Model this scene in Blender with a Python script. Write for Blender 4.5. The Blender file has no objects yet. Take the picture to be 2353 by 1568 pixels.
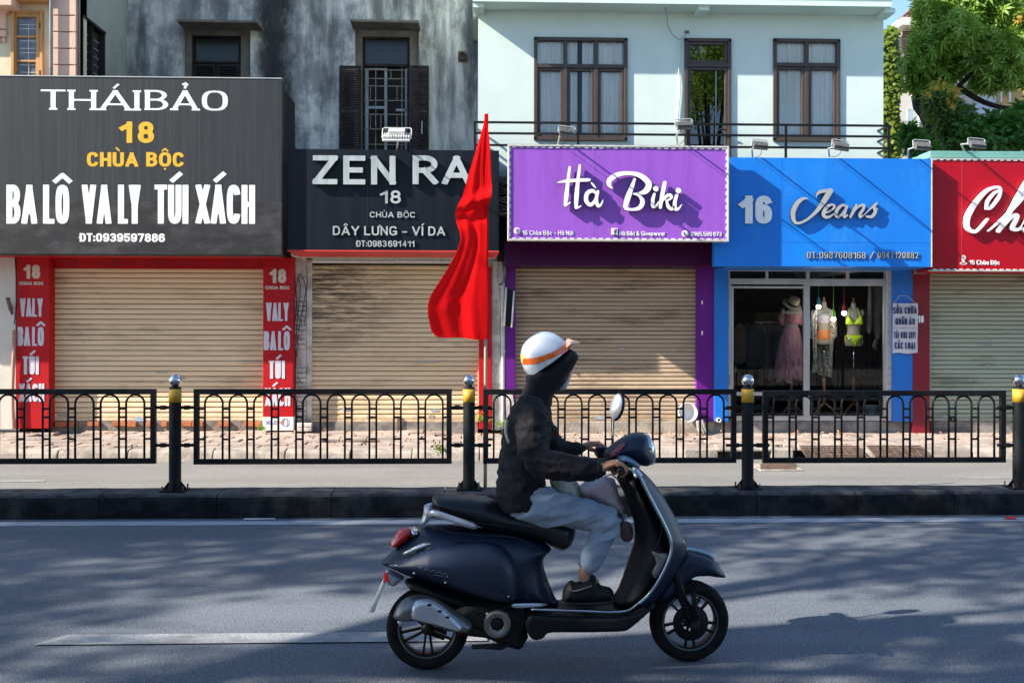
import bpy, bmesh, math, random, unicodedata
import numpy as np
from mathutils import Vector, Matrix, noise as mnoise
from mathutils.geometry import delaunay_2d_cdt

random.seed(7)
SC = bpy.context.scene
COL = SC.collection

# ------------------------------------------------------------------ camera
YAW, ROLL, F = math.radians(2.0), math.radians(0.1), 2287.0      # focal length in units of 1/2352 of the frame width
EYE = Vector((0, 0, 1.75))
HOR = 755.0
fw = Vector((math.sin(YAW), math.cos(YAW), 0)); rt0 = Vector((math.cos(YAW), -math.sin(YAW), 0)); up0 = Vector((0, 0, 1))
rt = rt0 * math.cos(ROLL) + up0 * math.sin(ROLL)
up = rt.cross(fw)
cam_d = bpy.data.cameras.new('camera'); cam = bpy.data.objects.new('camera', cam_d); COL.objects.link(cam)
cam.matrix_world = Matrix(((rt.x, up.x, -fw.x, EYE.x), (rt.y, up.y, -fw.y, EYE.y), (rt.z, up.z, -fw.z, EYE.z), (0, 0, 0, 1)))
cam_d.sensor_width = 36; cam_d.lens = F / 2352 * 36
cam_d.shift_y = -(784 - HOR) / 2352
cam_d.clip_end = 2000; cam_d.clip_start = .05
SC.camera = cam

# ------------------------------------------------------------------ light
SUN = Vector((1, .3125, -.71)).normalized()
el = math.asin(-SUN.z); az = math.atan2(-SUN.x, -SUN.y)            # compass bearing of the sun from +Y
world = bpy.data.worlds.new('World'); SC.world = world; world.use_nodes = True
nt = world.node_tree
sky = nt.nodes.new('ShaderNodeTexSky'); sky.sky_type = 'NISHITA'; sky.sun_disc = False
sky.sun_elevation = el; sky.sun_rotation = az; sky.air_density = 1.0; sky.dust_density = .3; sky.ozone_density = 3.2
bg = nt.nodes['Background']; bg.inputs[1].default_value = .107
nt.links.new(sky.outputs[0], bg.inputs[0])
ld = bpy.data.lights.new('sun', 'SUN'); ld.energy = 4.5; ld.angle = math.radians(.55); ld.color = (1, .93, .82)
lo = bpy.data.objects.new('sun', ld); COL.objects.link(lo); lo.rotation_euler = SUN.to_track_quat('-Z', 'Y').to_euler(); lo.location = (-20, -6, 14)
SC.view_settings.view_transform = 'Standard'; SC.view_settings.look = 'None'
SC.view_settings.exposure = 1.45; SC.view_settings.gamma = 1
SC.cycles.max_bounces = 8; SC.cycles.transparent_max_bounces = 12

# ------------------------------------------------------------------ picture measurements -> metres on a wall plane
def P(u, v, Y):
    d = fw + rt * ((u - 1176) / F) + up * (-(v - HOR) / F)
    return EYE + d * (Y / d.y)
def XW(u, Y): return P(u, HOR, Y).x
def rect(u0, v0, u1, v1, Y):
    um, vm = (u0 + u1) / 2, (v0 + v1) / 2
    return P(u0, vm, Y).x, P(u1, vm, Y).x, P(um, v1, Y).z, P(um, v0, Y).z      # x0,x1,z0,z1

# ------------------------------------------------------------------ materials
MATS = {}
class NT:
    def __init__(s, name):
        s.m = bpy.data.materials.new(name); s.m.use_nodes = True; s.t = s.m.node_tree
        s.b = s.t.nodes['Principled BSDF']; s.out = s.t.nodes['Material Output']
        s.pos = s.t.nodes.new('ShaderNodeNewGeometry').outputs['Position']
    def n(s, k, **kw):
        x = s.t.nodes.new(k)
        for a, b in kw.items(): setattr(x, a, b)
        return x
    def put(s, sock, val):
        if hasattr(val, 'is_linked') or isinstance(val, bpy.types.NodeSocket): s.t.links.new(val, sock)
        else: sock.default_value = (*val, 1) if isinstance(val, tuple) and len(val) == 3 and sock.type == 'RGBA' else val
    def noise(s, scale, st=(1, 1, 1), detail=4, rough=.55, off=(0, 0, 0)):
        mp = s.n('ShaderNodeMapping'); mp.inputs['Scale'].default_value = st; mp.inputs['Location'].default_value = off; s.t.links.new(s.pos, mp.inputs[0])
        t = s.n('ShaderNodeTexNoise'); t.inputs['Scale'].default_value = scale; t.inputs['Detail'].default_value = detail; t.inputs['Roughness'].default_value = rough
        s.t.links.new(mp.outputs[0], t.inputs['Vector']); return t.outputs['Fac']
    def ramp(s, f, lo, hi, a=0.0, b=1.0):
        r = s.n('ShaderNodeMapRange', interpolation_type='SMOOTHSTEP'); s.put(r.inputs[0], f)
        for i, v in enumerate((lo, hi, a, b)): r.inputs[i + 1].default_value = v
        return r.outputs[0]
    def mix(s, f, a, b, mode='MIX'):
        x = s.n('ShaderNodeMix', data_type='RGBA', blend_type=mode); s.put(x.inputs[0], f); s.put(x.inputs[6], a); s.put(x.inputs[7], b); return x.outputs[2]
    def math(s, op, a, b=0.0):
        x = s.n('ShaderNodeMath', operation=op); s.put(x.inputs[0], a); s.put(x.inputs[1], b); return x.outputs[0]
    def xyz(s):
        x = s.n('ShaderNodeSeparateXYZ'); s.t.links.new(s.pos, x.inputs[0]); return x.outputs
    def bump(s, h, strength=.3, dist=.01):
        x = s.n('ShaderNodeBump'); x.inputs['Strength'].default_value = strength; x.inputs['Distance'].default_value = dist; s.put(x.inputs['Height'], h)
        s.t.links.new(x.outputs[0], s.b.inputs['Normal'])
    def col(s, c): s.put(s.b.inputs['Base Color'], c)
    def set(s, rough=.5, metal=0.0, spec=None, coat=0.0):
        s.put(s.b.inputs['Roughness'], rough); s.b.inputs['Metallic'].default_value = metal
        if spec is not None: s.b.inputs['Specular IOR Level'].default_value = spec
        s.b.inputs['Coat Weight'].default_value = coat; s.b.inputs['Coat Roughness'].default_value = .12
def pm(name, c1, c2=None, scale=4, st=(1, 1, 1), lo=.4, hi=.65, rough=.6, metal=0.0, bump=0.0, bscale=60, spec=None, coat=0.0, detail=5, dirt=None, dscale=1.2, bst=(1, 1, 1)):
    if name in MATS: return MATS[name]
    s = NT(name)
    if c2 is None: c2 = tuple(x * .82 for x in c1)
    c = s.mix(s.ramp(s.noise(scale, st, detail), lo, hi), c1, c2)
    if dirt:
        c = s.mix(s.math('MULTIPLY', s.ramp(s.noise(dscale, (1, 1, .35), 8, .7, (3, 1, 7)), .5, .72), .75), c, dirt)
    s.col(c); s.set(rough, metal, spec, coat)
    if bump: s.bump(s.noise(bscale, bst, 4), bump, .01)
    MATS[name] = s.m; return s.m

def mk_asphalt(name, base, speck, worn, fine=260):
    s = NT(name)
    c = s.mix(s.ramp(s.noise(.5, (1, 2.2, 1), 6, .6), .35, .7), base, worn)
    c = s.mix(s.math('MULTIPLY', s.ramp(s.noise(1.1, (.12, 1.6, 1), 6, .65, (6, 3, 0)), .45, .62), .45), c, tuple(x * .72 for x in base))
    c = s.mix(s.math('MULTIPLY', s.ramp(s.noise(2.6, (1, 1, 1), 7, .7, (2, 9, 0)), .60, .70), .5), c, tuple(x * .6 for x in base))
    c = s.mix(s.ramp(s.noise(fine, (1, 1, 1), 2), .56, .68), c, speck)
    c = s.mix(s.ramp(s.noise(fine * .7, (1, 1, 1), 2, .5, (9, 2, 0)), .54, .66), c, tuple(x * .4 for x in base))
    c = s.mix(s.ramp(s.noise(38, (1, 1, 1), 3, .5, (1, 5, 0)), .72, .78), c, speck)
    s.col(c); s.set(.8, 0, .35); s.bump(s.noise(fine, (1, 1, 1), 3), .75, .006); MATS[name] = s.m; return s.m
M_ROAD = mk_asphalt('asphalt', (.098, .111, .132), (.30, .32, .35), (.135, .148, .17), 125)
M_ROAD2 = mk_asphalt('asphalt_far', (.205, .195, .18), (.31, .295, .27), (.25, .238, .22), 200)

def mk_paint_line(name='road_paint', hi=(.29, .295, .30), lo=(.13, .135, .145)):
    s = NT(name); w = s.math('MAXIMUM', s.ramp(s.noise(70, (1, 1, 1), 5, .7), .50, .60), s.ramp(s.noise(3.2, (1, 2, 1), 6, .7), .46, .66))
    s.col(s.mix(s.math('MULTIPLY', w, .8), hi, lo)); s.set(.7); s.bump(s.noise(240), .5, .004); return s.m
M_LINE = mk_paint_line(); M_EDGE = mk_paint_line('edge_line_paint', (.40, .42, .45), (.24, .255, .28))
M_KERBD = pm('median_concrete', (.022, .022, .024), (.010, .010, .012), 6, (1, 1, 1.4), .35, .6, .9, bump=.9, bscale=45, dirt=(.055, .055, .055), dscale=2.2, spec=.12)
def pale_top(m, c, amt=.8):  # mixes a paler, noise-broken tone onto upward faces
    t = m.node_tree; b = t.nodes['Principled BSDF']; g = t.nodes.new('ShaderNodeNewGeometry'); x = t.nodes.new('ShaderNodeSeparateXYZ'); t.links.new(g.outputs['True Normal'], x.inputs[0])
    n = t.nodes.new('ShaderNodeTexNoise'); n.inputs['Scale'].default_value = 7; n.inputs['Detail'].default_value = 7; t.links.new(g.outputs['Position'], n.inputs['Vector'])
    a = t.nodes.new('ShaderNodeMath'); a.operation = 'MULTIPLY'; t.links.new(x.outputs[2], a.inputs[0]); t.links.new(n.outputs['Fac'], a.inputs[1])
    r = t.nodes.new('ShaderNodeMapRange'); r.inputs[1].default_value = .22; r.inputs[2].default_value = .62; r.inputs[4].default_value = amt; t.links.new(a.outputs[0], r.inputs[0])
    k = t.nodes.new('ShaderNodeMix'); k.data_type = 'RGBA'; t.links.new(r.outputs[0], k.inputs[0]); t.links.new(b.inputs['Base Color'].links[0].from_socket, k.inputs[6]); k.inputs[7].default_value = (*c, 1); t.links.new(k.outputs[2], b.inputs['Base Color'])
pale_top(M_KERBD, (.13, .13, .128))
M_KERB = pm('kerb_concrete', (.40, .345, .285), (.26, .22, .185), 5, rough=.9, bump=.8, bscale=30, dirt=(.17, .14, .115), spec=.2)
M_PAVE = pm('paving_brick', (.42, .335, .28), (.29, .235, .20), 3, rough=.9, bump=.6, bscale=40, dirt=(.24, .18, .15), spec=.2)
M_MORTAR = pm('sand_joint', (.24, .20, .165), (.15, .125, .105), 12, rough=.95, bump=.5)
M_STEP = pm('step_concrete', (.27, .235, .205), (.135, .12, .11), 4, (1, 1, 2), rough=.9, bump=.5, dirt=(.38, .34, .30))
M_BRICK = pm('orange_brick', (.50, .17, .07), (.38, .13, .06), 9, rough=.9, bump=.5, spec=.2)
M_WBRICK = pm('whitewashed_brick', (.66, .60, .53), (.44, .39, .33), 7, rough=.9, bump=.8, bscale=40, dirt=(.20, .16, .13), dscale=5)

def mk_oldwall():
    s = NT('weathered_grey_render')
    o = s.xyz()
    streak = s.ramp(s.noise(2.6, (1, 1, .14), 9, .68), .40, .66)
    patch = s.ramp(s.noise(1.5, (1, 1, .7), 9, .7, (4, 0, 1)), .42, .60)
    c = s.mix(patch, (.74, .72, .66), (.31, .305, .295))
    c = s.mix(s.math('MULTIPLY', streak, .8), c, (.06, .062, .062))
    pale = s.ramp(s.noise(3.4, (1, 1, .22), 9, .7, (7, 3, 2)), .55, .68)
    c = s.mix(s.math('MULTIPLY', pale, .6), c, (.80, .78, .73))
    # the long black damp stain between the two windows
    xc = XW(628, 16.95)
    d = s.math('ABSOLUTE', s.math('SUBTRACT', o[0], xc))
    d = s.math('ADD', d, s.math('MULTIPLY', s.math('SUBTRACT', s.noise(3, (1, 1, .5), 8, .75, (2, 2, 2)), .5), .75))
    st = s.ramp(d, .10, .42, 1, 0)
    c = s.mix(s.math('MULTIPLY', st, .93), c, (.020, .021, .022))
    s.col(c); s.set(.92, 0, .2); s.bump(s.noise(22, (1, 1, .6), 8, .7), .55, .02); return s.m
M_OLD = mk_oldwall()
M_BEIGEOLD = pm('stained_beige_render', (.38, .385, .33), (.30, .31, .27), 2, (1, 1, .4), rough=.9, bump=.3, bscale=25, dirt=(.13, .135, .12), dscale=2.5)
M_MINT = pm('mint_render', (.60, .69, .64), (.57, .66, .61), 2.5, rough=.85, bump=.18, bscale=45, spec=.2)
M_MINTTRIM = pm('mint_soffit', (.60, .74, .66), (.57, .71, .64), 3, rough=.85)
M_CREAM = pm('cream_render', (.72, .63, .43), (.68, .59, .40), 3, rough=.85, bump=.15, dirt=(.46, .41, .30), dscale=1.5)
M_PINK = pm('pink_render', (.72, .47, .36), (.68, .44, .34), 3, rough=.85, bump=.12)
M_ORANGEW = pm('orange_painted_wood', (.55, .29, .10), (.47, .24, .08), 5, (1, 1, .2), rough=.55, bump=.2)
M_WALLW = pm('white_tile_wall', (.62, .58, .50), (.56, .53, .47), 3, rough=.5, bump=.05, dirt=(.42, .38, .32))
M_PIPEP = pm('pink_pvc_pipe', (.50, .25, .19), rough=.5)
M_PIPEG = pm('grey_pvc_pipe', (.30, .33, .36), rough=.4)
M_BROWNF = pm('brown_window_frame', (.07, .052, .046), (.06, .045, .04), 8, rough=.42, spec=.3)
M_CURT = pm('grey_curtain', (.90, .89, .87), (.80, .79, .77), 3, (6, 1, .1), rough=.9)
M_BLACK = pm('black_painted_steel', (.005, .005, .006), (.008, .008, .008), 9, rough=.5, bump=.15, dirt=(.02, .018, .016), dscale=4, spec=.25)
M_BOLL = pm('grey_green_paint', (.009, .011, .012), (.006, .007, .008), 9, rough=.6, bump=.15, dirt=(.018, .018, .017), dscale=5, spec=.2)
M_YEL = pm('yellow_paint', (.62, .33, .02), (.54, .28, .02), 12, rough=.5, dirt=(.34, .19, .04), dscale=7)
M_STEEL = pm('polished_steel', (.62, .62, .62), (.55, .55, .55), 20, rough=.1, metal=1)
M_RUST = pm('rusty_steel', (.16, .10, .07), (.09, .06, .045), 15, rough=.8)
M_ALU = pm('silver_aluminium', (.52, .52, .50), (.44, .44, .42), 6, (1, 1, .2), rough=.38, metal=.35)
M_WHITEP = pm('white_plastic', (.74, .73, .69), (.66, .65, .60), 12, rough=.45)
M_WHITEM = pm('white_metal_frame', (.62, .60, .55), (.50, .48, .44), 16, rough=.5, metal=.2)
M_REDP = pm('red_sign_panel', (.46, .006, .010), (.41, .005, .009), 2, rough=.5, spec=.25, dirt=(.30, .012, .014), dscale=3)
M_REDS = pm('red_fascia_panel', (.42, .007, .014), (.38, .006, .012), 2, rough=.5, spec=.25, dirt=(.25, .01, .014), dscale=2.5)  # slightly deeper red for the fascia and soffit
M_CRIM = pm('crimson_sign_panel', (.40, .003, .014), (.37, .003, .012), 2, rough=.4, spec=.25)
M_PURP = pm('purple_sign_face', (.29, .09, .50), (.26, .078, .455), 2.6, (2.5, 1, .25), rough=.4, spec=.35, bump=.5, bscale=3, bst=(1, 1, .5))
M_PURPP = pm('purple_painted_pillar', (.13, .012, .21), (.115, .010, .185), 3, rough=.45, spec=.25, dirt=(.08, .015, .12))
M_PLUM = pm('plum_fascia', (.055, .002, .048), (.048, .002, .040), 2, rough=.45, spec=.2)
M_BLUE = pm('blue_sign_panel', (.008, .20, .70), (.008, .17, .62), 1.3, (1, 1, .5), rough=.4, spec=.35, bump=.3, bscale=2.5, dirt=(.03, .22, .62), dscale=4)
M_BLUEP = pm('blue_painted_pillar', (.01, .165, .58), (.01, .15, .52), 3, rough=.4)
M_TEAL = pm('teal_sheet_metal', (.16, .36, .31), (.13, .31, .27), 4, rough=.5, dirt=(.12, .22, .19))
M_LETW = pm('white_letter', (.84, .84, .82), (.78, .78, .75), 14, rough=.4)
M_LETG = pm('brushed_grey_letter', (.50, .52, .50), (.36, .40, .37), 3, (3, 1, .4), rough=.35, metal=.25)
M_LETY = pm('yellow_letter', (.76, .43, .03), (.68, .38, .02), 12, rough=.4)
M_LETC = pm('cream_letter', (.62, .54, .44), (.56, .48, .38), 12, rough=.5)
M_LETL = pm('lilac_white_letter', (.60, .58, .62), (.56, .54, .58), 12, rough=.45)
M_LETN = pm('navy_print', (.02, .02, .10), (.03, .03, .12), 12, rough=.6)
M_DARKSIDE = pm('dark_letter_edge', (.02, .02, .022), rough=.5)
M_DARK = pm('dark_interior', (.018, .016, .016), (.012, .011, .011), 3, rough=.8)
M_WOODD = pm('dark_shutter_wood', (.035, .026, .026), (.020, .016, .016), 9, (1, 1, .3), rough=.75, bump=.4, dirt=(.06, .05, .047), spec=.2, dscale=5)
M_BLUEWOOD = pm('pale_blue_window_wood', (.38, .46, .52), (.28, .34, .39), 9, (1, 1, .4), rough=.6)
M_GRILLE = pm('rusty_pale_grille', (.32, .28, .22), (.14, .10, .08), 25, rough=.7)

def mk_greysign():
    s = NT('charcoal_sign_sheet')
    c = s.mix(s.ramp(s.noise(26, (1, 1, .02), 5, .7), .35, .7), (.024, .027, .030), (.040, .043, .046))
    o = s.xyz(); zb = P(320, 462, 14.4).z
    low = s.ramp(o[2], zb - .02, zb + .015, 1, 0)  # lower band gets its own mottled tone below a straight edge
    mottle = s.ramp(s.noise(3.2, (.5, 1, 1), 8, .7), .42, .66)
    c2 = s.mix(mottle, (.022, .020, .021), (.066, .059, .060))
    c = s.mix(s.math('MULTIPLY', low, .85), c, c2)
    s.col(c); s.set(.5, 0, .3); return s.m
M_GSIGN = mk_greysign()
M_ZSIGN = pm('black_composite_panel', (.0045, .006, .011), (.008, .010, .016), 2, (3, 1, .15), rough=.4, spec=.25)

def mk_shutter(name, c1, c2, dirt, amt, xs=None):
    s = NT(name)
    c = s.mix(s.ramp(s.noise(2.2, (.22, 1, 9), 6, .7), .32, .68), c1, c2)
    d = s.ramp(s.noise(1.6, (.45, 1, 2.0), 8, .72, (5, 1, 2)), .50, .70)
    if xs:
        o = s.xyz(); a = s.math('MULTIPLY', s.ramp(o[0], xs[0], xs[1], 1, 0), s.ramp(o[2], xs[2], xs[3], 0, 1))
        h = s.ramp(s.noise(5, (.5, 1, 3), 9, .78, (1, 1, 1)), .40, .56)
        d = s.math('MAXIMUM', s.math('MULTIPLY', d, .6), s.math('MULTIPLY', a, h))
    c = s.mix(s.math('MULTIPLY', d, amt), c, dirt)
    f = s.ramp(s.noise(40, (.3, 1, 1.5), 6, .8, (2, 0, 4)), .60, .74)
    c = s.mix(s.math('MULTIPLY', f, .55), c, dirt)
    g = s.math('MULTIPLY', s.ramp(s.xyz()[2], .2, .75, 1, 0), s.ramp(s.noise(5, (1, 1, 2.5), 7, .75, (8, 8, 1)), .38, .62))
    c = s.mix(s.math('MULTIPLY', g, .5), c, dirt)
    s.col(c); s.set(.55, 0, .3); s.bump(s.noise(9, (1, 1, .7), 5), .35, .012); return s.m
M_SH1 = mk_shutter('sand_shutter', (.82, .63, .40), (.72, .54, .33), (.30, .21, .13), .5)
M_SH2 = mk_shutter('stained_sand_shutter', (.80, .60, .37), (.68, .50, .30), (.11, .075, .048), .85, (XW(740, 15.3), XW(1010, 15.3), .9, 2.2))
M_SH3 = mk_shutter('brown_shutter', (.50, .375, .255), (.40, .295, .195), (.075, .045, .028), .6)
M_SH4 = mk_shutter('grey_green_shutter', (.42, .45, .33), (.35, .38, .27), (.12, .12, .08), .6)

def mk_glass(name='window_glass', tint=(.93, .96, .95), ior=1.5):
    s = NT(name); t = s.n('ShaderNodeBsdfTransparent'); t.inputs[0].default_value = (*tint, 1)
    g = s.n('ShaderNodeBsdfGlossy'); g.inputs['Roughness'].default_value = .01
    fr = s.n('ShaderNodeFresnel'); fr.inputs[0].default_value = ior
    m = s.n('ShaderNodeMixShader'); s.t.links.new(fr.outputs[0], m.inputs[0]); s.t.links.new(t.outputs[0], m.inputs[1]); s.t.links.new(g.outputs[0], m.inputs[2])
    s.t.links.new(m.outputs[0], s.out.inputs[0]); return s.m
M_GLASS = mk_glass()
M_GLASSD = mk_glass('reflective_dark_glass', (.30, .36, .34), 2.1)

def mk_leaf(name, a, b, c3):
    s = NT(name); oi = s.noise(3.5, (1, 1, 1), 3); f2 = s.noise(14, (1, 1, 1), 2, .5, (4, 4, 4))
    c = s.mix(s.ramp(oi, .4, .6), a, b); c = s.mix(s.ramp(f2, .60, .68), c, c3); s.col(c); s.set(.45, 0, .4)
    tr = s.n('ShaderNodeBsdfTranslucent'); s.put(tr.inputs[0], s.mix(.5, c, (.25, .42, .03))); m = s.n('ShaderNodeMixShader'); m.inputs[0].default_value = .38
    s.t.links.new(s.b.outputs[0], m.inputs[1]); s.t.links.new(tr.outputs[0], m.inputs[2]); s.t.links.new(m.outputs[0], s.out.inputs[0]); return s.m
M_LEAF = mk_leaf('tree_leaf', (.17, .30, .04), (.28, .43, .07), (.40, .52, .12))
M_LEAFD = mk_leaf('dark_shrub_leaf', (.05, .16, .03), (.08, .22, .04), (.13, .26, .05))
M_IVY = mk_leaf('ivy_leaf', (.16, .22, .025), (.11, .17, .02), (.24, .27, .03))
M_YFLOW = pm('yellow_blossom', (.60, .38, .04), rough=.7)
M_BARK = pm('bark', (.035, .028, .022), (.02, .016, .013), 12, rough=.9, bump=.6)

# ------------------------------------------------------------------ mesh building
class MB:
    def __init__(s): s.v = []; s.f = []; s.sm = []
    def add(s, vs, fs, smooth=False):
        k = len(s.v); s.v += [tuple(p) for p in vs]
        for f in fs: s.f.append(tuple(i + k for i in f)); s.sm.append(smooth)
        return s
    def box(s, x0, x1, y0, y1, z0, z1):
        if x0 > x1: x0, x1 = x1, x0
        if y0 > y1: y0, y1 = y1, y0
        if z0 > z1: z0, z1 = z1, z0
        return s.add([(x0, y0, z0), (x1, y0, z0), (x1, y1, z0), (x0, y1, z0), (x0, y0, z1), (x1, y0, z1), (x1, y1, z1), (x0, y1, z1)],
                     [(0, 3, 2, 1), (4, 5, 6, 7), (0, 1, 5, 4), (1, 2, 6, 5), (2, 3, 7, 6), (3, 0, 4, 7)])
    def prism(s, poly, y0, y1):
        """poly: list of (x,z); extruded along y"""
        n = len(poly); a = sum(poly[i][0] * poly[(i + 1) % n][1] - poly[(i + 1) % n][0] * poly[i][1] for i in range(n))
        if a < 0: poly = poly[::-1]
        return s.add([(p[0], y0, p[1]) for p in poly] + [(p[0], y1, p[1]) for p in poly],
                     [tuple(range(n)), tuple(range(2 * n - 1, n - 1, -1))] + [(i, i + n, (i + 1) % n + n, (i + 1) % n) for i in range(n)])
    def prof(s, poly, x0, x1, smooth=False):
        """poly: closed list of (y,z); extruded along x"""
        n = len(poly); a = sum(poly[i][0] * poly[(i + 1) % n][1] - poly[(i + 1) % n][0] * poly[i][1] for i in range(n))
        if a < 0: poly = poly[::-1]
        return s.add([(x0, *p) for p in poly] + [(x1, *p) for p in poly],
                     [tuple(range(n - 1, -1, -1)), tuple(range(n, 2 * n))] + [(i, (i + 1) % n, (i + 1) % n + n, i + n) for i in range(n)])
    def tube(s, pts, r, n=8, closed=False, caps=True, flat=1.0):
        pts = [Vector(p) for p in pts]; m = len(pts); rs = r if isinstance(r, (list, tuple)) else [r] * m
        vs = []; fs = []; prev = None
        for i, p in enumerate(pts):
            t = (pts[(i + 1) % m] - pts[i - 1]) if closed else (pts[min(i + 1, m - 1)] - pts[max(i - 1, 0)])
            if t.length < 1e-9: t = Vector((0, 0, 1))
            t.normalize()
            if prev is None:
                a = Vector((0, 1, 0)) if abs(t.y) < .9 else Vector((1, 0, 0))
                prev = (a - t * a.dot(t)).normalized()
            else: prev = (prev - t * prev.dot(t)).normalized()
            b = t.cross(prev)
            for k in range(n):
                an = 2 * math.pi * k / n; vs.append(p + (prev * math.cos(an) * flat + b * math.sin(an)) * rs[i])
        for i in range(m if closed else m - 1):
            for k in range(n):
                fs.append((i * n + k, i * n + (k + 1) % n, ((i + 1) % m) * n + (k + 1) % n, ((i + 1) % m) * n + k))
        s.add(vs, fs, n > 5)
        if caps and not closed:
            k0 = len(s.v) - len(vs); s.f += [tuple(k0 + k for k in range(n - 1, -1, -1)), tuple(k0 + (m - 1) * n + k for k in range(n))]; s.sm += [False, False]
        return s
    def rev(s, prof, c, axis='z', n=24, smooth=True, sx=1.0, sy=1.0):
        """prof: list of (r,h) revolved about axis through c"""
        vs = []; fs = []
        for r, h in prof:
            for k in range(n):
                a = 2 * math.pi * k / n; x, y = r * math.cos(a) * sx, r * math.sin(a) * sy
                vs.append((c[0] + x, c[1] + y, c[2] + h) if axis == 'z' else (c[0] + x, c[1] + h, c[2] + y) if axis == 'y' else (c[0] + h, c[1] + x, c[2] + y))
        flip = axis == 'y'
        for i in range(len(prof) - 1):
            for k in range(n):
                q = (i * n + k, i * n + (k + 1) % n, (i + 1) * n + (k + 1) % n, (i + 1) * n + k)
                fs.append(q[::-1] if flip else q)
        return s.add(vs, fs, smooth)
    def ball(s, c, r, n=16, m=10, sc=(1, 1, 1)):
        vs = []; fs = []
        for i in range(m + 1):
            th = math.pi * i / m
            for k in range(n):
                a = 2 * math.pi * k / n; vs.append((c[0] + r * sc[0] * math.sin(th) * math.cos(a), c[1] + r * sc[1] * math.sin(th) * math.sin(a), c[2] + r * sc[2] * math.cos(th)))
        for i in range(m):
            for k in range(n): fs.append((i * n + k, (i + 1) * n + k, (i + 1) * n + (k + 1) % n, i * n + (k + 1) % n))
        return s.add(vs, fs, True)
    def xf(s, M):
        s.v = [tuple(M @ Vector(p)) for p in s.v]; return s
    def mesh(s, name, mat=None, off=(0, 0, 0), bevel=0.0, weld=False):
        me = bpy.data.meshes.new(name)
        me.from_pydata([(p[0] - off[0], p[1] - off[1], p[2] - off[2]) for p in s.v], [], s.f)
        me.polygons.foreach_set('use_smooth', s.sm)
        if bevel or weld:
            bm = bmesh.new(); bm.from_mesh(me)
            if weld: bmesh.ops.remove_doubles(bm, verts=bm.verts, dist=1e-5)
            if bevel:
                es = [e for e in bm.edges if len(e.link_faces) == 2 and e.calc_face_angle(0) > .6]
                bmesh.ops.bevel(bm, geom=es, offset=bevel, segments=2, affect='EDGES', profile=.5, clamp_overlap=True)
            bm.to_mesh(me); bm.free()
        if mat:
            for m in (mat if isinstance(mat, (list, tuple)) else [mat]): me.materials.append(m)
        me.validate(); me.update(); return me
    def build(s, name, mat, parent=None, bevel=0.0, weld=False):
        w = origin_of(parent) if parent else Vector((0, 0, 0))
        return link(name, s.mesh(name, mat, w, bevel, weld), parent)
ORI = {}
def origin_of(o):
    while o is not None and o.name not in ORI: o = o.parent
    return ORI[o.name] if o is not None else Vector((0, 0, 0))
def link(name, me, parent=None, loc=(0, 0, 0)):
    o = bpy.data.objects.new(name, me); COL.objects.link(o); o.location = loc
    if parent is not None: o.parent = parent
    return o
def thing(name, label, cat, loc=(0, 0, 0), group=None):
    o = bpy.data.objects.new(name, None); COL.objects.link(o); o.location = loc; o.empty_display_size = .1
    ORI[o.name] = Vector(loc); o['label'] = label; o['category'] = cat
    if group: o['group'] = group
    return o
def tag(o, label, cat, group=None):
    o['label'] = label; o['category'] = cat
    if group: o['group'] = group
    return o
def struct(o, kind='structure'): o['kind'] = kind; return o
def copy_tree(o, parent=None, delta=None):
    c = o.copy(); COL.objects.link(c)
    if parent is not None: c.parent = parent
    if delta is not None: c.location = o.location + Vector(delta)
    for ch in [x for x in COL.objects if x.parent is o]: copy_tree(ch, c)
    return c
def noisy(mesh, amp, freq, seed=0, ax=(1, 1, 1)):
    for v in mesh.vertices:
        n = mnoise.noise_vector(Vector(v.co) * freq + Vector((seed, seed * 2, 0))); v.co += Vector((n.x * ax[0], n.y * ax[1], n.z * ax[2])) * amp

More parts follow.
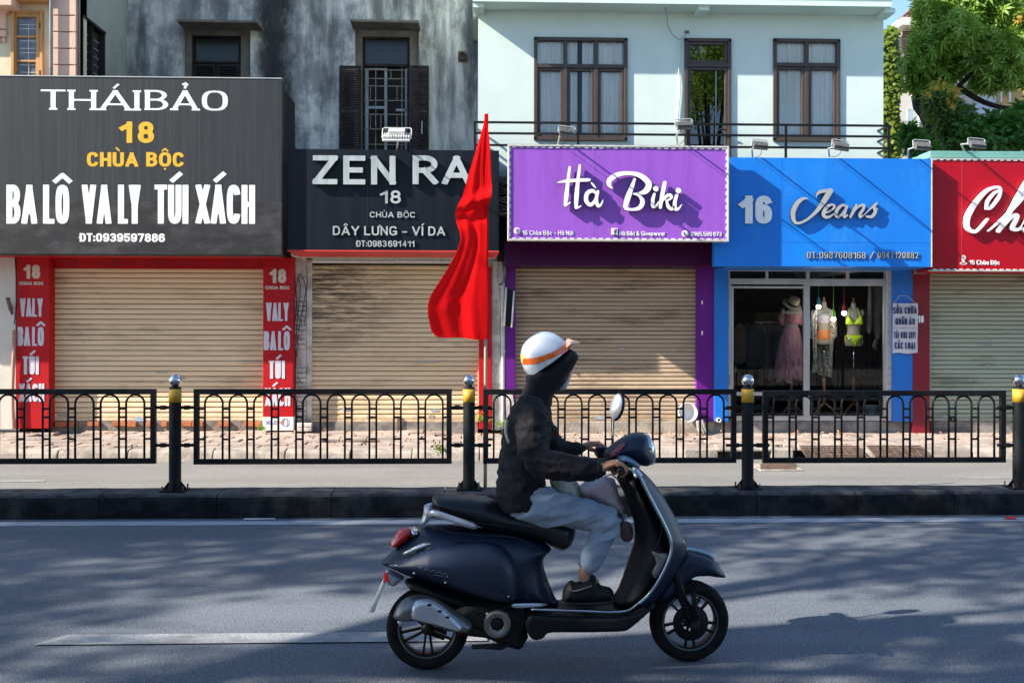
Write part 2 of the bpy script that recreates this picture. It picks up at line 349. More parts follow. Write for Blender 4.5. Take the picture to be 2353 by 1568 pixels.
# ------------------------------------------------------------------ lettering: strokes -> outline -> solid letters
def el_(cx, cy, rx, ry, a0, a1, n=14, p=1.0):
    o = []
    for i in range(n + 1):
        a = math.radians(a0 + (a1 - a0) * i / n); c, s_ = math.cos(a), math.sin(a)
        o.append((cx + rx * math.copysign(abs(c) ** p, c), cy + ry * math.copysign(abs(s_) ** p, s_)))
    return o
SQ = .75
G = {
 'A': [[(0, 0), (.5, 1)], [(.5, 1), (1, 0)], [(.2, .28), (.8, .28)]],
 'B': [[(0, 0), (0, 1)], [(0, 1), (.45, 1)] + el_(.45, .76, .48, .24, 90, -90) + [(0, .52)], [(0, .52), (.5, .52)] + el_(.5, .26, .5, .26, 90, -90) + [(0, 0)]],
 'C': [el_(.5, .5, .5, .5, 38, 322, 28, SQ)],
 'D': [[(0, 0), (0, 1)], [(0, 1), (.4, 1)] + el_(.4, .5, .6, .5, 90, -90, 16, SQ) + [(0, 0)]],
 'E': [[(0, 0), (0, 1)], [(0, 1), (1, 1)], [(0, .5), (.85, .5)], [(0, 0), (1, 0)]],
 'G': [el_(.5, .5, .5, .5, 38, 352, 28, SQ), [(1, .1), (1, .42)], [(1, .42), (.6, .42)]],
 'H': [[(0, 0), (0, 1)], [(1, 0), (1, 1)], [(0, .5), (1, .5)]],
 'I': [[(0, 0), (0, 1)]],
 'J': [[(1, 1), (1, .3)] + el_(.5, .3, .5, .3, 0, -170)],
 'K': [[(0, 0), (0, 1)], [(0, .4), (1, 1)], [(.3, .55), (1, 0)]],
 'L': [[(0, 0), (0, 1)], [(0, 0), (1, 0)]],
 'M': [[(0, 0), (0, 1)], [(0, 1), (.5, .2)], [(.5, .2), (1, 1)], [(1, 1), (1, 0)]],
 'N': [[(0, 0), (0, 1)], [(1, 0), (1, 1)], [(0, 1), (1, 0)]],
 'O': [el_(.5, .5, .5, .5, 0, 360, 36, SQ) + ['c']],
 'P': [[(0, 0), (0, 1)], [(0, 1), (.5, 1)] + el_(.5, .73, .5, .27, 90, -90) + [(0, .46)]],
 'Q': [el_(.5, .5, .5, .5, 0, 360, 36, SQ) + ['c'], [(.6, .25), (1, -.02)]],
 'R': [[(0, 0), (0, 1)], [(0, 1), (.5, 1)] + el_(.5, .74, .48, .26, 90, -90) + [(0, .48)], [(.45, .48), (1, 0)]],
 'S': [el_(.5, .755, .48, .245, 25, 270, 18, .85) + el_(.5, .255, .5, .255, 90, -155, 18, .85)[1:]],
 'T': [[(.5, 0), (.5, 1)], [(0, 1), (1, 1)]],
 'U': [[(0, 1), (0, .32)] + el_(.5, .32, .5, .32, 180, 360, 16, SQ) + [(1, .32), (1, 1)]],
 'V': [[(0, 1), (.5, 0)], [(.5, 0), (1, 1)]],
 'X': [[(0, 0), (1, 1)], [(0, 1), (1, 0)]],
 'Y': [[(0, 1), (.5, .45)], [(1, 1), (.5, .45)], [(.5, .5), (.5, 0)]],
 'Z': [[(0, 1), (1, 1)], [(1, 1), (0, 0)], [(0, 0), (1, 0)]],
 '0': [el_(.5, .5, .5, .5, 0, 360, 36, SQ) + ['c']],
 '1': [[(1, 0), (1, 1)], [(1, .93), (0, .72)]],
 '2': [el_(.5, .7, .5, .3, 170, -30, 16, .9) + [(0, 0)], [(0, 0), (1, 0)]],
 '3': [el_(.5, .755, .46, .245, 150, -90, 16, .9), el_(.5, .255, .5, .255, 90, -150, 16, .9)],
 '4': [[(.72, 0), (.72, 1)], [(.72, 1), (0, .28)], [(0, .28), (1, .28)]],
 '5': [[(.95, 1), (.1, 1)], [(.1, 1), (.04, .52)], [(.04, .55), (.3, .62)] + el_(.5, .31, .5, .31, 100, -150, 18, .9)],
 '6': [el_(.5, .3, .5, .3, 0, 360, 26, .85) + ['c'], [(0, .3), (0, .62)] + el_(.5, .68, .5, .32, 180, 35, 14, .85)],
 '7': [[(0, 1), (1, 1)], [(1, 1), (.38, 0)]],
 '8': [el_(.5, .76, .44, .24, 0, 360, 24, .9) + ['c'], el_(.5, .265, .5, .265, 0, 360, 24, .9) + ['c']],
 '9': [el_(.5, .7, .5, .3, 0, 360, 26, .85) + ['c'], [(1, .7), (1, .38)] + el_(.5, .32, .5, .32, 0, -145, 14, .85)],
 ':': [[(0, .08), (0, .1)], [(0, .6), (0, .62)]], '.': [[(0, 0), (0, .01)]], '-': [[(0, .36), (1, .36)]], '/': [[(0, 0), (1, 1)]],
 '&': [[(1, 0), (.25, .75)] + el_(.45, .82, .24, .18, 180, 0) + [(.1, .35)] + el_(.4, .22, .38, .22, 150, 300) + [(1, .45)]],
 'a': [el_(.48, .33, .48, .33, 0, 360, 22) + ['c'], [(1, 0), (1, .66)]], 'c': [el_(.5, .33, .5, .33, 40, 320, 20)],
 'e': [[(0, .34), (1, .34)] + el_(.5, .33, .5, .33, 0, 315, 22)], 'h': [[(0, 0), (0, 1)], el_(.5, .36, .5, .3, 180, 0) + [(1, 0)]],
 'i': [[(0, 0), (0, .66)], [(0, .93), (0, .95)]], 'k': [[(0, 0), (0, 1)], [(0, .25), (.9, .66)], [(.35, .4), (1, 0)]], 'l': [[(0, 0), (0, 1)]],
 'o': [el_(.5, .33, .5, .33, 0, 360, 24) + ['c']], 'p': [[(0, -.28), (0, .66)], el_(.5, .33, .5, .33, 0, 360, 22) + ['c']],
 'r': [[(0, 0), (0, .66)], el_(.7, .34, .7, .32, 180, 80)], 'u': [[(0, .66), (0, .3)] + el_(.5, .3, .5, .3, 180, 360) + [(1, .66)], [(1, .66), (1, 0)]],
 'w': [[(0, .66), (.25, 0)], [(.25, 0), (.5, .6)], [(.5, .6), (.75, 0)], [(.75, 0), (1, .66)]],
 'f': [[(.4, 0), (.4, .75)] + el_(.85, .75, .45, .25, 180, 90), [(0, .58), (.95, .58)]],
}
WID = {'I': 0, '1': .34, ':': 0, '.': 0, 'i': 0, 'l': 0, 'r': .26, 'w': .72, 'M': .75, '-': .32, '/': .3, 'J': .4, 'E': .45, 'L': .42, 'T': .46, 'f': .3, 'c': .4, 'e': .42, 'a': .42, 'h': .4, 'u': .4, 'o': .44, 'k': .38, 'p': .42, 'A': .62, 'V': .6, 'Y': .58, 'O': .6, 'Q': .6, 'C': .54, 'G': .58, 'X': .56, '&': .6}
SERIF = {'T': [(.5, 0, 1)], 'H': [(0, 0, 1), (0, 1, 1), (1, 0, 1), (1, 1, 1)], 'A': [(0, 0, 1), (1, 0, 1)], 'I': [(0, 0, 1), (0, 1, 1)], 'B': [(0, 0, .6), (0, 1, .6)], 'D': [(0, 0, .6), (0, 1, .6)], '1': [(1, 0, 1)], '4': [(.72, 0, 1)]}

def seg_field(X, Y, a, b, f0, f1):
    dx, dy = b[0] - a[0], b[1] - a[1]; L = math.hypot(dx, dy)
    if L < 1e-9: dx, dy, L = 1.0, 0.0, 1e-9
    else: dx /= L; dy /= L
    px, py = X - a[0], Y - a[1]; t = px * dx + py * dy; q = np.abs(-px * dy + py * dx)
    e0 = np.maximum(-t, 0); e1 = np.maximum(t - L, 0)
    r = np.maximum(q, e0) if f0 else np.sqrt(q * q + e0 * e0)
    r1 = np.maximum(q, e1) if f1 else np.sqrt(q * q + e1 * e1)
    return np.maximum(r, r1) - 1.0

def contours(Fd, x0, y0, st):
    ny, nx = Fd.shape; ins = Fd < 0
    case = ins[:-1, :-1] * 1 + ins[:-1, 1:] * 2 + ins[1:, 1:] * 4 + ins[1:, :-1] * 8
    T = {1: [(3, 0)], 2: [(0, 1)], 3: [(3, 1)], 4: [(1, 2)], 5: [(3, 2), (1, 0)], 6: [(0, 2)], 7: [(3, 2)], 8: [(2, 3)], 9: [(2, 0)], 10: [(0, 3), (2, 1)], 11: [(2, 1)], 12: [(1, 3)], 13: [(1, 0)], 14: [(0, 3)]}
    nxt = {}; pt = {}
    def ed(i, j, e):
        k = (i, j, 0) if e == 0 else (i, j + 1, 1) if e == 1 else (i + 1, j, 0) if e == 2 else (i, j, 1)
        if k not in pt:
            a = Fd[k[0], k[1]]; b = Fd[k[0], k[1] + 1] if k[2] == 0 else Fd[k[0] + 1, k[1]]
            t = a / (a - b); pt[k] = (x0 + (k[1] + (t if k[2] == 0 else 0)) * st, y0 + (k[0] + (t if k[2] == 1 else 0)) * st)
        return k
    for i, j in np.argwhere((case > 0) & (case < 15)):
        for a, b in T[int(case[i, j])]: nxt[ed(i, j, a)] = ed(i, j, b)
    loops = []
    while nxt:
        k, n_ = nxt.popitem(); lp = [k]
        while n_ in nxt: lp.append(n_); n_ = nxt.pop(n_)
        q = [pt[x] for x in lp]
        if len(q) < 6: continue
        out = [q[0]]                                             # drop nearly collinear points
        for m in range(1, len(q)):
            a, b, c = out[-1], q[m], q[(m + 1) % len(q)]
            if abs((b[0] - a[0]) * (c[1] - a[1]) - (b[1] - a[1]) * (c[0] - a[0])) > st * st * .12 or math.dist(a, b) > st * 14: out.append(b)
        if len(out) > 3: loops.append(out)
    return loops
def solid(loops, name, depth, mats):
    cu = bpy.data.curves.new(name, 'CURVE'); cu.dimensions = '2D'; cu.fill_mode = 'BOTH'; cu.extrude = depth / 2
    for lp in loops:
        sp = cu.splines.new('POLY'); sp.points.add(len(lp) - 1); sp.use_cyclic_u = True
        sp.points.foreach_set('co', [c for p in lp for c in (p[0], p[1], 0, 1)])
    ob = bpy.data.objects.new(name, cu); COL.objects.link(ob)
    me = bpy.data.meshes.new_from_object(ob); bpy.data.objects.remove(ob); bpy.data.curves.remove(cu)
    me.transform(Matrix.Rotation(math.pi / 2, 4, 'X'))            # the face looks towards -Y
    me.transform(Matrix.Translation((0, -depth / 2, 0)))          # back of the letter lies on y = 0
    me.materials.clear()
    for m in mats: me.materials.append(m)
    if len(mats) > 1:
        for p in me.polygons: p.material_index = 0 if abs(p.normal.y) > .5 else 1
    me.name = name; return me
GC = {}
def glyph(ch, W, H, hx, hy, serif=False):
    """field of one letter, W x H in metres"""
    d = unicodedata.normalize('NFD', ch); base = d[0]; marks = d[1:]; bar = False
    if base == 'Đ': base = 'D'; bar = True
    st = H / (30 if H < .12 else 56)
    low = base.islower()
    X0, Y0, X1, Y1 = -.35 * H, -.42 * H, W + .4 * H, 1.62 * H
    xs = np.arange(X0, X1, st); ys = np.arange(Y0, Y1, st); X, Y = np.meshgrid(xs, ys)
    Fd = np.full(X.shape, 9.0)
    def T(p): return (hx + p[0] * max(W - 2 * hx, 0), hy + p[1] * (H - 2 * hy))
    def stroke(pl, kx, ky):
        closed = pl[-1] == 'c'
        if closed: pl = pl[:-1]
        q = [(a / kx, b / ky) for a, b in pl]; R = np.full(X.shape, 9.0); n = len(q)
        for i in range(n - 1): R = np.minimum(R, seg_field(X / kx, Y / ky, q[i], q[i + 1], i == 0 and not closed, i == n - 2 and not closed))
        return R
    for pl in G.get(base, []):
        cl = pl[-1] == 'c'; pp = [T(p) for p in (pl[:-1] if cl else pl)] + (['c'] if cl else [])
        Fd = np.minimum(Fd, stroke(pp, hx, hy))
    if serif:
        for sx_, sy_, wd in SERIF.get(base, []):
            c = T((sx_, sy_)); Fd = np.minimum(Fd, stroke([(c[0] - hx * wd * 1.1, c[1]), (c[0] + hx * 1.1 * (1 if wd == 1 else .2), c[1])], hx * .55, hy))
    hi = H * (1.0); lo_ = -.3 * H if base == 'p' else (-.06 * H if base == 'Q' else 0)
    Fd = np.maximum(Fd, np.maximum((Y - hi), (lo_ - Y)) / hy)
    t = .66 * H if low else H
    ax, ay = min(hx, .065 * H), min(hy, .055 * H); cx = W / 2; y0 = t + .10 * H
    if base in 'i' and marks: y0 = t + .1 * H
    circ = '\u0302' in marks
    for m in marks:
        if m == '\u0302': s_ = [[(cx - .17 * H, y0), (cx, y0 + .15 * H), (cx + .17 * H, y0)]]
        elif m == '\u0301': o = .2 * H if circ else 0; s_ = [[(cx - .05 * H + o, y0 + .02 * H), (cx + .12 * H + o, y0 + .17 * H)]]
        elif m == '\u0300': o = .2 * H if circ else 0; s_ = [[(cx - .12 * H + o, y0 + .19 * H), (cx + .05 * H + o, y0 + .03 * H)]]
        elif m == '\u0309': s_ = [[(cx - .08 * H, y0 + .2 * H), (cx + .02 * H, y0 + .25 * H), (cx + .1 * H, y0 + .19 * H), (cx + .03 * H, y0 + .1 * H), (cx, y0 + .03 * H)]]
        elif m == '\u0303': s_ = [[(cx - .17 * H, y0 + .03 * H), (cx - .07 * H, y0 + .1 * H), (cx + .06 * H, y0 + .03 * H), (cx + .17 * H, y0 + .1 * H)]]
        elif m == '\u0323': s_ = [[(cx - .01 * H, -.16 * H), (cx + .01 * H, -.16 * H)]]
        elif m == '\u031b': s_ = [[(W - hx * .8, t - .08 * H), (W + .1 * H, t + .0 * H), (W + .09 * H, t + .1 * H)]]
        else: s_ = []
        for q in s_: Fd = np.minimum(Fd, stroke(q, ax, ay))
    if bar: Fd = np.minimum(Fd, stroke([(-.06 * H, .5 * H), (.32 * W, .5 * H)], ax, ay))
    return contours(Fd, X0, Y0, st)
def text(s, u0, v0, u1, v1, Y, parent, mats, hx=.09, hy=.085, depth=.012, gap=.12, space=.35, serif=False, name='letter', each=True, gapd=0.0):
    """letters of s, caps between v0 (top) and v1, from u0 to u1, standing on the plane Y"""
    x0, x1, z0, z1 = rect(u0, v0, u1, v1, Y); H = z1 - z0; Wt = x1 - x0
    pen, peny = hx * H, hy * H; gp = gap * H; sp = space * H
    ws = [WID.get(unicodedata.normalize('NFD', c)[0] if c != 'Đ' else 'D', .52) for c in s]
    fixed = sum((sp if c == ' ' else 2 * pen) for c in s) + gp * (len(s) - 1)
    var = sum(w for c, w in zip(s, ws) if c != ' ') * H
    k = (Wt - fixed) / max(var, 1e-6)
    x = x0; mats = mats if isinstance(mats, list) else [mats]; o_ = origin_of(parent); made = []; joined = None
    for c, w in zip(s, ws):
        if c == ' ': x += sp + gp; continue
        W = 2 * pen + w * H * k
        key = (c, round(W, 4), round(H, 4), round(pen, 4), round(peny, 4), serif, depth, mats[0].name)
        if key not in GC: GC[key] = solid(glyph(c, W, H, pen, peny, serif), name, depth, mats)
        made.append((GC[key], x, z0)); x += W + gp
    if each:
        for me, a, b in made: link(name, me, parent, (a - o_.x, Y - gapd - o_.y, b - o_.z))
    else:
        bm = bmesh.new()
        for me, a, b in made:
            t = me.copy(); t.transform(Matrix.Translation((a - o_.x, Y - gapd - o_.y, b - o_.z))); bm.from_mesh(t)
        me = bpy.data.meshes.new('lettering'); bm.to_mesh(me); bm.free()
        for m in mats: me.materials.append(m)
        link('lettering', me, parent)
def catmull(pts, n=8):
    o = []; m = len(pts)
    for i in range(m - 1):
        p = [np.array(pts[max(i - 1, 0)], float), np.array(pts[i], float), np.array(pts[i + 1], float), np.array(pts[min(i + 2, m - 1)], float)]
        for k in range(n):
            t = k / n; o.append(.5 * ((2 * p[1]) + (-p[0] + p[2]) * t + (2 * p[0] - 5 * p[1] + 4 * p[2] - p[3]) * t * t + (-p[0] + 3 * p[1] - 3 * p[2] + p[3]) * t ** 3))
    o.append(np.array(pts[-1], float)); return o
def script_letter(strokes, conv, Y, parent, mats, depth, gapd=0.0, name='letter', st=1.6, grow=0.0):
    """brush strokes (u,v,half width) in zoomed-picture units; conv = (u0,ku,v0,kv) -> frame units; one solid letter"""
    S_ = []; st_ = st
    for pl in strokes: S_.append(catmull(pl, 10) if len(pl) > 2 else [np.array(p, float) for p in pl])
    A = np.concatenate([np.array(s_) for s_ in S_]); x0, y0 = A[:, 0].min() - 50, A[:, 1].min() - 50; x1, y1 = A[:, 0].max() + 50, A[:, 1].max() + 50
    st_ = max(st, (x1 - x0) / 260)
    X, Y_ = np.meshgrid(np.arange(x0, x1, st_), np.arange(y0, y1, st_)); Fd = np.full(X.shape, 99.0)
    for s_ in S_:
        for a, b in zip(s_[:-1], s_[1:]):
            d = b[:2] - a[:2]; L2 = max(d @ d, 1e-9); t = np.clip(((X - a[0]) * d[0] + (Y_ - a[1]) * d[1]) / L2, 0, 1)
            Fd = np.minimum(Fd, np.hypot(X - a[0] - t * d[0], Y_ - a[1] - t * d[1]) - (a[2] + (b[2] - a[2]) * t) - grow)
    lp = contours(Fd, x0, y0, st_); um = conv[0] + conv[1] * (x0 + x1) / 2
    loops = [[(P(conv[0] + conv[1] * p[0], conv[2] + conv[3] * p[1], Y).x, P(um, conv[2] + conv[3] * p[1], Y).z) for p in l][::-1] for l in lp]
    o_ = origin_of(parent); loops = [[(a - o_.x, b - o_.z) for a, b in l] for l in loops]
    return link(name, solid(loops, name, depth, mats), parent, (0, Y - gapd - o_.y, 0))

# ------------------------------------------------------------------ cushions: a traced side outline given real width
def in_poly(px, py, poly):
    r = np.zeros(len(px), bool); n = len(poly)
    for i in range(n):
        x0, y0 = poly[i]; x1, y1 = poly[(i + 1) % n]
        c = ((y0 > py) != (y1 > py)); xi = (x1 - x0) * (py - y0) / ((y1 - y0) if y1 != y0 else 1e-12) + x0
        r ^= c & (px < xi)
    return r
def d_poly(px, py, poly):
    d = np.full(len(px), 1e9); n = len(poly)
    for i in range(n):
        a = np.array(poly[i]); b = np.array(poly[(i + 1) % n]); e = b - a; L2 = max(e @ e, 1e-12)
        t = np.clip(((px - a[0]) * e[0] + (py - a[1]) * e[1]) / L2, 0, 1); d = np.minimum(d, np.hypot(px - a[0] - t * e[0], py - a[1] - t * e[1]))
    return d
def smooth_loop(pts, n=5):
    m = len(pts); o = []
    for i in range(m):
        p = [np.array(pts[(i + k - 1) % m], float) for k in range(4)]
        for k in range(n):
            t = k / n; o.append(tuple(.5 * ((2 * p[1]) + (-p[0] + p[2]) * t + (2 * p[0] - 5 * p[1] + 4 * p[2] - p[3]) * t * t + (-p[0] + 3 * p[1] - 3 * p[2] + p[3]) * t ** 3)))
    return o
def cushion(poly, yc, hw, R, h=.014, smooth=5, power=2.0, wfun=None, far=True, rim=0.0):
    """poly in (x,z) metres. half width hw rounded over distance R; returns MB"""
    pl = smooth_loop(poly, smooth) if smooth else list(poly)
    # resample
    q = []
    for a, b in zip(pl, pl[1:] + pl[:1]):
        n = max(1, int(math.dist(a, b) / h));
        for k in range(n): q.append((a[0] + (b[0] - a[0]) * k / n, a[1] + (b[1] - a[1]) * k / n))
    A = np.array(q); x0, z0 = A.min(0); x1, z1 = A.max(0)
    X, Z = np.meshgrid(np.arange(x0, x1, h), np.arange(z0, z1, h * .92)); X = X + (np.arange(X.shape[0]) % 2)[:, None] * h / 2
    px, pz = X.ravel(), Z.ravel(); k = in_poly(px, pz, q); px, pz = px[k], pz[k]; d = d_poly(px, pz, q); k = d > h * .45; px, pz, d = px[k], pz[k], d[k]
    n = len(q); co = [Vector(p) for p in q] + [Vector((a, b)) for a, b in zip(px, pz)]
    vs, es, fs, ov, oe, of = delaunay_2d_cdt(co, [(i, (i + 1) % n) for i in range(n)], [list(range(n))], 1, 1e-7)
    V = np.array([(v.x, v.y) for v in vs]); dd = d_poly(V[:, 0], V[:, 1], q); e = dd < h * .1
    t = 1 - np.clip(dd / R, 0, 1); y = hw * np.maximum(1 - t ** power, 0) ** (1 / power)
    if wfun: y = y * np.array([wfun(a, b) for a, b in V])
    y = np.maximum(y, rim); m = MB(); nv = len(V)
    if rim == 0: y[e] = 0
    vv = [(V[i, 0], yc - y[i], V[i, 1]) for i in range(nv)]; vb = [(V[i, 0], yc + (y[i] if far else rim), V[i, 1]) for i in range(nv)]
    F_ = []
    for f in fs:
        f = list(f); a = sum(V[f[i]][0] * V[f[(i + 1) % 3]][1] - V[f[(i + 1) % 3]][0] * V[f[i]][1] for i in range(3))
        if a < 0: f = f[::-1]
        F_.append(tuple(f)); F_.append(tuple(i + nv for i in f[::-1]))
    m.add(vv + vb, F_, True)
    if rim:
        bo = [i for i in range(nv) if e[i]]
        cnt = {}
        for f in F_[::2]:
            for i in range(3):
                a, b = f[i], f[(i + 1) % 3]; cnt[(a, b)] = 1
        m.add(vv + vb, [(b, a, a + nv, b + nv) for (a, b) in cnt if (b, a) not in cnt], False)
    return m

def remesh(mb, voxel, smooth=6, name='m', folds=None):
    me = mb.mesh(name); o = bpy.data.objects.new(name, me); COL.objects.link(o)
    r = o.modifiers.new('r', 'REMESH'); r.mode = 'VOXEL'; r.voxel_size = voxel; r.use_smooth_shade = True
    if smooth: s_ = o.modifiers.new('s', 'SMOOTH'); s_.iterations = smooth; s_.factor = .5
    dg = bpy.context.evaluated_depsgraph_get(); me2 = bpy.data.meshes.new_from_object(o.evaluated_get(dg))
    bpy.data.objects.remove(o); bpy.data.meshes.remove(me)
    if folds:
        n = len(me2.vertices); co = np.empty(n * 3); no = np.empty(n * 3); me2.vertices.foreach_get('co', co); me2.vertices.foreach_get('normal', no)
        co = co.reshape(-1, 3); no = no.reshape(-1, 3)
        d = np.array([folds(Vector(c)) for c in co]); co += no * d[:, None]; me2.vertices.foreach_set('co', co.ravel())
    me2.polygons.foreach_set('use_smooth', [True] * len(me2.polygons)); me2.update(); me2.name = name; return me2
def limb(mb, pts, n=14, side=(0, 1, 0)):
    """pts: (x,y,z, r in the side-view plane, r across)"""
    pv = catmull(pts, 5); m = len(pv); vs = []; fs = []; side = Vector(side)
    for i, p in enumerate(pv):
        t = Vector(pv[min(i + 1, m - 1)][:3] - pv[max(i - 1, 0)][:3]).normalized()
        b = (side - t * side.dot(t)).normalized(); a = t.cross(b)
        for k in range(n):
            an = 2 * math.pi * k / n; vs.append(Vector(p[:3]) + a * math.cos(an) * p[3] + b * math.sin(an) * p[4])
    for i in range(m - 1):
        for k in range(n): fs.append((i * n + k, i * n + (k + 1) % n, (i + 1) * n + (k + 1) % n, (i + 1) * n + k))
    fs += [tuple(range(n - 1, -1, -1)), tuple((m - 1) * n + k for k in range(n))]
    mb.add(vs, fs, True)
    for p in (pv[0], pv[-1]): mb.ball(p[:3], 1, 12, 8, (min(p[3], p[4]) * .98,) * 3 if p[3] < p[4] * .7 or p[4] < p[3] * .7 else (p[3] * .97, p[4] * .97, p[3] * .97))
    return mb
# =================================================================== ground
YF = 15.3                                                           # plane of the shop fronts
def slab(name, x0, x1, y0, y1, z, mat, nx=1, kind='structure'):
    m = MB(); m.add([(x0, y0, z), (x1, y0, z), (x1, y1, z), (x0, y1, z)], [(0, 1, 2, 3)])
    o = m.build(name, mat); struct(o, kind); return o
slab('ground', -400, 400, -400, 600, -.03, pm('earth', (.14, .12, .10), rough=.95, bump=.3))
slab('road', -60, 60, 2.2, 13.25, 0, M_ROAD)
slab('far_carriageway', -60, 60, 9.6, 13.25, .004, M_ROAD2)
slab('edge_line', -60, 60, 8.93, 9.12, .004, M_EDGE)
def line_piece(u0, u1, y0, y1, slant=0.0, name='lane_marking'):
    a, b = XW(u0, (y0 + y1) / 2), XW(u1, (y0 + y1) / 2)
    m = MB(); m.add([(a, y0, .008), (b, y0, .008), (b, y1, .008), (a + slant, y1, .008)], [(0, 1, 2, 3)]); struct(m.build(name, M_LINE))
line_piece(92, 1120, 5.57, 5.75, .12)
line_piece(-700, 104, 11.48, 11.60)
line_piece(2195, 2900, 11.48, 11.60, .3)
# near pavement (behind the camera)
o = struct(MB().box(-60, 60, -30, 2.2, -.02, .14).build('near_pavement', M_STEP))
# median made of cast blocks
med = thing('median_kerb', 'x', 'x', (0, 9.45, 0)); del med['label']; del med['category']; struct(med)
x = -9.2; k = 0; random.seed(4)
prof_ = [(9.25, -.02), (9.252, .165), (9.262, .195), (9.285, .214), (9.32, .222), (9.62, .226), (9.64, .215), (9.645, -.02)]
while x < 10:
    L = random.uniform(.92, 1.08); m = MB(); n = 10
    vs = []; 
    for i in range(n + 1):
        xx = x + .004 + (L - .008) * i / n
        for (yy, zz) in prof_:
            w = mnoise.noise(Vector((xx * 3.1, yy * 9, zz * 12))) * .009 + mnoise.noise(Vector((xx * 11, yy * 19, zz * 22))) * .005
            vs.append((xx, yy + (w if yy < 9.3 else 0), zz + (w * .7 if zz > .1 else 0)))
    c = len(prof_); fs = [(i * c + j, (i + 1) * c + j, (i + 1) * c + j + 1, i * c + j + 1) for i in range(n) for j in range(c - 1)]
    fs += [tuple(range(c)), tuple(n * c + j for j in range(c - 1, -1, -1))]
    m.add(vs, fs, False); m.build('kerb_block', M_KERBD, med); x += L
struct(MB().box(-9.1, 10, 9.27, 9.63, -.02, .195).build('median_core', pm('median_core_dark', (.03, .028, .026), rough=.95), med)); 
# far kerb stones
kb = thing('far_kerb', 'x', 'x', (0, 13.25, 0)); del kb['label']; del kb['category']; struct(kb)
x = -10.5
hole = (XW(1650, 13.2), XW(1772, 13.2))
while x < 11:
    L = random.uniform(.8, 1.15); a, b = x + .006, x + L - .006
    if not (a < hole[1] and b > hole[0]):
        m = MB(); dz = random.uniform(-.008, .01)
        m.prof([(13.2 + random.uniform(-.01, .01), -.02), (13.245, .10 + dz), (13.28, .135 + dz), (13.45, .15 + dz), (13.45, -.02)], a, b)
        o = m.build('kerb_stone', M_KERB, kb, bevel=.012)
        noisy(o.data, .006, 7, k)
    x += L; k += 1
m = MB(); m.box(hole[0] - .45, hole[0], 13.2, 13.45, -.02, .145); m.build('kerb_stone', M_KERB, kb, bevel=.012)
m = MB(); m.box(hole[1], hole[1] + .3, 13.2, 13.45, -.02, .145); m.build('kerb_stone', M_KERB, kb, bevel=.012)
m = MB(); m.box(hole[0], hole[1], 13.3, 13.45, -.02, .10); m.build('inlet_back', M_DARK, kb)
m = MB(); m.box(hole[0], hole[1], 13.2, 13.45, .115, .15); m.build('inlet_lintel', M_KERB, kb, bevel=.01)
# pavement: bed plus broken brick pavers
def pz(x, y): return .148 + (y - 13.45) * (.030 if x < -.5 else .004) - .004
bed = struct(slab('pavement', -12, 12, 13.45, 15.6, .1, M_MORTAR))
bed.data.vertices[2].co.z = .138; bed.data.vertices[3].co.z = .19
random.seed(11)
pv_mesh = []
for i in range(4):
    m = MB(); m.box(-.19, .19, -.15, .15, -.05, 0); me = m.mesh('paving_stone', M_PAVE, bevel=.012); noisy(me, .006, 6, i * 3); pv_mesh.append(me)
rows = 6; cnt = 0
for r in range(rows):
    y = 13.62 + r * .302; x = -9 + (r % 2) * .2
    while x < 9.3:
        big = abs(x) < 8.6
        if random.random() > .06 and big:
            o = link('paving_stone', random.choice(pv_mesh), bed, (x, y, pz(x, y) + random.uniform(-.009, .007)))
            o.rotation_euler = (random.gauss(0, .012), random.gauss(0, .015), random.gauss(0, .02)); cnt += 1
        x += .39
# =================================================================== shutters and shop fronts
def rolling_shutter(parent, u0, v0, u1, v1, Y, pitch, mat, lay):
    x0, x1, z0, z1 = rect(u0, v0, u1, v1, Y)
    sh = MB(); sh.box(x0 + .0, x1 - .0, Y + .03, Y + .05, z0, z1)
    s = sh.build('rolling_shutter', M_DARK, parent)
    m = MB(); p = pitch
    m.prof([(.012, .0), (-.014, .002), (-.021, p * .12), (-.020, p * .55), (-.013, p * .8), (-.002, p * .90), (.012, p * .90)], x0 + .004, x1 - .004, True)
    o_ = origin_of(parent); me = m.mesh('slat', mat, (o_.x, 0, 0)); me.polygons.foreach_set('use_smooth', [False] * len(me.polygons))
    z = z0 + .045; k = 0
    while z + p * .9 < z1:
        link('slat', me, s, (0, Y - o_.y + random.uniform(-.0015, .0015), z - o_.z)); z += p; k += 1
    MB().box(x0 + .003, x1 - .003, Y - .022, Y + .01, z0, z0 + .042).build('bottom_rail', lay, s, bevel=.004)
    for a, b in ((x0 - .02, x0 + .004), (x1 - .004, x1 + .02)): MB().box(a, b, Y - .03, Y + .04, z0, z1).build('guide_rail', lay, s)
    return s, (x0, x1, z0, z1)
def post(parent, name, u0, v0, u1, v1, Y, depth, mat, bevel=0):
    x0, x1, z0, z1 = rect(u0, v0, u1, v1, Y); return MB().box(x0, x1, Y, Y + depth, z0, z1).build(name, mat, parent, bevel)

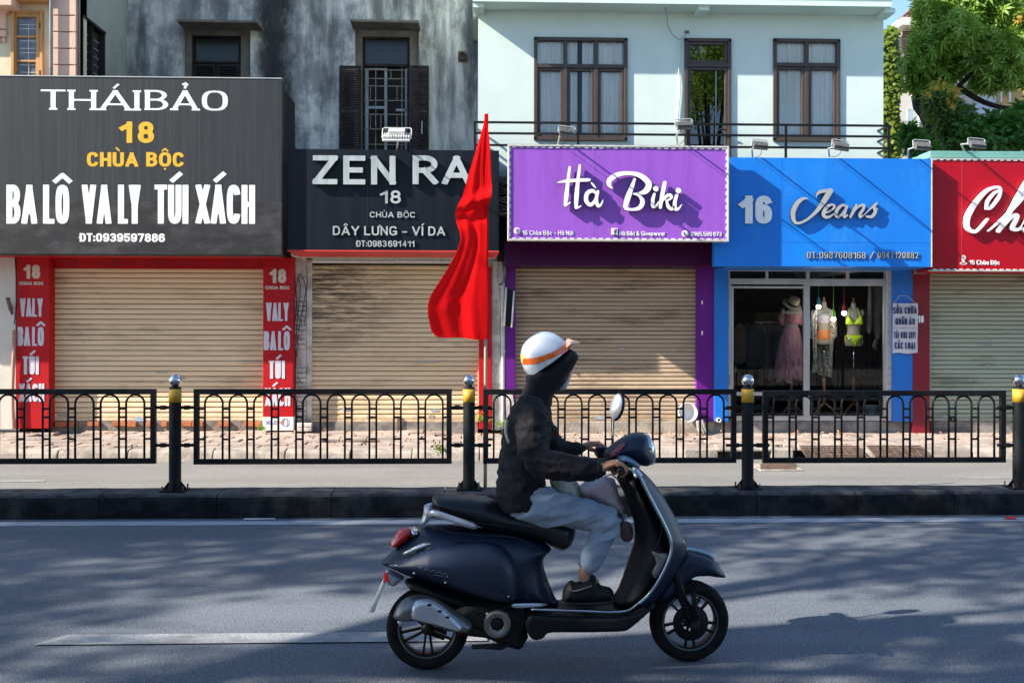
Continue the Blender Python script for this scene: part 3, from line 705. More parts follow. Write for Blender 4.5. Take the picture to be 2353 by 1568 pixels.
# ---- luggage shop 18 (left)
s18 = thing('shopfront', 'closed luggage shopfront with a sand shutter between red 18 pillars under the large charcoal sign', 'shopfront', (XW(355, YF), YF, .15))
shA, rA = rolling_shutter(s18, 115, 612, 605, 965, YF, .0785, M_SH1, M_SH1)
post(s18, 'fascia', 107, 592, 607, 617, YF - .10, .14, M_REDS)
for u in (175, 545): post(s18, 'panel_joint', u, 592, u + 1.2, 617, YF - .103, .004, M_DARKSIDE)
for i, (u0, u1, w0, w1) in enumerate(((38, 113, 588, 984), (604, 674, 590, 957))):
    pl = post(s18, 'pillar', u0, w0, u1, w1, YF - .22, .26, M_REDP, .006)
    du, dv = (0, 0) if i == 0 else (565, 11)
    Yp = YF - .22
    for (t, a, b, c, d, hx, hy, mt, kw) in (('18', 54.5, 608, 92.5, 640, .125, .10, M_LETC, dict(gap=.12)), ('CHUA BOC', 44.5, 646.8, 100, 654.5, .14, .13, M_LETC, dict(gap=.09, each=False)),
            ('VALY', 46.3, 685, 98.5, 727, .066, .05, M_LETL, dict(gap=.03)), ('BA LÔ', 41, 750.5, 101, 794, .070, .05, M_LETL, dict(gap=.03, space=.04)),
            ('TÚI', 52.6, 818, 89.5, 859.5, .085, .055, M_LETL, dict(gap=.05)), ('XÁCH', 43.5, 880.5, 102, 922, .070, .05, M_LETL, dict(gap=.03))):
        text(t, a + du, b + dv * .9, c + du, d + dv * .9, Yp, pl, mt, hx=hx, hy=hy, depth=.006, **kw)
rX = rect(604, 957, 674, 988, YF - .22)
stk = MB().box(rX[0] - .005, rX[1], YF - .23, YF + .02, rX[2], rX[3]).build('skirting_panel', M_WHITEP, s18)
M_BLUEM = pm('blue_print', (.05, .10, .30), rough=.6)
text('XLC', 611, 966, 637, 974, YF - .23, stk, M_BLUEM, hx=.12, hy=.11, depth=.002, gap=.12, each=False)
m = MB(); gx, _, gz0, gz1 = rect(652, 960, 672, 980, YF - .232); gc = ((rect(652, 960, 672, 980, YF)[0] + rect(652, 960, 672, 980, YF)[1]) / 2, YF - .232, (gz0 + gz1) / 2)
for f in (1, .55): m.tube([(gc[0] + .06 * f * math.cos(a), gc[1], gc[2] + .06 * math.sin(a)) for a in np.linspace(0, 6.28, 25)[:-1]], .0022, 4, closed=True)
m.build('globe_print', M_BLUEM, stk)
x0, x1, z0, z1 = rect(640, 966, 650, 974, YF - .231); MB().prism([(x0, (z0 + z1) / 2), (x1, z1), (x1, z0)], YF - .233, YF - .23).build('orange_arrow', pm('orange_print', (.6, .2, .06)), stk)
# sill of loose orange bricks below the shutter
x0, x1, z0, z1 = rect(113, 965, 604, 984, YF)
MB().box(x0, x1, YF - .02, YF + .12, z0 - .1, z1 + .0).build('sill', M_MORTAR, s18, .006)
random.seed(2)
for (a, b) in ((126, 152), (154, 176), (199, 227), (257, 288), (290, 312), (336, 356), (371, 383), (414, 440), (441, 466), (500, 528), (560, 598)):
    xa, xb, za, zb = rect(a, 968, b, 980 + random.uniform(-2, 0), YF - .06)
    o = MB().box(xa, xb, YF - .06, YF - .02, za, zb).build('brick', M_BRICK, s18, .005); noisy(o.data, .003, 12, a)

# ---- brick pier and post between the two
pier = thing('brick_pier', 'whitewashed crumbling brick pier with hanging cables between red pillar and stained shutter', 'pillar', (XW(695, YF), YF, .15))
x0, x1, z0, z1 = rect(674, 592, 705, 985, YF); MB().box(x0, x1, YF - .055, YF + .25, z0, z1).build('render_core', M_WBRICK, pier)
zc = z0; r = 0; random.seed(9)
while zc < z1 - .3:
    hh = random.uniform(.062, .07)
    if not (1.1 < zc < 1.6 and random.random() < .55) and not zc > 2.2:
        cut = x0 + (x1 - x0) * random.choice((.35, .5, .68))
        for a, b in ((x0, cut), (cut, x1)):
            o = MB().box(a + .004, b - .004, YF - .085 - random.uniform(0, .012), YF - .05, zc + .004, zc + hh - .004).build('brick', M_WBRICK, pier, .008); noisy(o.data, .004, 9, r)
    zc += hh + .006; r += 1
post(pier, 'concrete_edge', 704, 596, 716, 985, YF - .06, .2, M_WBRICK, .008)
for k, pts in enumerate(([(683, 640), (690, 660), (684, 720), (680, 780), (679, 850), (678, 930)], [(688, 640), (702, 636), (706, 650), (697, 700), (686, 760), (681, 820)], [(680, 660), (688, 630), (700, 650), (704, 700), (699, 745)], [(676, 640), (681, 690), (677, 745)])):
    c = [P(u, v, YF - .12 - k * .01) for u, v in pts]; MB().tube([tuple(q[:3]) for q in catmull([tuple(p) for p in c], 5)], .006, 5).build('cable', M_BLACK, pier)

# ---- belt shop 18 (stained shutter)
sz = thing('shopfront', 'closed leather-belt shopfront with a sooty streaked sand shutter under the black sign behind the flag', 'shopfront', (XW(907, YF), YF, .15))
shB, rB = rolling_shutter(sz, 717, 604, 1098, 968, YF, .0735, M_SH2, M_SH2)
post(sz, 'lintel', 717, 596, 1100, 605, YF - .04, .08, M_WHITEM)
x0, x1, z0, z1 = rect(716, 968, 1098, 990, YF); MB().box(x0, x1, YF - .03, YF + .2, z0 - .05, z1).build('threshold', M_STEP, sz, .008)
x0, x1, z0, z1 = rect(912, 957, 920, 990, YF - .06); MB().box(x0, x1, YF - .06, YF - .02, z0, z1).build('lock_post', M_RUST, sz, .004)
post(sz, 'side_panel', 1100, 612, 1129, 985, YF - .12, .16, M_REDP, .004)
post(sz, 'concrete_post', 1129, 600, 1150, 988, YF - .08, .3, M_WBRICK, .01)
c = [P(1155, v, YF - .10) for v in (590, 700, 805, 890, 960, 985)]; MB().tube([tuple(p) for p in c], .034, 10).build('drain_pipe', M_WHITEM, sz)
c0 = P(1155, 805, YF - .1); MB().rev([(.036, -.03), (.041, -.025), (.041, .025), (.036, .03)], c0, 'z', 12).build('pipe_collar', M_WHITEM, sz)
for k in range(4):
    pts = [(1140 + k * 5, 600), (1136 + k * 7, 632 + 4 * k), (1150 - k * 2, 655), (1158 + k, 640), (1162, 600)]
    MB().tube([tuple(q[:3]) for q in catmull([tuple(P(u, v, YF - .16 - .01 * k)) for u, v in pts], 6)], .004, 5).build('cable', M_BLACK if k % 2 else M_WHITEM, sz)

# ---- purple shop
sp_ = thing('shopfront', 'closed brown-shuttered shopfront between purple pillars beneath the purple sign', 'shopfront', (XW(1390, YF), YF, .15))
shC, rC = rolling_shutter(sp_, 1182, 606, 1602, 967, YF, .0645, M_SH3, M_SH3)
post(sp_, 'pillar', 1160, 606, 1184, 1000, YF - .12, .16, M_PURPP, .005)
post(sp_, 'pillar', 1600, 606, 1642, 968, YF - .10, .14, M_PURPP, .005)
x0, x1, z0, z1 = rect(1158, 557, 1663, 610, YF - .55); fz = (z0, z1)
MB().box(x0, x1, YF - .55, YF - .5, z0, z1).build('fascia', M_PLUM, sp_, .004)
MB().box(x0, x1 - .01, YF - .5, YF - .0, z0 + .01, z0 + .04).build('soffit', M_PLUM, sp_)
MB().box(x1 - .02, x1, YF - .5, YF, z0 + .04, z1).build('fascia_return', M_BLACK, sp_)
x0, x1, z0, z1 = rect(1150, 967, 1640, 994, YF); MB().box(x0, x1, YF - .04, YF + .3, z0 - .06, z1).build('step', M_KERB, sp_, .012)
m = MB(); m.add([tuple(P(u, v, YF - .155)) for u, v in ((1162, 900), (1176, 897), (1181, 930), (1178, 975), (1163, 985))], [(4, 3, 2, 1, 0)]); 
m.build('chipped_render', M_WBRICK, sp_)
for v in (690, 760): post(sp_, 'sticker', 1611, v, 1614.5, v + 9, YF - .105, .004, M_WHITEP)
# thin double-sided light box beside it
lb = thing('side_light_box', 'slim black light box with white edges hung high beside the purple pillar', 'light box', (XW(1168, YF - .3), YF - .3, 1.9))
cs = [(1163, 660), (1181, 668), (1175, 752), (1158, 748)]
q = [P(u, v, YF - .32) for u, v in cs]; m = MB(); m.prism([(p.x, p.z) for p in q], YF - .33, YF - .28); m.build('case', M_BLACK, lb, .004)
for a, b in ((0, 3), (1, 2)):
    A, B = q[a], q[b]; MB().tube([(A.x, YF - .34, A.z), (B.x, YF - .34, B.z)], .015, 6).build('edge_strip', M_WHITEP, lb)
MB().tube([tuple(P(1172, 664, YF - .3)), tuple(P(1176, 650, YF - .2)), tuple(P(1180, 646, YF - .12))], .008, 5).build('bracket', M_RUST, lb)

# ---- jeans shop
sb = thing('shopfront', 'open clothes shopfront with glass doors between blue pillars under the blue sign', 'shopfront', (XW(1860, YF), YF, .15))
post(sb, 'pillar', 1641, 600, 1673, 968, YF - .13, .17, M_BLUEP, .005)
post(sb, 'pillar', 2052, 600, 2097, 968, YF - .13, .17, M_BLUEP, .005)
x0, x1, z0, z1 = rect(1640, 967, 2100, 997, YF); MB().box(x0, x1, YF - .03, YF + .3, z0 - .03, z1).build('step', M_STEP, sb, .012)
zst = z1
post(sb, 'white_jamb', 2037, 618, 2052, 966, YF - .06, .14, M_WHITEM, .004)
fr = [(1673, 618, 2040, 623), (1673, 640, 2040, 653), (1673, 653, 1680, 966), (1846, 653, 1860, 966), (2030, 653, 2039, 966), (1860, 653, 2030, 656), (1680, 657, 1846, 662),
      (1673, 900, 2039, 908), (1673, 955, 2039, 966), (1673, 623, 1677, 640), (1759, 623, 1765, 640), (1852, 623, 1860, 640), (1944, 623, 1951, 640), (2034, 623, 2040, 640), (1680, 662, 1685, 900)]
for i, f in enumerate(fr): post(sb, 'door_frame' if i in (2, 3, 4, 14) else 'frame_bar', *f, YF - .03 - .0025 * (i % 3), .06, M_ALU, .004)
for (a, b, c, d) in ((1677, 623, 2038, 641), (1682, 660, 1850, 902), (1858, 655, 2034, 902), (1682, 906, 1850, 957), (1858, 906, 2034, 957)):
    x0, x1, z0, z1 = rect(a, b, c, d, YF); MB().add([(x0, YF, z0), (x1, YF, z0), (x1, YF, z1), (x0, YF, z1)], [(0, 1, 2, 3)]).build('pane', M_GLASS, sb)
MB().tube([tuple(P(1676, v, YF - .06)) for v in (862, 866, 884, 888)], .008, 6).build('door_handle', M_STEEL, sb)
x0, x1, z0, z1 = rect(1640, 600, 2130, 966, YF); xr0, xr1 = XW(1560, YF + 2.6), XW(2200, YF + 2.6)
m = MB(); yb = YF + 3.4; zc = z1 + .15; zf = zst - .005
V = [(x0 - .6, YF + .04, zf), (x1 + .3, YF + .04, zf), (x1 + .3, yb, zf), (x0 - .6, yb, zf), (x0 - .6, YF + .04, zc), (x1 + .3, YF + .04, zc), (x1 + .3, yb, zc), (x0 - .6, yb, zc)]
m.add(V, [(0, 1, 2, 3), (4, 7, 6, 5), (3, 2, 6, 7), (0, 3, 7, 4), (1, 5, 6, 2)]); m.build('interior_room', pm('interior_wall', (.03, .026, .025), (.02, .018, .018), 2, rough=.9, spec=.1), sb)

# ---- crimson shop
sr = thing('shopfront', 'closed grey-green-shuttered shopfront beside the dark red pillar at the right edge', 'shopfront', (XW(2240, YF), YF, .15))
shD, rD = rolling_shutter(sr, 2136, 622, 2560, 965, YF, .069, M_SH4, M_SH4)
pr = post(sr, 'pillar', 2097, 622, 2136, 999, YF - .14, .2, pm('dark_red_pillar', (.21, .006, .016), (.19, .005, .014), 2, rough=.4), .005)
text('16', 2107.5, 724.5, 2121.5, 741, YF - .14, pr, M_LETW, hx=.12, hy=.1, depth=.012, gap=.1)
x0, x1, z0, z1 = rect(2097, 965, 2560, 994, YF); MB().box(x1 * 0 + XW(2137, YF), x1, YF - .03, YF + .3, z0 - .04, z1).build('step', M_STEP, sr, .012)
post(sr, 'blue_label', 2100, 617, 2126, 629, YF - .3, .01, M_TEAL)

# ---- far left unit: pale tiled wall with a bracket and pipe
wl = thing('corner_wall', 'pale tiled wall with a pink pipe and short rusty bracket at the left edge', 'wall', (XW(-60, YF), YF, .15))
for (a, b) in ((588, 770), (771.5, 985)):
    post(wl, 'wall_panel', -420, a, 36, b, YF - .2, .3, M_WALLW)
MB().tube([tuple(P(u, v, YF - .28)) for u, v in ((35, 590), (37, 640), (37, 700), (33, 745))], .008, 5).build('cable', M_BLACK, wl)
MB().tube([tuple(P(u, v, YF - .27)) for u, v in ((33, 758), (31, 830), (28.5, 890), (29, 940), (33, 985))], .026, 10).build('pipe', M_PIPEP, wl)
MB().tube([tuple(P(18, 685, YF - .34)), tuple(P(25, 712, YF - .21))], .028, 6).build('bracket', M_RUST, wl)
MB().tube([tuple(P(22, 700, YF - .21)), tuple(P(28, 722, YF - .21))], .02, 4).build('bracket_plate', M_RUST, wl)

# rolls of structure behind the signs (flat roofs) so light cannot leak
def shop_block(label, u0, u1, v0, back=3.6, mat=M_DARK, yf=YF + .13):
    x0, x1, z0, z1 = rect(u0, v0, u1, 990, YF)
    o = MB().box(x0, x1, yf, yf + .1, 0, z1 - .02).build('back_wall', mat, label); return o
shop_block(s18, 36, 700, 560); shop_block(sz, 705, 1152, 560); shop_block(sp_, 1152, 1640, 560); shop_block(sr, 2100, 2560, 560)
def canopy(parent, u0, u1, v, Y0, mat, name='soffit', t=.04, y1=YF + .2):
    x0, x1 = XW(u0, Y0), XW(u1, Y0); z = P((u0 + u1) / 2, v, Y0).z
    return MB().box(x0, x1, Y0, y1, z, z + t).build(name, mat, parent)

# =================================================================== signs
def sign(name, label, u0, v0, u1, v1, Y, depth, mat, side=None, cat='shop sign'):
    x0, x1, z0, z1 = rect(u0, v0, u1, v1, Y)
    t = thing(name, label, cat, ((x0 + x1) / 2, Y, z0))
    MB().box(x0, x1, Y, Y + depth, z0, z1).build('panel', mat, t, .003); return t, (x0, x1, z0, z1)
YG = 14.4
sg, q = sign('shop_sign', 'large charcoal sign reading THÁI BẢO 18 CHÙA BỘC, topmost left sign', -420, 176, 645, 583, YG, .14, M_GSIGN)
x0, x1, z0, z1 = q
MB().box(x0, x1 + .012, YG - .008, YG + .15, z1, z1 + .014).build('trim', M_ALU, sg)
MB().box(x1, x1 + .014, YG - .006, YG + .15, z0 - .01, z1).build('trim', M_GSIGN, sg)
MB().box(x0, x1 + .01, YG - .006, YG + .15, z0 - .016, z0).build('trim', M_BLACK, sg)
canopy(sg, -420, 640, 586, YG + .15, M_REDS)
canopy(sg, -420, 640, 200, YG + .15, M_BLACK, 'top_cover')
MB().box(x1 - .03, x1, YG + .15, YF + .2, z0, z1 - .1).build('end_cover', M_BLACK, sg)
text('THÁI', 93.7, 207, 320.5, 253.4, YG, sg, M_LETW, hx=.125, hy=.045, depth=.003, gap=.16, serif=True)
text('BẢO', 333, 208, 523.4, 254, YG, sg, M_LETW, hx=.125, hy=.045, depth=.003, gap=.17, serif=True)
text('18', 275, 279.6, 354, 328.6, YG, sg, M_LETY, hx=.13, hy=.10, depth=.003, gap=.26)
text('CHÙA', 199.8, 350, 317.5, 383, YG, sg, M_LETY, hx=.13, hy=.10, depth=.003, gap=.09)
text('BỘC', 336, 350, 423, 383, YG, sg, M_LETY, hx=.13, hy=.10, depth=.003, gap=.1)
for t, a, b in (('BA', 14.7, 85.6), ('LÔ', 99, 159.5), ('VA', 188, 256), ('LY', 271, 323), ('TÚI', 355, 433), ('XÁCH', 449.5, 586)):
    text(t, a, 424.5, b, 514, YG, sg, M_LETW, hx=.077, hy=.062, depth=.003, gap=.022)
text('ĐT:0939597886', 183, 536, 379, 555.5, YG, sg, M_LETW, hx=.13, hy=.10, depth=.003, gap=.07)

YZ = 14.5
z_, q = sign('shop_sign', 'black sign reading ZEN RA in large grey letters, partly behind the red flag', 660, 344, 1146, 578, YZ, .12, M_ZSIGN)
x0, x1, z0, z1 = q
for u in (844, 1051): post(z_, 'panel_joint', u, 344, u + 1, 578, YZ - .0025, .004, M_DARKSIDE)
m = MB(); zr = P(900, 591, YZ + .3).z
m.add([(x0, YZ - .01, z0), (x1, YZ - .01, z0), (x1 - .02, YZ + .3, zr), (x0 + .12, YZ + .3, zr), (x0, YZ - .01, z0 + .02), (x1, YZ - .01, z0 + .02)], [(0, 3, 2, 1), (0, 1, 5, 4)])
m.build('red_underside', pm('bright_red_sheet', (.58, .045, .04), (.50, .04, .035), 2, rough=.4, dirt=(.30, .05, .05), dscale=3), z_)
canopy(z_, 668, 1140, 589, YZ + .3, M_WHITEM); canopy(z_, 668, 1140, 380, YZ + .12, M_BLACK, 'top_cover')
MB().box(x1 - .03, x1 - .002, YZ + .12, YF + .1, z0 + .02, z1).build('end_cover', M_BLACK, z_)
for t, a, b in (('ZEN', 720.5, 909.5), ('RA', 948.5, 1082)):
    text(t, a, 359.5, b, 425.4, YZ, z_, [M_LETG, M_DARKSIDE], hx=.105, hy=.09, depth=.075, gap=.2 if t == 'ZEN' else .15)
text('RA', 1093, 359.5, 1139, 425.4, YZ, z_, [M_LETG, M_DARKSIDE], hx=.10, hy=.09, depth=.075, gap=.08) if False else None
text('18', 873.3, 438, 921, 468, YZ, z_, [M_LETG, M_DARKSIDE], hx=.10, hy=.085, depth=.03, gap=.2)
text('CHÙA BỘC', 849.8, 487, 954, 500, YZ, z_, [M_LETG, M_DARKSIDE], hx=.095, hy=.085, depth=.02, gap=.16, space=.3)
text('DÂY LƯNG - VÍ DA', 765, 520, 1022.5, 541, YZ, z_, [M_LETG, M_DARKSIDE], hx=.09, hy=.08, depth=.025, gap=.16, space=.22)
text('ĐT:0983 691 411', 819, 553, 952, 567, YZ, z_, [M_LETG, M_DARKSIDE], hx=.09, hy=.08, depth=.02, gap=.1, space=.04)
tb = thing('tube_light', 'pair of thin white tube lights under the black sign above the stained shutter', 'lamp', (XW(900, YF - .3), YF - .3, 2.6))
for a, b in ((718, 905), (907, 1060)):
    x0, x1, z0, z1 = rect(a, 598, b, 601, YF - .3); MB().tube([(x0, YF - .3, z0), (x1, YF - .3, z0)], .013, 8).build('tube', M_WHITEP, tb)
    MB().box(x0, x1, YF - .29, YF - .26, z0 + .01, z0 + .05).build('batten', M_WHITEM, tb)

YP = 13.98
pp, q = sign('shop_sign', 'purple sign with raised silver script Hà Biki in a white frame', 1171, 339, 1669, 549, YP, .10, M_PURP)
x0, x1, z0, z1 = q
for a in ((x0 - .03, x1 + .03, z0 - .03, z0 - .004), (x0 - .03, x1 + .03, z1 + .004, z1 + .03), (x0 - .03, x0 - .004, z0 - .004, z1 + .004), (x1 + .004, x1 + .03, z0 - .004, z1 + .004)):
    MB().box(a[0], a[1], YP - .02, YP + .11, a[2], a[3]).build('frame', M_WHITEM, pp, .004)
random.seed(5); m = MB()                                             # lacing that ties the sheet to its frame
n = 30
for i in range(n):
    xx = x0 + (x1 - x0) * (i + .3) / n; w = (x1 - x0) / n * .55
    for zz in (z0 + .006, z1 - .006): m.box(xx, xx + w, YP - .012, YP - .001, zz - .008 + random.uniform(-.004, .004), zz + .006)
for i in range(13):
    zz = z0 + (z1 - z0) * (i + .3) / 13
    for xx in (x0 + .006, x1 - .006): m.box(xx - .006, xx + .007, YP - .012, YP - .001, zz, zz + .055)
o = m.build('lacing', M_WHITEP, pp); o['kind'] = 'stuff'
for u in (1361, 1578): post(pp, 'panel_joint', u, 341, u + .8, 548, YP - .0022, .003, pm('purple_seam', (.38, .18, .62)))
MB().box(x0, x1, YP + .1, YF - .01, fz[1] + .003, fz[1] + .04).build('soffit', M_PLUM, pp)
MB().box(x0 + .02, x1 - .02, YP + .1, YF - .01, z1 - .12, z1 - .08).build('top_cover', M_BLACK, pp)
cv = (1228.5, .2008, 340.2, .2008); sm = [M_LETW, M_DARKSIDE]; D_ = .07; GD = .03
H_ = [[(390, 235, 15), (372, 380, 19), (352, 560, 25), (338, 665, 16)], [(338, 668, 13), (375, 645, 10), (400, 632, 5)], [(505, 212, 14), (485, 380, 20), (468, 560, 26), (463, 690, 18)], [(465, 695, 13), (495, 685, 10), (520, 668, 5)], [(250, 408, 4), (340, 392, 17), (480, 380, 19), (590, 375, 19), (618, 372, 12)]]
script_letter(H_, cv, YP, pp, sm, D_, GD)
script_letter([[(700, 540, 12), (650, 500, 20), (590, 530, 24), (578, 610, 24), (625, 660, 20), (680, 610, 18), (712, 520, 14)], [(712, 505, 14), (692, 600, 21), (712, 668, 20), (745, 655, 13), (768, 606, 5)]], cv, YP, pp, sm, D_, GD)
script_letter([[(638, 412, 8), (662, 438, 12), (688, 470, 4)]], cv, YP, pp, sm, D_, GD, 'accent')
script_letter([[(878, 474, 5), (838, 436, 22), (846, 378, 30), (930, 320, 28), (1060, 300, 22), (1190, 326, 28), (1285, 410, 34), (1265, 490, 34), (1190, 528, 18), (1112, 532, 7)], [(1112, 534, 7), (1180, 556, 16), (1218, 620, 26), (1185, 690, 24), (1100, 712, 15), (1025, 700, 18)], [(1128, 368, 14), (1095, 460, 24), (1050, 580, 32), (1022, 678, 26)]], cv, YP, pp, sm, D_, GD)
script_letter([[(1352, 538, 16), (1335, 600, 20), (1335, 672, 20), (1370, 672, 14), (1402, 622, 5)]], cv, YP, pp, sm, D_, GD)
script_letter([[(1368, 476, 30), (1370, 478, 30)]], cv, YP, pp, sm, D_, GD, 'accent')
script_letter([[(1470, 408, 22), (1445, 530, 24), (1418, 690, 19)], [(1432, 632, 8), (1490, 562, 18), (1530, 548, 18), (1548, 575, 14), (1500, 612, 10)], [(1490, 610, 12), (1512, 680, 20), (1550, 706, 18), (1578, 680, 10)]], cv, YP, pp, sm, D_, GD)
script_letter([[(1606, 552, 18), (1585, 630, 21), (1590, 704, 21), (1628, 700, 13), (1662, 656, 5)]], cv, YP, pp, sm, D_, GD)
script_letter([[(1624, 496, 31), (1626, 498, 31)]], cv, YP, pp, sm, D_, GD, 'accent')
text('16 Chùa Bộc - Hà Nội', 1199, 530, 1316.5, 540, YP, pp, M_LETW, hx=.066, hy=.062, depth=.01, gap=.15, space=.2, each=False)
text('Hà Biki & Sleepwear', 1423, 531.5, 1528, 541.5, YP, pp, M_LETW, hx=.068, hy=.064, depth=.01, gap=.12, space=.16, each=False)
text('0965.589 873', 1586.5, 533, 1657, 542.5, YP, pp, M_LETW, hx=.068, hy=.064, depth=.01, gap=.12, space=.14, each=False)
def disc(u, v, ru, Y, parent, name, mat, t=.02):
    c = P(u, v, Y); r = ru * Y / F; return MB().rev([(.0001, -t), (r * .9, -t), (r, -t * .8), (r, 0)], c, 'y', 22).build(name, mat, parent)
def stroke_mark(pts, Y, parent, name, mat, w=1.3, st=.25):
    return script_letter([[(u, v, w) for u, v in pl] if len(pl[0]) == 2 else pl for pl in pts], (0, 1, 0, 1), Y, parent, [mat], .005, 0, name, st=.35)
disc(1188, 530.5, 7.4, YP, pp, 'icon_disc', M_LETW)
stroke_mark([[(1188, 528, 3.2), (1188, 530, 3.0), (1188, 536, .6)]], YP - .0202, pp, 'pin_mark', M_PURP)
x0, x1, z0, z1 = rect(1404.5, 524.5, 1418.5, 539.5, YP); MB().box(x0, x1, YP - .02, YP, z0, z1).build('icon_tile', M_LETW, pp, .003)
stroke_mark([[(1417, 527.5, 1.1), (1413.5, 527.5, 1.2), (1412.3, 530, 1.2), (1412.3, 539, 1.2)], [(1409.5, 532.3, .9), (1416.5, 532.3, .9)]], YP - .0202, pp, 'letter', M_PURPP)
disc(1573.5, 537, 7.4, YP, pp, 'icon_disc', M_LETW)
stroke_mark([[(1570.5, 533, 1.6), (1570.8, 537, 1.1), (1573.8, 540.4, 1.2), (1577, 541, 1.5)]], YP - .0202, pp, 'handset_mark', M_PURPP)

YB = 14.22
bb, q = sign('shop_sign', 'bright blue sign reading 16 Jeans above the glass-fronted clothes shop', 1640, 363, 2139, 612, YB, .12, M_BLUE)
x0, x1, z0, z1 = q; xb = x1
for u, v in ((1795, 363),): post(bb, 'panel_joint', u, 363, u + .8, 612, YB - .0022, .003, M_BLUEP)
x0_, x1_, z0_, z1_ = rect(1673, 556, 2138, 557, YB); MB().box(x0_, x1_, YB - .0022, YB, z0_, z0_ + .004).build('panel_joint', M_BLUEP, bb)
MB().box(x1, x1 + .012, YB - .01, YB + .13, z0, z1 + .01).build('trim', M_WHITEM, bb)
canopy(bb, 1676, 2137, 613, YB + .12, M_BLUEP); canopy(bb, 1640, 2137, 385, YB + .12, M_BLACK, 'top_cover')
text('16', 1696.6, 450, 1772, 514, YB, bb, [M_LETW, M_LETG], hx=.135, hy=.10, depth=.03, gap=.10)
cj = (1682.1, .16065, 396.9, .16065); D_ = .05; GD = .012; sm = [pm('champagne_letter', (.50, .48, .45), (.44, .42, .40), 4, rough=.35, metal=.3), M_DARKSIDE]
script_letter([[(1058, 375, 6), (985, 382, 22), (905, 450, 32), (850, 570, 34), (862, 690, 26), (920, 728, 18), (1040, 680, 17), (1180, 560, 24), (1290, 410, 38), (1378, 268, 40)], [(1176, 345, 6), (1215, 290, 20), (1290, 268, 24), (1398, 262, 22)]], cj, YB, bb, sm, D_, GD)
script_letter([[(1300, 585, 10), (1390, 545, 13), (1440, 490, 16), (1400, 462, 15), (1330, 500, 24), (1280, 590, 26), (1310, 640, 22), (1380, 630, 14), (1432, 585, 8)]], cj, YB, bb, sm, D_, GD)
script_letter([[(1612, 500, 14), (1560, 468, 18), (1490, 520, 23), (1455, 600, 23), (1490, 640, 18), (1550, 590, 14), (1615, 490, 16)], [(1620, 485, 16), (1585, 570, 22), (1578, 635, 20), (1625, 612, 10)]], cj, YB, bb, sm, D_, GD)
script_letter([[(1750, 468, 16), (1705, 560, 22), (1665, 640, 16)], [(1688, 600, 8), (1770, 500, 14), (1850, 468, 20), (1850, 520, 20), (1800, 600, 21), (1805, 640, 16), (1850, 612, 8)]], cj, YB, bb, sm, D_, GD)
script_letter([[(1850, 622, 6), (1950, 520, 11), (2040, 440, 13), (2000, 500, 18), (2020, 560, 24), (1970, 632, 22), (1895, 632, 14)], [(1992, 512, 8), (2035, 515, 9), (2052, 535, 5)]], cj, YB, bb, sm, D_, GD)
text('ĐT: 0987608168', 1852.5, 579, 1987, 593.5, YB, bb, [M_LETG, M_DARKSIDE], hx=.085, hy=.05, depth=.02, gap=.14, space=.02, serif=True, each=False)
text('/', 1996, 578, 2006, 595, YB, bb, [M_LETG, M_DARKSIDE], hx=.07, hy=.07, depth=.02)
text('0947120882', 2014, 579, 2108, 593.5, YB, bb, [M_LETG, M_DARKSIDE], hx=.085, hy=.05, depth=.02, gap=.14, serif=True, each=False)
m = MB(); random.seed(3)
for u, v in ((1680, 466), (1695, 464), (1718, 464), (1735, 463), (1686, 505), (1683, 478), (1681, 525), (1690, 534), (1735, 538), (1728, 505)): m.box(*(lambda p: (p.x - .006, p.x + .006, YB - .0023, YB, p.z - .005, p.z + .005))(P(u, v, YB)))
m.build('screw_holes', M_DARKSIDE, bb)['kind'] = 'stuff'

YR = 14.35
rr, q = sign('shop_sign', 'crimson sign with white script letters beginning Ch at the right edge', 2142, 368, 2560, 620, YR, .10, M_CRIM)
x0, x1, z0, z1 = q
MB().box(x0 - .02, x1, YR - .015, YR + .11, z1 + .003, z1 + .018).build('frame', M_WHITEM, rr); MB().box(x0 - .02, x1, YR - .015, YR + .11, z0 - .02, z0 - .003).build('frame', M_WHITEM, rr)
m = MB()
for i in range(26):
    xx = x0 + .1 * i; m.box(xx, xx + .055, YR - .012, YR - .001, z1 - .012, z1); m.box(xx, xx + .055, YR - .012, YR - .001, z0, z0 + .012)
m.build('lacing', M_WHITEP, rr)['kind'] = 'stuff'
canopy(rr, 2142, 2560, 623, YR + .10, M_CRIM); post(rr, 'panel_joint', 2209, 370, 2209.8, 619, YR - .0022, .003, pm('crimson_seam', (.5, .05, .07)))
x0, x1, z0, z1 = rect(2136, 348, 2560, 364, YR + .06); MB().box(x0, x1, YR + .06, YF + .3, z0, z1).build('roof_flashing', M_TEAL, rr, .01)
cr = (1644.3, .4098, 0, .4098); W_ = [pm('glossy_white_letter', (.80, .78, .78), rough=.25)]
script_letter([[(1505, 1172, 7), (1512, 1130, 10), (1548, 1085, 9), (1582, 1068, 8), (1566, 1052, 8), (1510, 1070, 10), (1445, 1140, 13), (1400, 1220, 15), (1402, 1282, 12), (1448, 1298, 9), (1512, 1230, 6)], [(1505, 1172, 7), (1530, 1165, 9), (1572, 1110, 10), (1584, 1070, 8)]], cr, YR, rr, W_, .05, .02, st=1.2)
script_letter([[(1515, 1297, 4), (1600, 1225, 7), (1700, 1120, 9), (1748, 1030, 10), (1735, 1010, 8), (1690, 1090, 12), (1620, 1220, 12), (1572, 1296, 12)], [(1580, 1290, 8), (1640, 1222, 11), (1676, 1215, 12), (1650, 1280, 12), (1690, 1285, 8), (1730, 1240, 6)]], cr, YR, rr, W_, .05, .02, st=1.2)
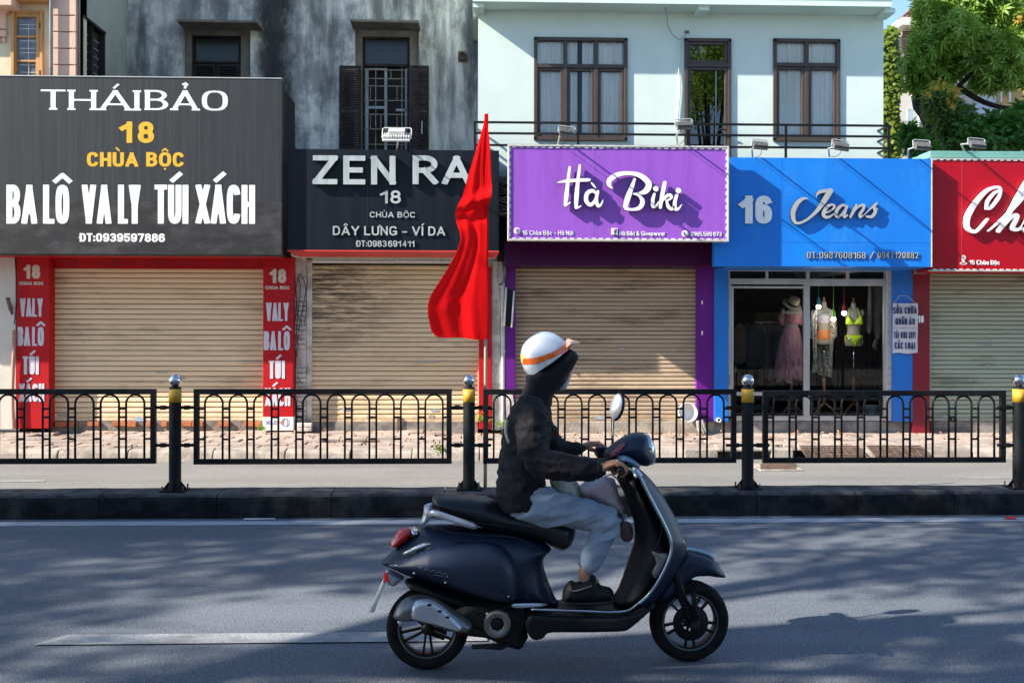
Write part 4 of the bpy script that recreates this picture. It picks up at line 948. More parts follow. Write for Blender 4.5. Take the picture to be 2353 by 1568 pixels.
script_letter([[(1790, 1225, 8), (1750, 1220, 12), (1715, 1270, 12), (1735, 1298, 10), (1790, 1230, 10), (1780, 1290, 10), (1830, 1240, 5)]], cr, YR, rr, W_, .05, .02, st=1.2)
text('16 Chùa Bộc', 2225.5, 597.5, 2296, 608, YR, rr, M_LETW, hx=.07, hy=.07, depth=.008, gap=.14, space=.22)
stroke_mark([[(2213, 591, 4.8), (2213, 594, 4.2), (2213, 603, .7)]], YR, rr, 'pin_mark', M_LETW)
disc(2213, 591, 1.8, YR - .005, rr, 'pin_eye', M_CRIM, .002)
m = MB(); c = P(2213, 605, YR - .002); m.tube([(c.x + .05 * math.cos(a), c.y, c.z + .016 * math.sin(a)) for a in np.linspace(0, 6.28, 20)[:-1]], .0045, 5, closed=True); m.build('pin_ring', M_LETW, rr)

# hanging cloth notice
bn = thing('cloth_notice', 'white cloth notice reading SỬA CHỮA QUẦN ÁO on the blue pillar', 'notice', (XW(2079, YF - .17), YF - .17, 1.4))
x0, x1, z0, z1 = rect(2050.5, 696.5, 2108, 811, YF - .17); m = MB(); n = 10
def by(x, z): return YF - .17 + .006 * math.sin((x - x0) * 17 + z * 5) + .004 * math.sin(z * 21)
vs = [(x0 + (x1 - x0) * i / n, by(x0 + (x1 - x0) * i / n, z0 + (z1 - z0) * j / n), z0 + (z1 - z0) * j / n + .008 * math.sin(i * .8) * (j == 0)) for j in range(n + 1) for i in range(n + 1)]
m.add(vs, [(j * (n + 1) + i, j * (n + 1) + i + 1, (j + 1) * (n + 1) + i + 1, (j + 1) * (n + 1) + i) for j in range(n) for i in range(n)], True)
cl = m.build('cloth', pm('white_banner_cloth', (.66, .65, .66), (.60, .59, .61), 8, rough=.8), bn)
for t, a, b, c, d in (('SỬA CHỮA', 2051.5, 705.5, 2106, 720.5), ('QUẦN ÁO', 2056.5, 731, 2101.5, 745.5), ('TÁN ĐINH KHUY', 2053.5, 762, 2103, 777), ('CÁC LOẠI', 2055, 786, 2102, 801)):
    text(t, a, b, c, d, YF - .185, bn, M_LETN, hx=.055 if 'KHUY' in t else .085, hy=.075, depth=.002, gap=.09, space=.16, each=False)
post(bn, 'rule', 2053, 753, 2105, 753.8, YF - .185, .002, pm('red_print', (.5, .06, .08)))
MB().tube([tuple(P(2053, 697, YF - .17)), tuple(P(2066, 679, YF - .14)), tuple(P(2082, 679, YF - .14)), tuple(P(2104, 697, YF - .17))], .003, 4).build('string', M_WHITEP, bn)
# =================================================================== upper buildings
# ---- cream and pink house on the left
lhb = thing('corner_house', 'sunlit cream and pink house with a tall orange-framed window at the top left', 'building', (XW(60, 15), 15, 0))
Yl = 15.0
x0, x1, z0, z1 = rect(-700, 0, 183, 590, Yl); TOPZ = 13.0
wx0, wx1, wz0, wz1 = rect(27, 26, 98, 300, Yl)
xp = XW(183, Yl)
for a in ((x0, wx0, 3.0, TOPZ), (wx1, xp, 3.0, TOPZ), (wx0, wx1, wz1, TOPZ)): MB().box(a[0], a[1], Yl, Yl + .25, a[2], a[3]).build('wall', M_CREAM, lhb)
a0, a1 = XW(-700, Yl), XW(174, Yl - .16)
# pink pilaster of grooved blocks
px0, px1 = XW(119, Yl - .14), XW(174, Yl - .14)
zz = [P(146, v, Yl - .14).z for v in (-120, -70, -15.8 - .6, 36.2, 74, 111.8, 149.8, 188, 226)]
MB().box(px0 + .01, px1 - .008, Yl - .12, Yl, 3.0, TOPZ).build('pilaster_core', pm('pink_groove', (.52, .27, .17), rough=.9), lhb)
for a, b in zip(zz[1:], zz[:-1]): MB().box(px0, px1, Yl - .15, Yl - .12, a + .008, b - .008).build('pilaster_block', M_PINK, lhb, .006)
MB().box(px1 + .002, xp, Yl - .04, Yl, 3.0, TOPZ).build('corner_strip', M_BEIGEOLD, lhb)
c = [(XW(116.5, Yl - .2), Yl - .2, z) for z in (3.0, TOPZ)]; MB().tube(c, .026, 10).build('downpipe', M_PIPEG, lhb)
MB().tube([tuple(q[:3]) for q in catmull([tuple(P(u, v, Yl - .17)) for u, v in ((168, -20), (170, 18), (174, 32), (171, 60), (166, 95), (168, 130), (172, 150))], 5)], .005, 5).build('cable', M_WHITEM, lhb)
# orange wooden window
wn = post(lhb, 'window', 30, 30, 95, 300, Yl + .1, .04, M_DARK)
wnd = []
for f in ((24, 24, 98, 29.5), (24, 29, 32, 300), (91, 29, 98, 300)): wnd.append(post(wn, 'surround', *f, Yl - .03, .12, M_ORANGEW, .006))
for f in ((32, 30, 91, 39), (32, 39, 37, 300), (82, 39, 91, 300), (37, 82, 82, 86.5), (37, 138, 82, 142.5), (37, 196, 82, 201)): post(wn, 'sash_bar', *f, Yl + .0 + .002 * (f[0] == 32), .05, M_ORANGEW, .004)
for (b, d) in ((39, 82), (86.5, 138), (142.5, 196)): post(wn, 'pane', 37, b, 82, d, Yl + .04, .004, pm('dusty_glass', (.10, .12, .15), (.14, .16, .19), 6, rough=.12))
for u in (46, 65): post(wn, 'grille_bar', u, 57 if u == 65 else 100, u + 1.4, 300, Yl + .03, .006, M_WHITEP) if u == 65 else None
for v in (57, 66, 94, 111, 121, 149, 166, 176): post(wn, 'grille_bar', 46, v, 82, v + 1.2, Yl + .034, .006, M_WHITEP)
for v in (52, 162): post(wn, 'hinge', 90, v, 92.5, v + 14, Yl - .034, .01, M_BLACK)
# plaster ornament and cornice at the edge
or_ = post(lhb, 'ornament', -60, 30, 13, 66, Yl - .05, .06, M_PINK, .01)
post(or_, 'ornament_cap', -60, 21, 17, 29, Yl - .08, .10, M_PINK, .012); post(or_, 'ornament_base', -60, 68, 14, 84, Yl - .05, .06, M_PINK, .02)
for u in (-2, 9): c = P(u, 93, Yl - .02); MB().ball(c, .03, 10, 8, (1, .6, 1.4)).build('ornament_drop', M_PINK, or_)
x0, x1, z0, z1 = rect(-700, -60, 27, 8.5, Yl - .3); MB().box(x0, x1, Yl - .3, Yl, z0, z1).build('balcony_slab', M_PINK, lhb, .01)
x0, x1, z0, z1 = rect(27, -60, 109, 1, Yl - .2); MB().box(x0, x1, Yl - .2, Yl, z0, z1).build('window_hood', M_ORANGEW, lhb, .01)
# shaded side wall receding to the grey building
ys = 16.97; m = MB()
def sw(v, Y, u): return P(u, v, Y).z
ya, yb_ = 15.05, 15.62                                               # where the side window sits (in depth)
def ux(u):                                                           # depth at which the side wall crosses column u
    lo, hi = 14.5, 19.0
    for _ in range(40):
        mid = (lo + hi) / 2
        if XW(u, mid) < xp: hi = mid
        else: lo = mid
    return (lo + hi) / 2
y1_, y2_ = ux(187.5), ux(240); zt1 = P(187, 33, y1_).z; 
MB().box(xp - .24, xp, Yl + .001, y1_, 3.0, TOPZ).build('side_wall', M_BEIGEOLD, lhb); MB().box(xp - .24, xp, y2_, 17.2, 3.0, TOPZ).build('side_wall', M_BEIGEOLD, lhb); MB().box(xp - .24, xp - .0, y1_, y2_, zt1, TOPZ).build('side_wall', M_BEIGEOLD, lhb)
sd = MB().box(xp - .12, xp - .10, y1_, y2_, 3.0, zt1).build('side_window', pm('dim_glass', (.06, .075, .075), rough=.15), lhb)
MB().box(xp - .1, xp - .02, (y1_ + y2_) / 2 - .03, (y1_ + y2_) / 2 + .03, 3.0, zt1).build('window_mullion', M_WOODD, sd)
for yy in (y1_, y2_ - .04): MB().box(xp - .1, xp + .005, yy, yy + .04, 3.0, zt1).build('window_stile', M_WOODD, sd)
MB().box(xp - .1, xp + .02, y1_, y2_, zt1 - .04, zt1).build('window_head', M_WOODD, sd)
z = zt1 - .2
while z > 3: MB().box(xp - .09, xp - .075, y1_ + .05, y2_ - .05, z, z + .014).build('window_bar', M_GRILLE, sd); z -= .13

# ---- old grey building
YO = 16.95
ob_ = thing('old_building', 'old grey rendered building with black damp stains and shuttered windows above the dark signs', 'building', (XW(690, YO), YO, 0))
x0, x1 = xp + .004, XW(1099, YO)
holes = []
for (a, b, c, d) in ((420, 62, 575, 260), (815, 62, 962, 390)): holes.append(rect(a, b, c, d, YO))
def wall_with(parent, name, x0, x1, z0, z1, hs, Y, t, mat):
    xs = sorted(hs); cx = x0
    for (a, b, c, d) in xs:
        MB().box(cx, a, Y, Y + t, z0, z1).build(name, mat, parent)
        if d < z1: MB().box(a, b, Y, Y + t, d, z1).build(name, mat, parent)
        if c > z0: MB().box(a, b, Y, Y + t, z0, c).build(name, mat, parent)
        cx = b
    MB().box(cx, x1, Y, Y + t, z0, z1).build(name, mat, parent)
def front(parent, name, x0, x1, z0, z1, hs, Y, t, mat):
    """one wall sheet with real openings and reveals"""
    xs = sorted({x0, x1} | {h[0] for h in hs} | {h[1] for h in hs}); zs = sorted({z0, z1} | {h[2] for h in hs} | {h[3] for h in hs})
    m = MB()
    for i in range(len(xs) - 1):
        for j in range(len(zs) - 1):
            cx, cz = (xs[i] + xs[i + 1]) / 2, (zs[j] + zs[j + 1]) / 2
            if any(h[0] < cx < h[1] and h[2] < cz < h[3] for h in hs): continue
            m.add([(xs[i], Y, zs[j]), (xs[i + 1], Y, zs[j]), (xs[i + 1], Y, zs[j + 1]), (xs[i], Y, zs[j + 1])], [(0, 1, 2, 3)])
    for a, b, c, d in hs:
        m.add([(a, Y, c), (b, Y, c), (b, Y, d), (a, Y, d), (a, Y + t, c), (b, Y + t, c), (b, Y + t, d), (a, Y + t, d)], [(0, 4, 5, 1), (1, 5, 6, 2), (2, 6, 7, 3), (3, 7, 4, 0)])
    m.add([(x0, Y, z0), (x0, Y + .3, z0), (x0, Y + .3, z1), (x0, Y, z1), (x1, Y, z0), (x1, Y + .3, z0), (x1, Y + .3, z1), (x1, Y, z1)], [(0, 3, 2, 1), (4, 5, 6, 7)])
    return m.build(name, mat, parent, weld=True)
M_OLDB = pm('brownish_reveal_render', (.22, .19, .155), (.15, .13, .11), 5, rough=.9, bump=.4, dirt=(.06, .055, .05), dscale=4)
front(ob_, 'wall', x0, x1, 2.6, 7.8, holes, YO, .10, M_OLD)
for (a, b, c, d), (ia, ib, ic) in zip(holes, (((440, 553, 82)), ((832, 941, 85)))):
    r2 = rect(ia, ic, ib, 400, YO + .1); hs2 = [(r2[0], r2[1], c, r2[3])]
    front(ob_, 'window_recess', a, b, c, d, hs2, YO + .1, .12, M_OLDB)
def hood(pts_u, v0, v1, tilt=.0):
    a = P(pts_u[0], v0, YO - .45); b = P(pts_u[1], v0, YO - .45); z = a.z
    m = MB(); m.box(a.x, b.x, YO - .45, YO, z - .05, z); o = m.build('window_hood', M_OLDB, ob_, .015); noisy(o.data, .012, 5, pts_u[0])
    for i in range(14):
        xx = a.x + (b.x - a.x) * random.random()
    return o
random.seed(8)
hood((405, 592), 43, 58); hood((803, 962), 44, 58)
# window 1: only its dark fanlight and shutter tops show
w1 = post(ob_, 'window', 440, 82, 553, 300, YO + .2, .02, pm('dark_window_glass', (.012, .018, .026), rough=.25))
for f in ((440, 82, 446, 250), (547, 82, 553, 250), (440, 82, 553, 86), (440, 141, 553, 145), (494, 145, 499, 250)): post(w1, 'window_frame', *f, YO + .14, .06, M_WOODD, .004)
def louvre(parent, u0, v0, u1, v1, Y, yaw_=0.0):
    x0, x1, z0, z1 = rect(u0, v0, u1, v1, Y); s = .022
    lf = MB(); lf.box(x0, x0 + s * 1.6, Y, Y + .03, z0, z1); lf.box(x1 - s * 1.6, x1, Y, Y + .03, z0, z1); lf.box(x0, x1, Y + .002, Y + .028, z1 - .05, z1); lf.box(x0, x1, Y + .002, Y + .028, z0, z0 + .05); lf.box(x0, x1, Y + .002, Y + .028, (z0 + z1) / 2 - .03, (z0 + z1) / 2 + .03)
    o = lf.build('shutter_leaf', M_WOODD, parent)
    m = MB(); m.prof([(-.018, -.016), (-.012, -.018), (.016, .012), (.012, .015)], x0 + s, x1 - s); o_ = origin_of(parent); me = m.mesh('slat', M_WOODD, (o_.x, 0, 0))
    z = z0 + .07
    while z < z1 - .06:
        if abs(z - (z0 + z1) / 2) > .045: link('slat', me, o, (0, Y + .013 - o_.y, z - o_.z))
        z += .041
    return o
louvre(w1, 446, 147, 494, 250, YO + .12); louvre(w1, 499, 147, 547, 250, YO + .12)
# window 2: fanlight, open pale window, iron grille and two open leaves
w2 = post(ob_, 'window', 832, 88, 941, 400, YO + .3, .02, M_DARK)
post(w2, 'fanlight', 838, 91, 936, 147, YO + .17, .02, pm('dark_window_glass', (.012, .018, .026)))
for f in ((832, 86, 838, 400), (935, 86, 941, 400), (832, 86, 941, 91), (834, 147, 941, 153)): post(w2, 'window_frame', *f, YO + .13, .09, M_WOODD, .006)
for f in ((838, 157, 846, 400), (883, 157, 889, 400), (846, 157, 883, 161), (846, 244, 883, 250), (930, 157, 935, 400), (909, 250, 934, 256)): post(w2, 'casement_bar', *f, YO + .19, .03, M_BLUEWOOD, .004)
gx = [838, 862, 885, 910, 934]
for u in (862, 885.5, 922): post(w2, 'grille_bar', u, 155, u + 1.8, 400, YO + .10, .012, M_GRILLE)
for v in (160, 180, 197, 230, 262, 296, 331): post(w2, 'grille_bar', 836, v, 938, v + 1.8, YO + .088, .012, M_GRILLE)
for u, a, b in ((850, 197, 230), (874, 262, 296), (897, 160, 180), (911, 197, 230), (850, 262, 296), (911, 262, 296)): post(w2, 'grille_bar', u, a, u + 1.6, b, YO + .10, .012, M_GRILLE)
louvre(ob_, 779, 151, 829, 345, YO - .06); louvre(ob_, 942, 151, 985, 345, YO - .06)
post(ob_, 'shutter_handle', 968, 278, 970, 308, YO - .08, .012, M_ALU)
c = P(1062, 131, YO); MB().rev([(.0001, .02), (.045, .02), (.05, -.09), (.066, -.09), (.07, -.06), (.07, .02)], c, 'y', 18).build('vent_pipe', M_RUST, ob_)
m = MB(); x0, x1, z0, z1 = rect(1052, 118, 1074, 143, YO); m.box(x0, x1, YO - .02, YO, z0, z1); m.build('vent_surround', M_OLDB, ob_, .01)
MB().tube([tuple(P(u, v, 15.6)) for u, v in ((650, 275), (682, 345))], .018, 6).build('stay_bar', M_TEAL, sg)
post(sg, 'sign_back_frame', 646, 186, 652, 345, YG + .6, .04, M_BLACK)

# ---- mint building
YM = 15.3
mb_ = thing('mint_building', 'pale mint rendered building with brown-framed windows and an overhanging upper floor', 'building', (XW(1560, YM), YM, 0))
hs = [rect(1228, 89, 1439, 322, YM), rect(1573, 91, 1677, 420, YM), rect(1777, 92, 1927, 324, YM)]
x0, x1 = XW(1097, YM), XW(2028, YM)
front(mb_, 'wall', x0, x1, 2.7, 7.0, hs, YM, .12, M_MINT)
YS = 14.88
xs0, xs1 = XW(1084, YS), XW(2047, YS); zs0 = P(1560, 9.5, YS).z
MB().box(xs0, xs1, YS, YM + 3, zs0, zs0 + 3.2).build('upper_floor', M_MINTTRIM, mb_)
MB().box(xs0 - .002, xs1 + .03, YS - .02, YS + .2, zs0 + .12, zs0 + .18).build('moulding', M_MINT, mb_)
for u in (1086, 1592, 2010): x = XW(u, YM); MB().box(x, x + .16, YS + .06, YM, zs0 - .07, zs0 + .002).build('slab_bracket', M_MINTTRIM, mb_)
MB().box(x1 - .3, x1, YM + .31, YM + 5, 2.7, 7).build('side_wall', M_MINT, mb_)
def casement(u0, v0, u1, v1, cols, vt, door=False):
    x0, x1, z0, z1 = rect(u0, v0, u1, v1, YM); zt = P((u0 + u1) / 2, vt, YM).z; w = .042
    t = MB().box(x0 + .01, x1 - .01, YM + .9, YM + .93, z0, z1).build('door' if door else 'window', M_DARK, mb_)
    for a in ((x0 - .012, x0 + w, z0, z1), (x1 - w, x1 + .012, z0, z1), (x0 - .012, x1 + .012, z1 - w, z1 + .012), (x0 - .012, x1 + .012, z0 - .012, z0 + w)):
        MB().box(a[0], a[1], YM - .035, YM + .07, a[2], a[3]).build('frame', M_BROWNF, t, .006)
    MB().box(x0 + w, x1 - w, YM - .03, YM + .06, zt - .03, zt + .03).build('transom', M_BROWNF, t, .005)
    n = cols; cw = (x1 - x0) / n
    for i in range(1, n): MB().box(x0 + cw * i - .03, x0 + cw * i + .03, YM - .026, YM + .055, z0 + w, z1 - w).build('mullion', M_BROWNF, t, .005)
    for i in range(n):
        a, b = x0 + cw * i + (.03 if i else w), x0 + cw * (i + 1) - (.03 if i < n - 1 else w); s = .045
        for (c, d, sash) in ((z0 + w, zt - .03, True), (zt + .03, z1 - w, door)):
            if sash:
                for q in ((a, a + s, c, d), (b - s, b, c, d), (a + s, b - s, d - s, d), (a + s, b - s, c, c + s)): MB().box(q[0], q[1], YM - .012, YM + .05, q[2], q[3]).build('sash', M_BROWNF, t, .008)
            q = s if sash else 0
            MB().add([(a + q, YM + .025, c + q), (b - q, YM + .025, c + q), (b - q, YM + .025, d - q), (a + q, YM + .025, d - q)], [(0, 1, 2, 3)]).build('pane', M_GLASSD if door else M_GLASS, t)
    # room walls behind the glass
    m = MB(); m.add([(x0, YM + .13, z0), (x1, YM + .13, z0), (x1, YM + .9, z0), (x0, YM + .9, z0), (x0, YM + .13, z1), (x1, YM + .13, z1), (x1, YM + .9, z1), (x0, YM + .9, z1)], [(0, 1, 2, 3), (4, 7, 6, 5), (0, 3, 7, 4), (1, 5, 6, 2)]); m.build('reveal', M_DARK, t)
    return t, (x0, x1, z0, z1)
def curtain(t, x0, x1, z0, z1, seed, folds=9):
    random.seed(seed); n = int((x1 - x0) / .012); ph = [random.uniform(.7, 1.3) for _ in range(40)]; m = MB(); vs = []; k = 6
    for j in range(k + 1):
        z = z0 + (z1 - z0) * j / k
        for i in range(n + 1):
            x = x0 + (x1 - x0) * i / n; s = (x - x0) / (x1 - x0) * folds * 2 * math.pi
            vs.append((x, YM + .056 + .022 * math.sin(s + 1.2 * math.sin(s * .31 + seed)) * (.75 + .25 * math.sin(s * .17 + seed)) + .006 * math.sin(j + s * .2), z))
    m.add(vs, [(j * (n + 1) + i, j * (n + 1) + i + 1, (j + 1) * (n + 1) + i + 1, (j + 1) * (n + 1) + i) for j in range(k) for i in range(n)], True); m.build('curtain', M_CURT, t)
t, (x0, x1, z0, z1) = casement(1228, 89, 1439, 322, 3, 153); xm = x0 + (x1 - x0) * .505
curtain(t, x0, xm - .05, z0, z1, 1, 13); curtain(t, xm + .02, x1, z0, z1, 5, 12)
t, (x0, x1, z0, z1) = casement(1573, 91, 1677, 420, 1, 151, True)
MB().tube([tuple(P(1652, 303, YM - .05)), tuple(P(1654, 297, YM - .08)), tuple(P(1668, 299, YM - .08))], .011, 6).build('handle', M_BLACK, t)
t, (x0, x1, z0, z1) = casement(1777, 92, 1927, 324, 2, 150); curtain(t, x0, x0 + (x1 - x0) * .49, z0, z1, 3, 8); curtain(t, x0 + (x1 - x0) * .5, x1, z0, z1, 7, 8)
# balcony railing
rl = bpy.data.objects.new('balcony_railing', None); COL.objects.link(rl); rl.parent = mb_; YRL = 14.9
xa, xb_ = XW(1090, YRL), XW(2040, YRL)
for v in (285, 310, 337):
    z = P(1560, v, YRL).z; MB().box(xa, xb_, YRL - .016, YRL + .016, z - .016, z + .016).build('rail', M_BLACK, rl, .003)
    for x in (xa, xb_): MB().box(x - .014, x + .014, YRL + .016, YM, z - .014, z + .014).build('rail', M_BLACK, rl)
zt = P(1560, 283, YRL).z
for u in (1090, 1327, 1578, 1804, 2040): x = XW(u, YRL); MB().box(x - .017, x + .017, YRL - .019, YRL + .014, 2.8, zt).build('post', M_BLACK, rl)
cb = [(1527, -10), (1524, 5), (1531, 30), (1534, 58), (1545, 80), (1560, 90), (1572, 84), (1577, 77)]
MB().tube([tuple(q[:3]) for q in catmull([(*P(u, v, YM - .3 + .035 * i)[:3],) for i, (u, v) in enumerate(cb)], 6)], .010, 6).build('cable', M_PIPEG, mb_)
MB().tube([tuple(q[:3]) for q in catmull([tuple(P(u, v, YM - .025)) for u, v in ((1561, 95), (1559, 160), (1562, 200), (1557, 260), (1556, 300))], 5)], .012, 6).build('cable', M_MINT, mb_)
c = P(1577, 75, YM); MB().box(c.x - .03, c.x + .03, YM - .04, YM, c.z - .02, c.z + .02).build('anchor', M_RUST, mb_, .004)

# pile of old roof tiles behind the purple sign
tl = thing('roof_tile_stack', 'heap of weathered grey roof tiles wedged between the black and purple signs', 'roof tiles', (XW(1158, 14.9), 14.9, 3.3)); random.seed(12)
for i in range(12):
    c = P(1150 + random.uniform(-2, 16), 425 + i * 6.2, 14.75); m = MB(); m.prism([(-.1, 0), (.1, .01), (.1, .025), (-.1, .018)], -.12, .12)
    m.xf(Matrix.Translation(c) @ Matrix.Rotation(random.uniform(-.5, .5), 4, 'Y') @ Matrix.Rotation(random.uniform(-.3, .3), 4, 'Z')); m.build('roof_tile', M_STEP, tl, .004)
x0, x1, z0, z1 = rect(1146, 408, 1170, 426, 14.8); MB().box(x0, x1, 14.7, 15.2, z0, z1).build('ledge', M_STEP, tl, .01)
x0, x1, z0, z1 = rect(1143, 500, 1172, 600, 15.1); MB().box(x0, x1, 15.1, 15.2, z0, z1).build('backing', M_DARK, tl)

# =================================================================== floodlights on arms
def flood(u, v, w, Yl_, foot_u, foot_v, Yfoot, label, white=False, tilt=.9, roll=0.0):
    c = P(u, v, Yl_); W = w * Yl_ / F; base = P(foot_u, foot_v, Yfoot)
    t = thing('floodlight', label, 'floodlight', base, 'floodlights above the shop signs'); mat = M_WHITEP if white else pm('grey_cast_housing', (.16, .165, .17), (.11, .115, .12), 20, rough=.5, metal=.3)
    R = Matrix.Translation(c) @ Matrix.Rotation(roll, 4, 'Y') @ Matrix.Rotation(-tilt, 4, 'X')
    H = W * .72
    b = MB(); b.box(-W / 2, W / 2, -.012, .014, -H / 2, H / 2); b.xf(R); b.build('housing', mat, t, .006)
    f = MB(); f.box(-W / 2 + .008, W / 2 - .008, .015, .019, -H / 2 + .008, H / 2 - .008); f.xf(R); f.build('lens', M_GLASSD, t)
    n = 11
    fb = MB()
    fb.box(-W * .004, W * .004, -.048, -.012, -H * .42, H * .42); me = None
    for i in range(n):
        x = -W / 2 + W * (i + .5) / n; q = MB(); q.box(x - W * .02, x + W * .02, -.05, -.012, -H * .43, H * .43); q.xf(R); q.build('cooling_fin', mat, t)
    if white: q = MB(); q.box(-W * .3, W * .3, -.11, -.05, -H * .1, H * .42); q.xf(R); q.build('driver_box', mat, t, .008)
    br = MB(); hh = H * .75
    pts = [(-W / 2 - .012, 0, 0), (-W / 2 - .012, -hh * .5, hh * .62), (-W / 2 + .01, -hh * .55, hh * .72), (W / 2 - .01, -hh * .55, hh * .72), (W / 2 + .012, -hh * .5, hh * .62), (W / 2 + .012, 0, 0)]
    br.tube(pts, .008, 5); br.xf(R); br.build('bracket', M_WHITEM if white else M_ALU, t)
    top = R @ Vector((0, -hh * .55, hh * .72))
    mid = Vector(((top.x + base.x) / 2, (top.y + base.y) / 2, max(top.z, base.z) + .0))
    a = MB(); a.tube([tuple(base), (base.x + (c.x - base.x) * .4, base.y - .1, base.z + .10), tuple(c + Vector((0, .0, .03)))], .013, 7); a.build('arm', M_ALU, t)
    cb = MB(); cb.tube([tuple(q[:3]) for q in catmull([tuple(c + Vector((W * .2, 0, .03))), tuple((c + base) / 2 + Vector((.06, 0, -.04))), tuple(base + Vector((.03, 0, .0)))], 6)], .004, 5); cb.build('cable', M_BLACK, t)
    return t
flood(911, 318, 62, 13.75, 912, 346, YZ + .05, 'large white floodlight on its arm above the black sign', True, 1.15)
flood(1301, 306, 34, 13.28, 1281, 332, YP + .05, 'small grey floodlight above the left half of the purple sign', roll=.1)
flood(1571, 290, 36, 13.18, 1556, 332, YP + .05, 'small grey floodlight high on its arm above the right corner of the purple sign', roll=-.05)
flood(1745, 336, 34, 13.55, 1729, 362, YB + .05, 'small grey floodlight above the left half of the blue sign', roll=.08)
flood(1930, 338, 36, 13.5, 1905, 360, YB + .05, 'small grey floodlight above the right half of the blue sign', roll=.15)
flood(2117, 338, 36, 13.6, 2086, 362, YB + .05, 'small grey floodlight over the corner where the blue and crimson signs meet', roll=.05)
flood(2243, 334, 36, 13.6, 2216, 350, YR + .1, 'small grey floodlight above the crimson sign near the right edge', roll=.08)

# =================================================================== background right
SKYH = 0
hw_ = thing('white_house', 'white house with a pitched tiled canopy and wooden louvred terrace behind the tree', 'building', (XW(2090, 25), 25, 0)); YH = 25.0
x0, x1, z0, z1 = rect(2052, 145, 2116, 520, YH); MB().box(x0, x1, YH, YH + 3, 0, z1).build('wall', pm('white_render', (.72, .68, .62), (.66, .62, .56), 1.5, rough=.85, dirt=(.5, .46, .40)), hw_)
x0, x1, z0, z1 = rect(2060, 62, 2160, 150, YH + .6); MB().box(x0, x1, YH + .6, YH + 4, z0, z1).build('terrace_wall', pm('white_render', (.72, .68, .62)), hw_)
x0, x1, z0, z1 = rect(2028, 45, 2140, 62, YH + .2)
MB().prism([(XW(2028, YH + .2), P(2040, 88, YH + .2).z), (XW(2028, YH + .2), P(2040, 72, YH).z), (XW(2068, YH), P(2068, 42, YH).z), (XW(2140, YH), P(2100, 46, YH).z), (XW(2140, YH), P(2100, 60, YH).z), (XW(2068, YH), P(2068, 60, YH).z)], YH - .1, YH + .5).build('parapet', pm('white_render', (.72, .68, .62)), hw_)
rf = MB().add([tuple(P(2067, 47, YH)), tuple(P(2160, 50, YH)), tuple(P(2160, 14, YH + 3)), tuple(P(2102, 16, YH + 3))], [(0, 1, 2, 3)]).build('roof', pm('pinkish_roof_sheet', (.55, .42, .36), rough=.6), hw_)
for i in range(9):
    a = i / 8; MB().tube([tuple(P(2067 + 93 * a, 46 + 2 * a, YH - .03)), tuple(P(2102 + 58 * a, 15, YH + 2.97))], .045, 5).build('roof_rib', pm('brick_red_paint', (.30, .10, .065), rough=.6), rf)
tr_ = post(hw_, 'louvre_screen', 2074, 72, 2112, 134, YH + .3, .05, M_DARK)
for v in range(74, 134, 4): post(tr_, 'slat', 2075, v, 2112, v + 2, YH + .2, .05, pm('terracotta_wood', (.33, .19, .13), rough=.7))
post(hw_, 'drainpipe', 2111, 150, 2114, 500, YH - .1, .1, M_WHITEP)
post(hw_, 'window', 2084, 250, 2110, 330, YH - .02, .03, pm('pale_glass', (.45, .52, .52), rough=.2))
ch = post(hw_, 'aerial_mast', 2107, -20, 2114, 20, YH + 3, .3, M_BLACK)
# cream house further right, seen through the leaves
ch_ = thing('cream_house', 'cream house wall with an orange panel glimpsed through the tree at the right', 'building', (XW(2300, 27), 27, 0))
x0, x1, z0, z1 = rect(2150, 135, 2620, 520, 27); MB().box(x0, x1, 27, 30, 0, z1).build('wall', pm('pale_grey_render', (.60, .56, .50), (.50, .47, .42), 1.4, rough=.85, dirt=(.38, .34, .30)), ch_)
post(ch_, 'tiled_eave', 2185, 128, 2260, 146, 26.6, .4, pm('eave_dark', (.10, .08, .07)))
post(ch_, 'orange_panel', 2292, 200, 2420, 252, 26.95, .04, pm('ochre_render', (.60, .36, .14), rough=.8)); post(ch_, 'window_bar', 2318, 195, 2322, 235, 26.9, .05, M_WHITEP); post(ch_, 'window_bar', 2299, 195, 2302, 235, 26.9, .05, M_WHITEP)
post(ch_, 'white_panel', 2240, 225, 2285, 300, 26.95, .04, pm('pale_blue_render', (.55, .60, .66), rough=.8))
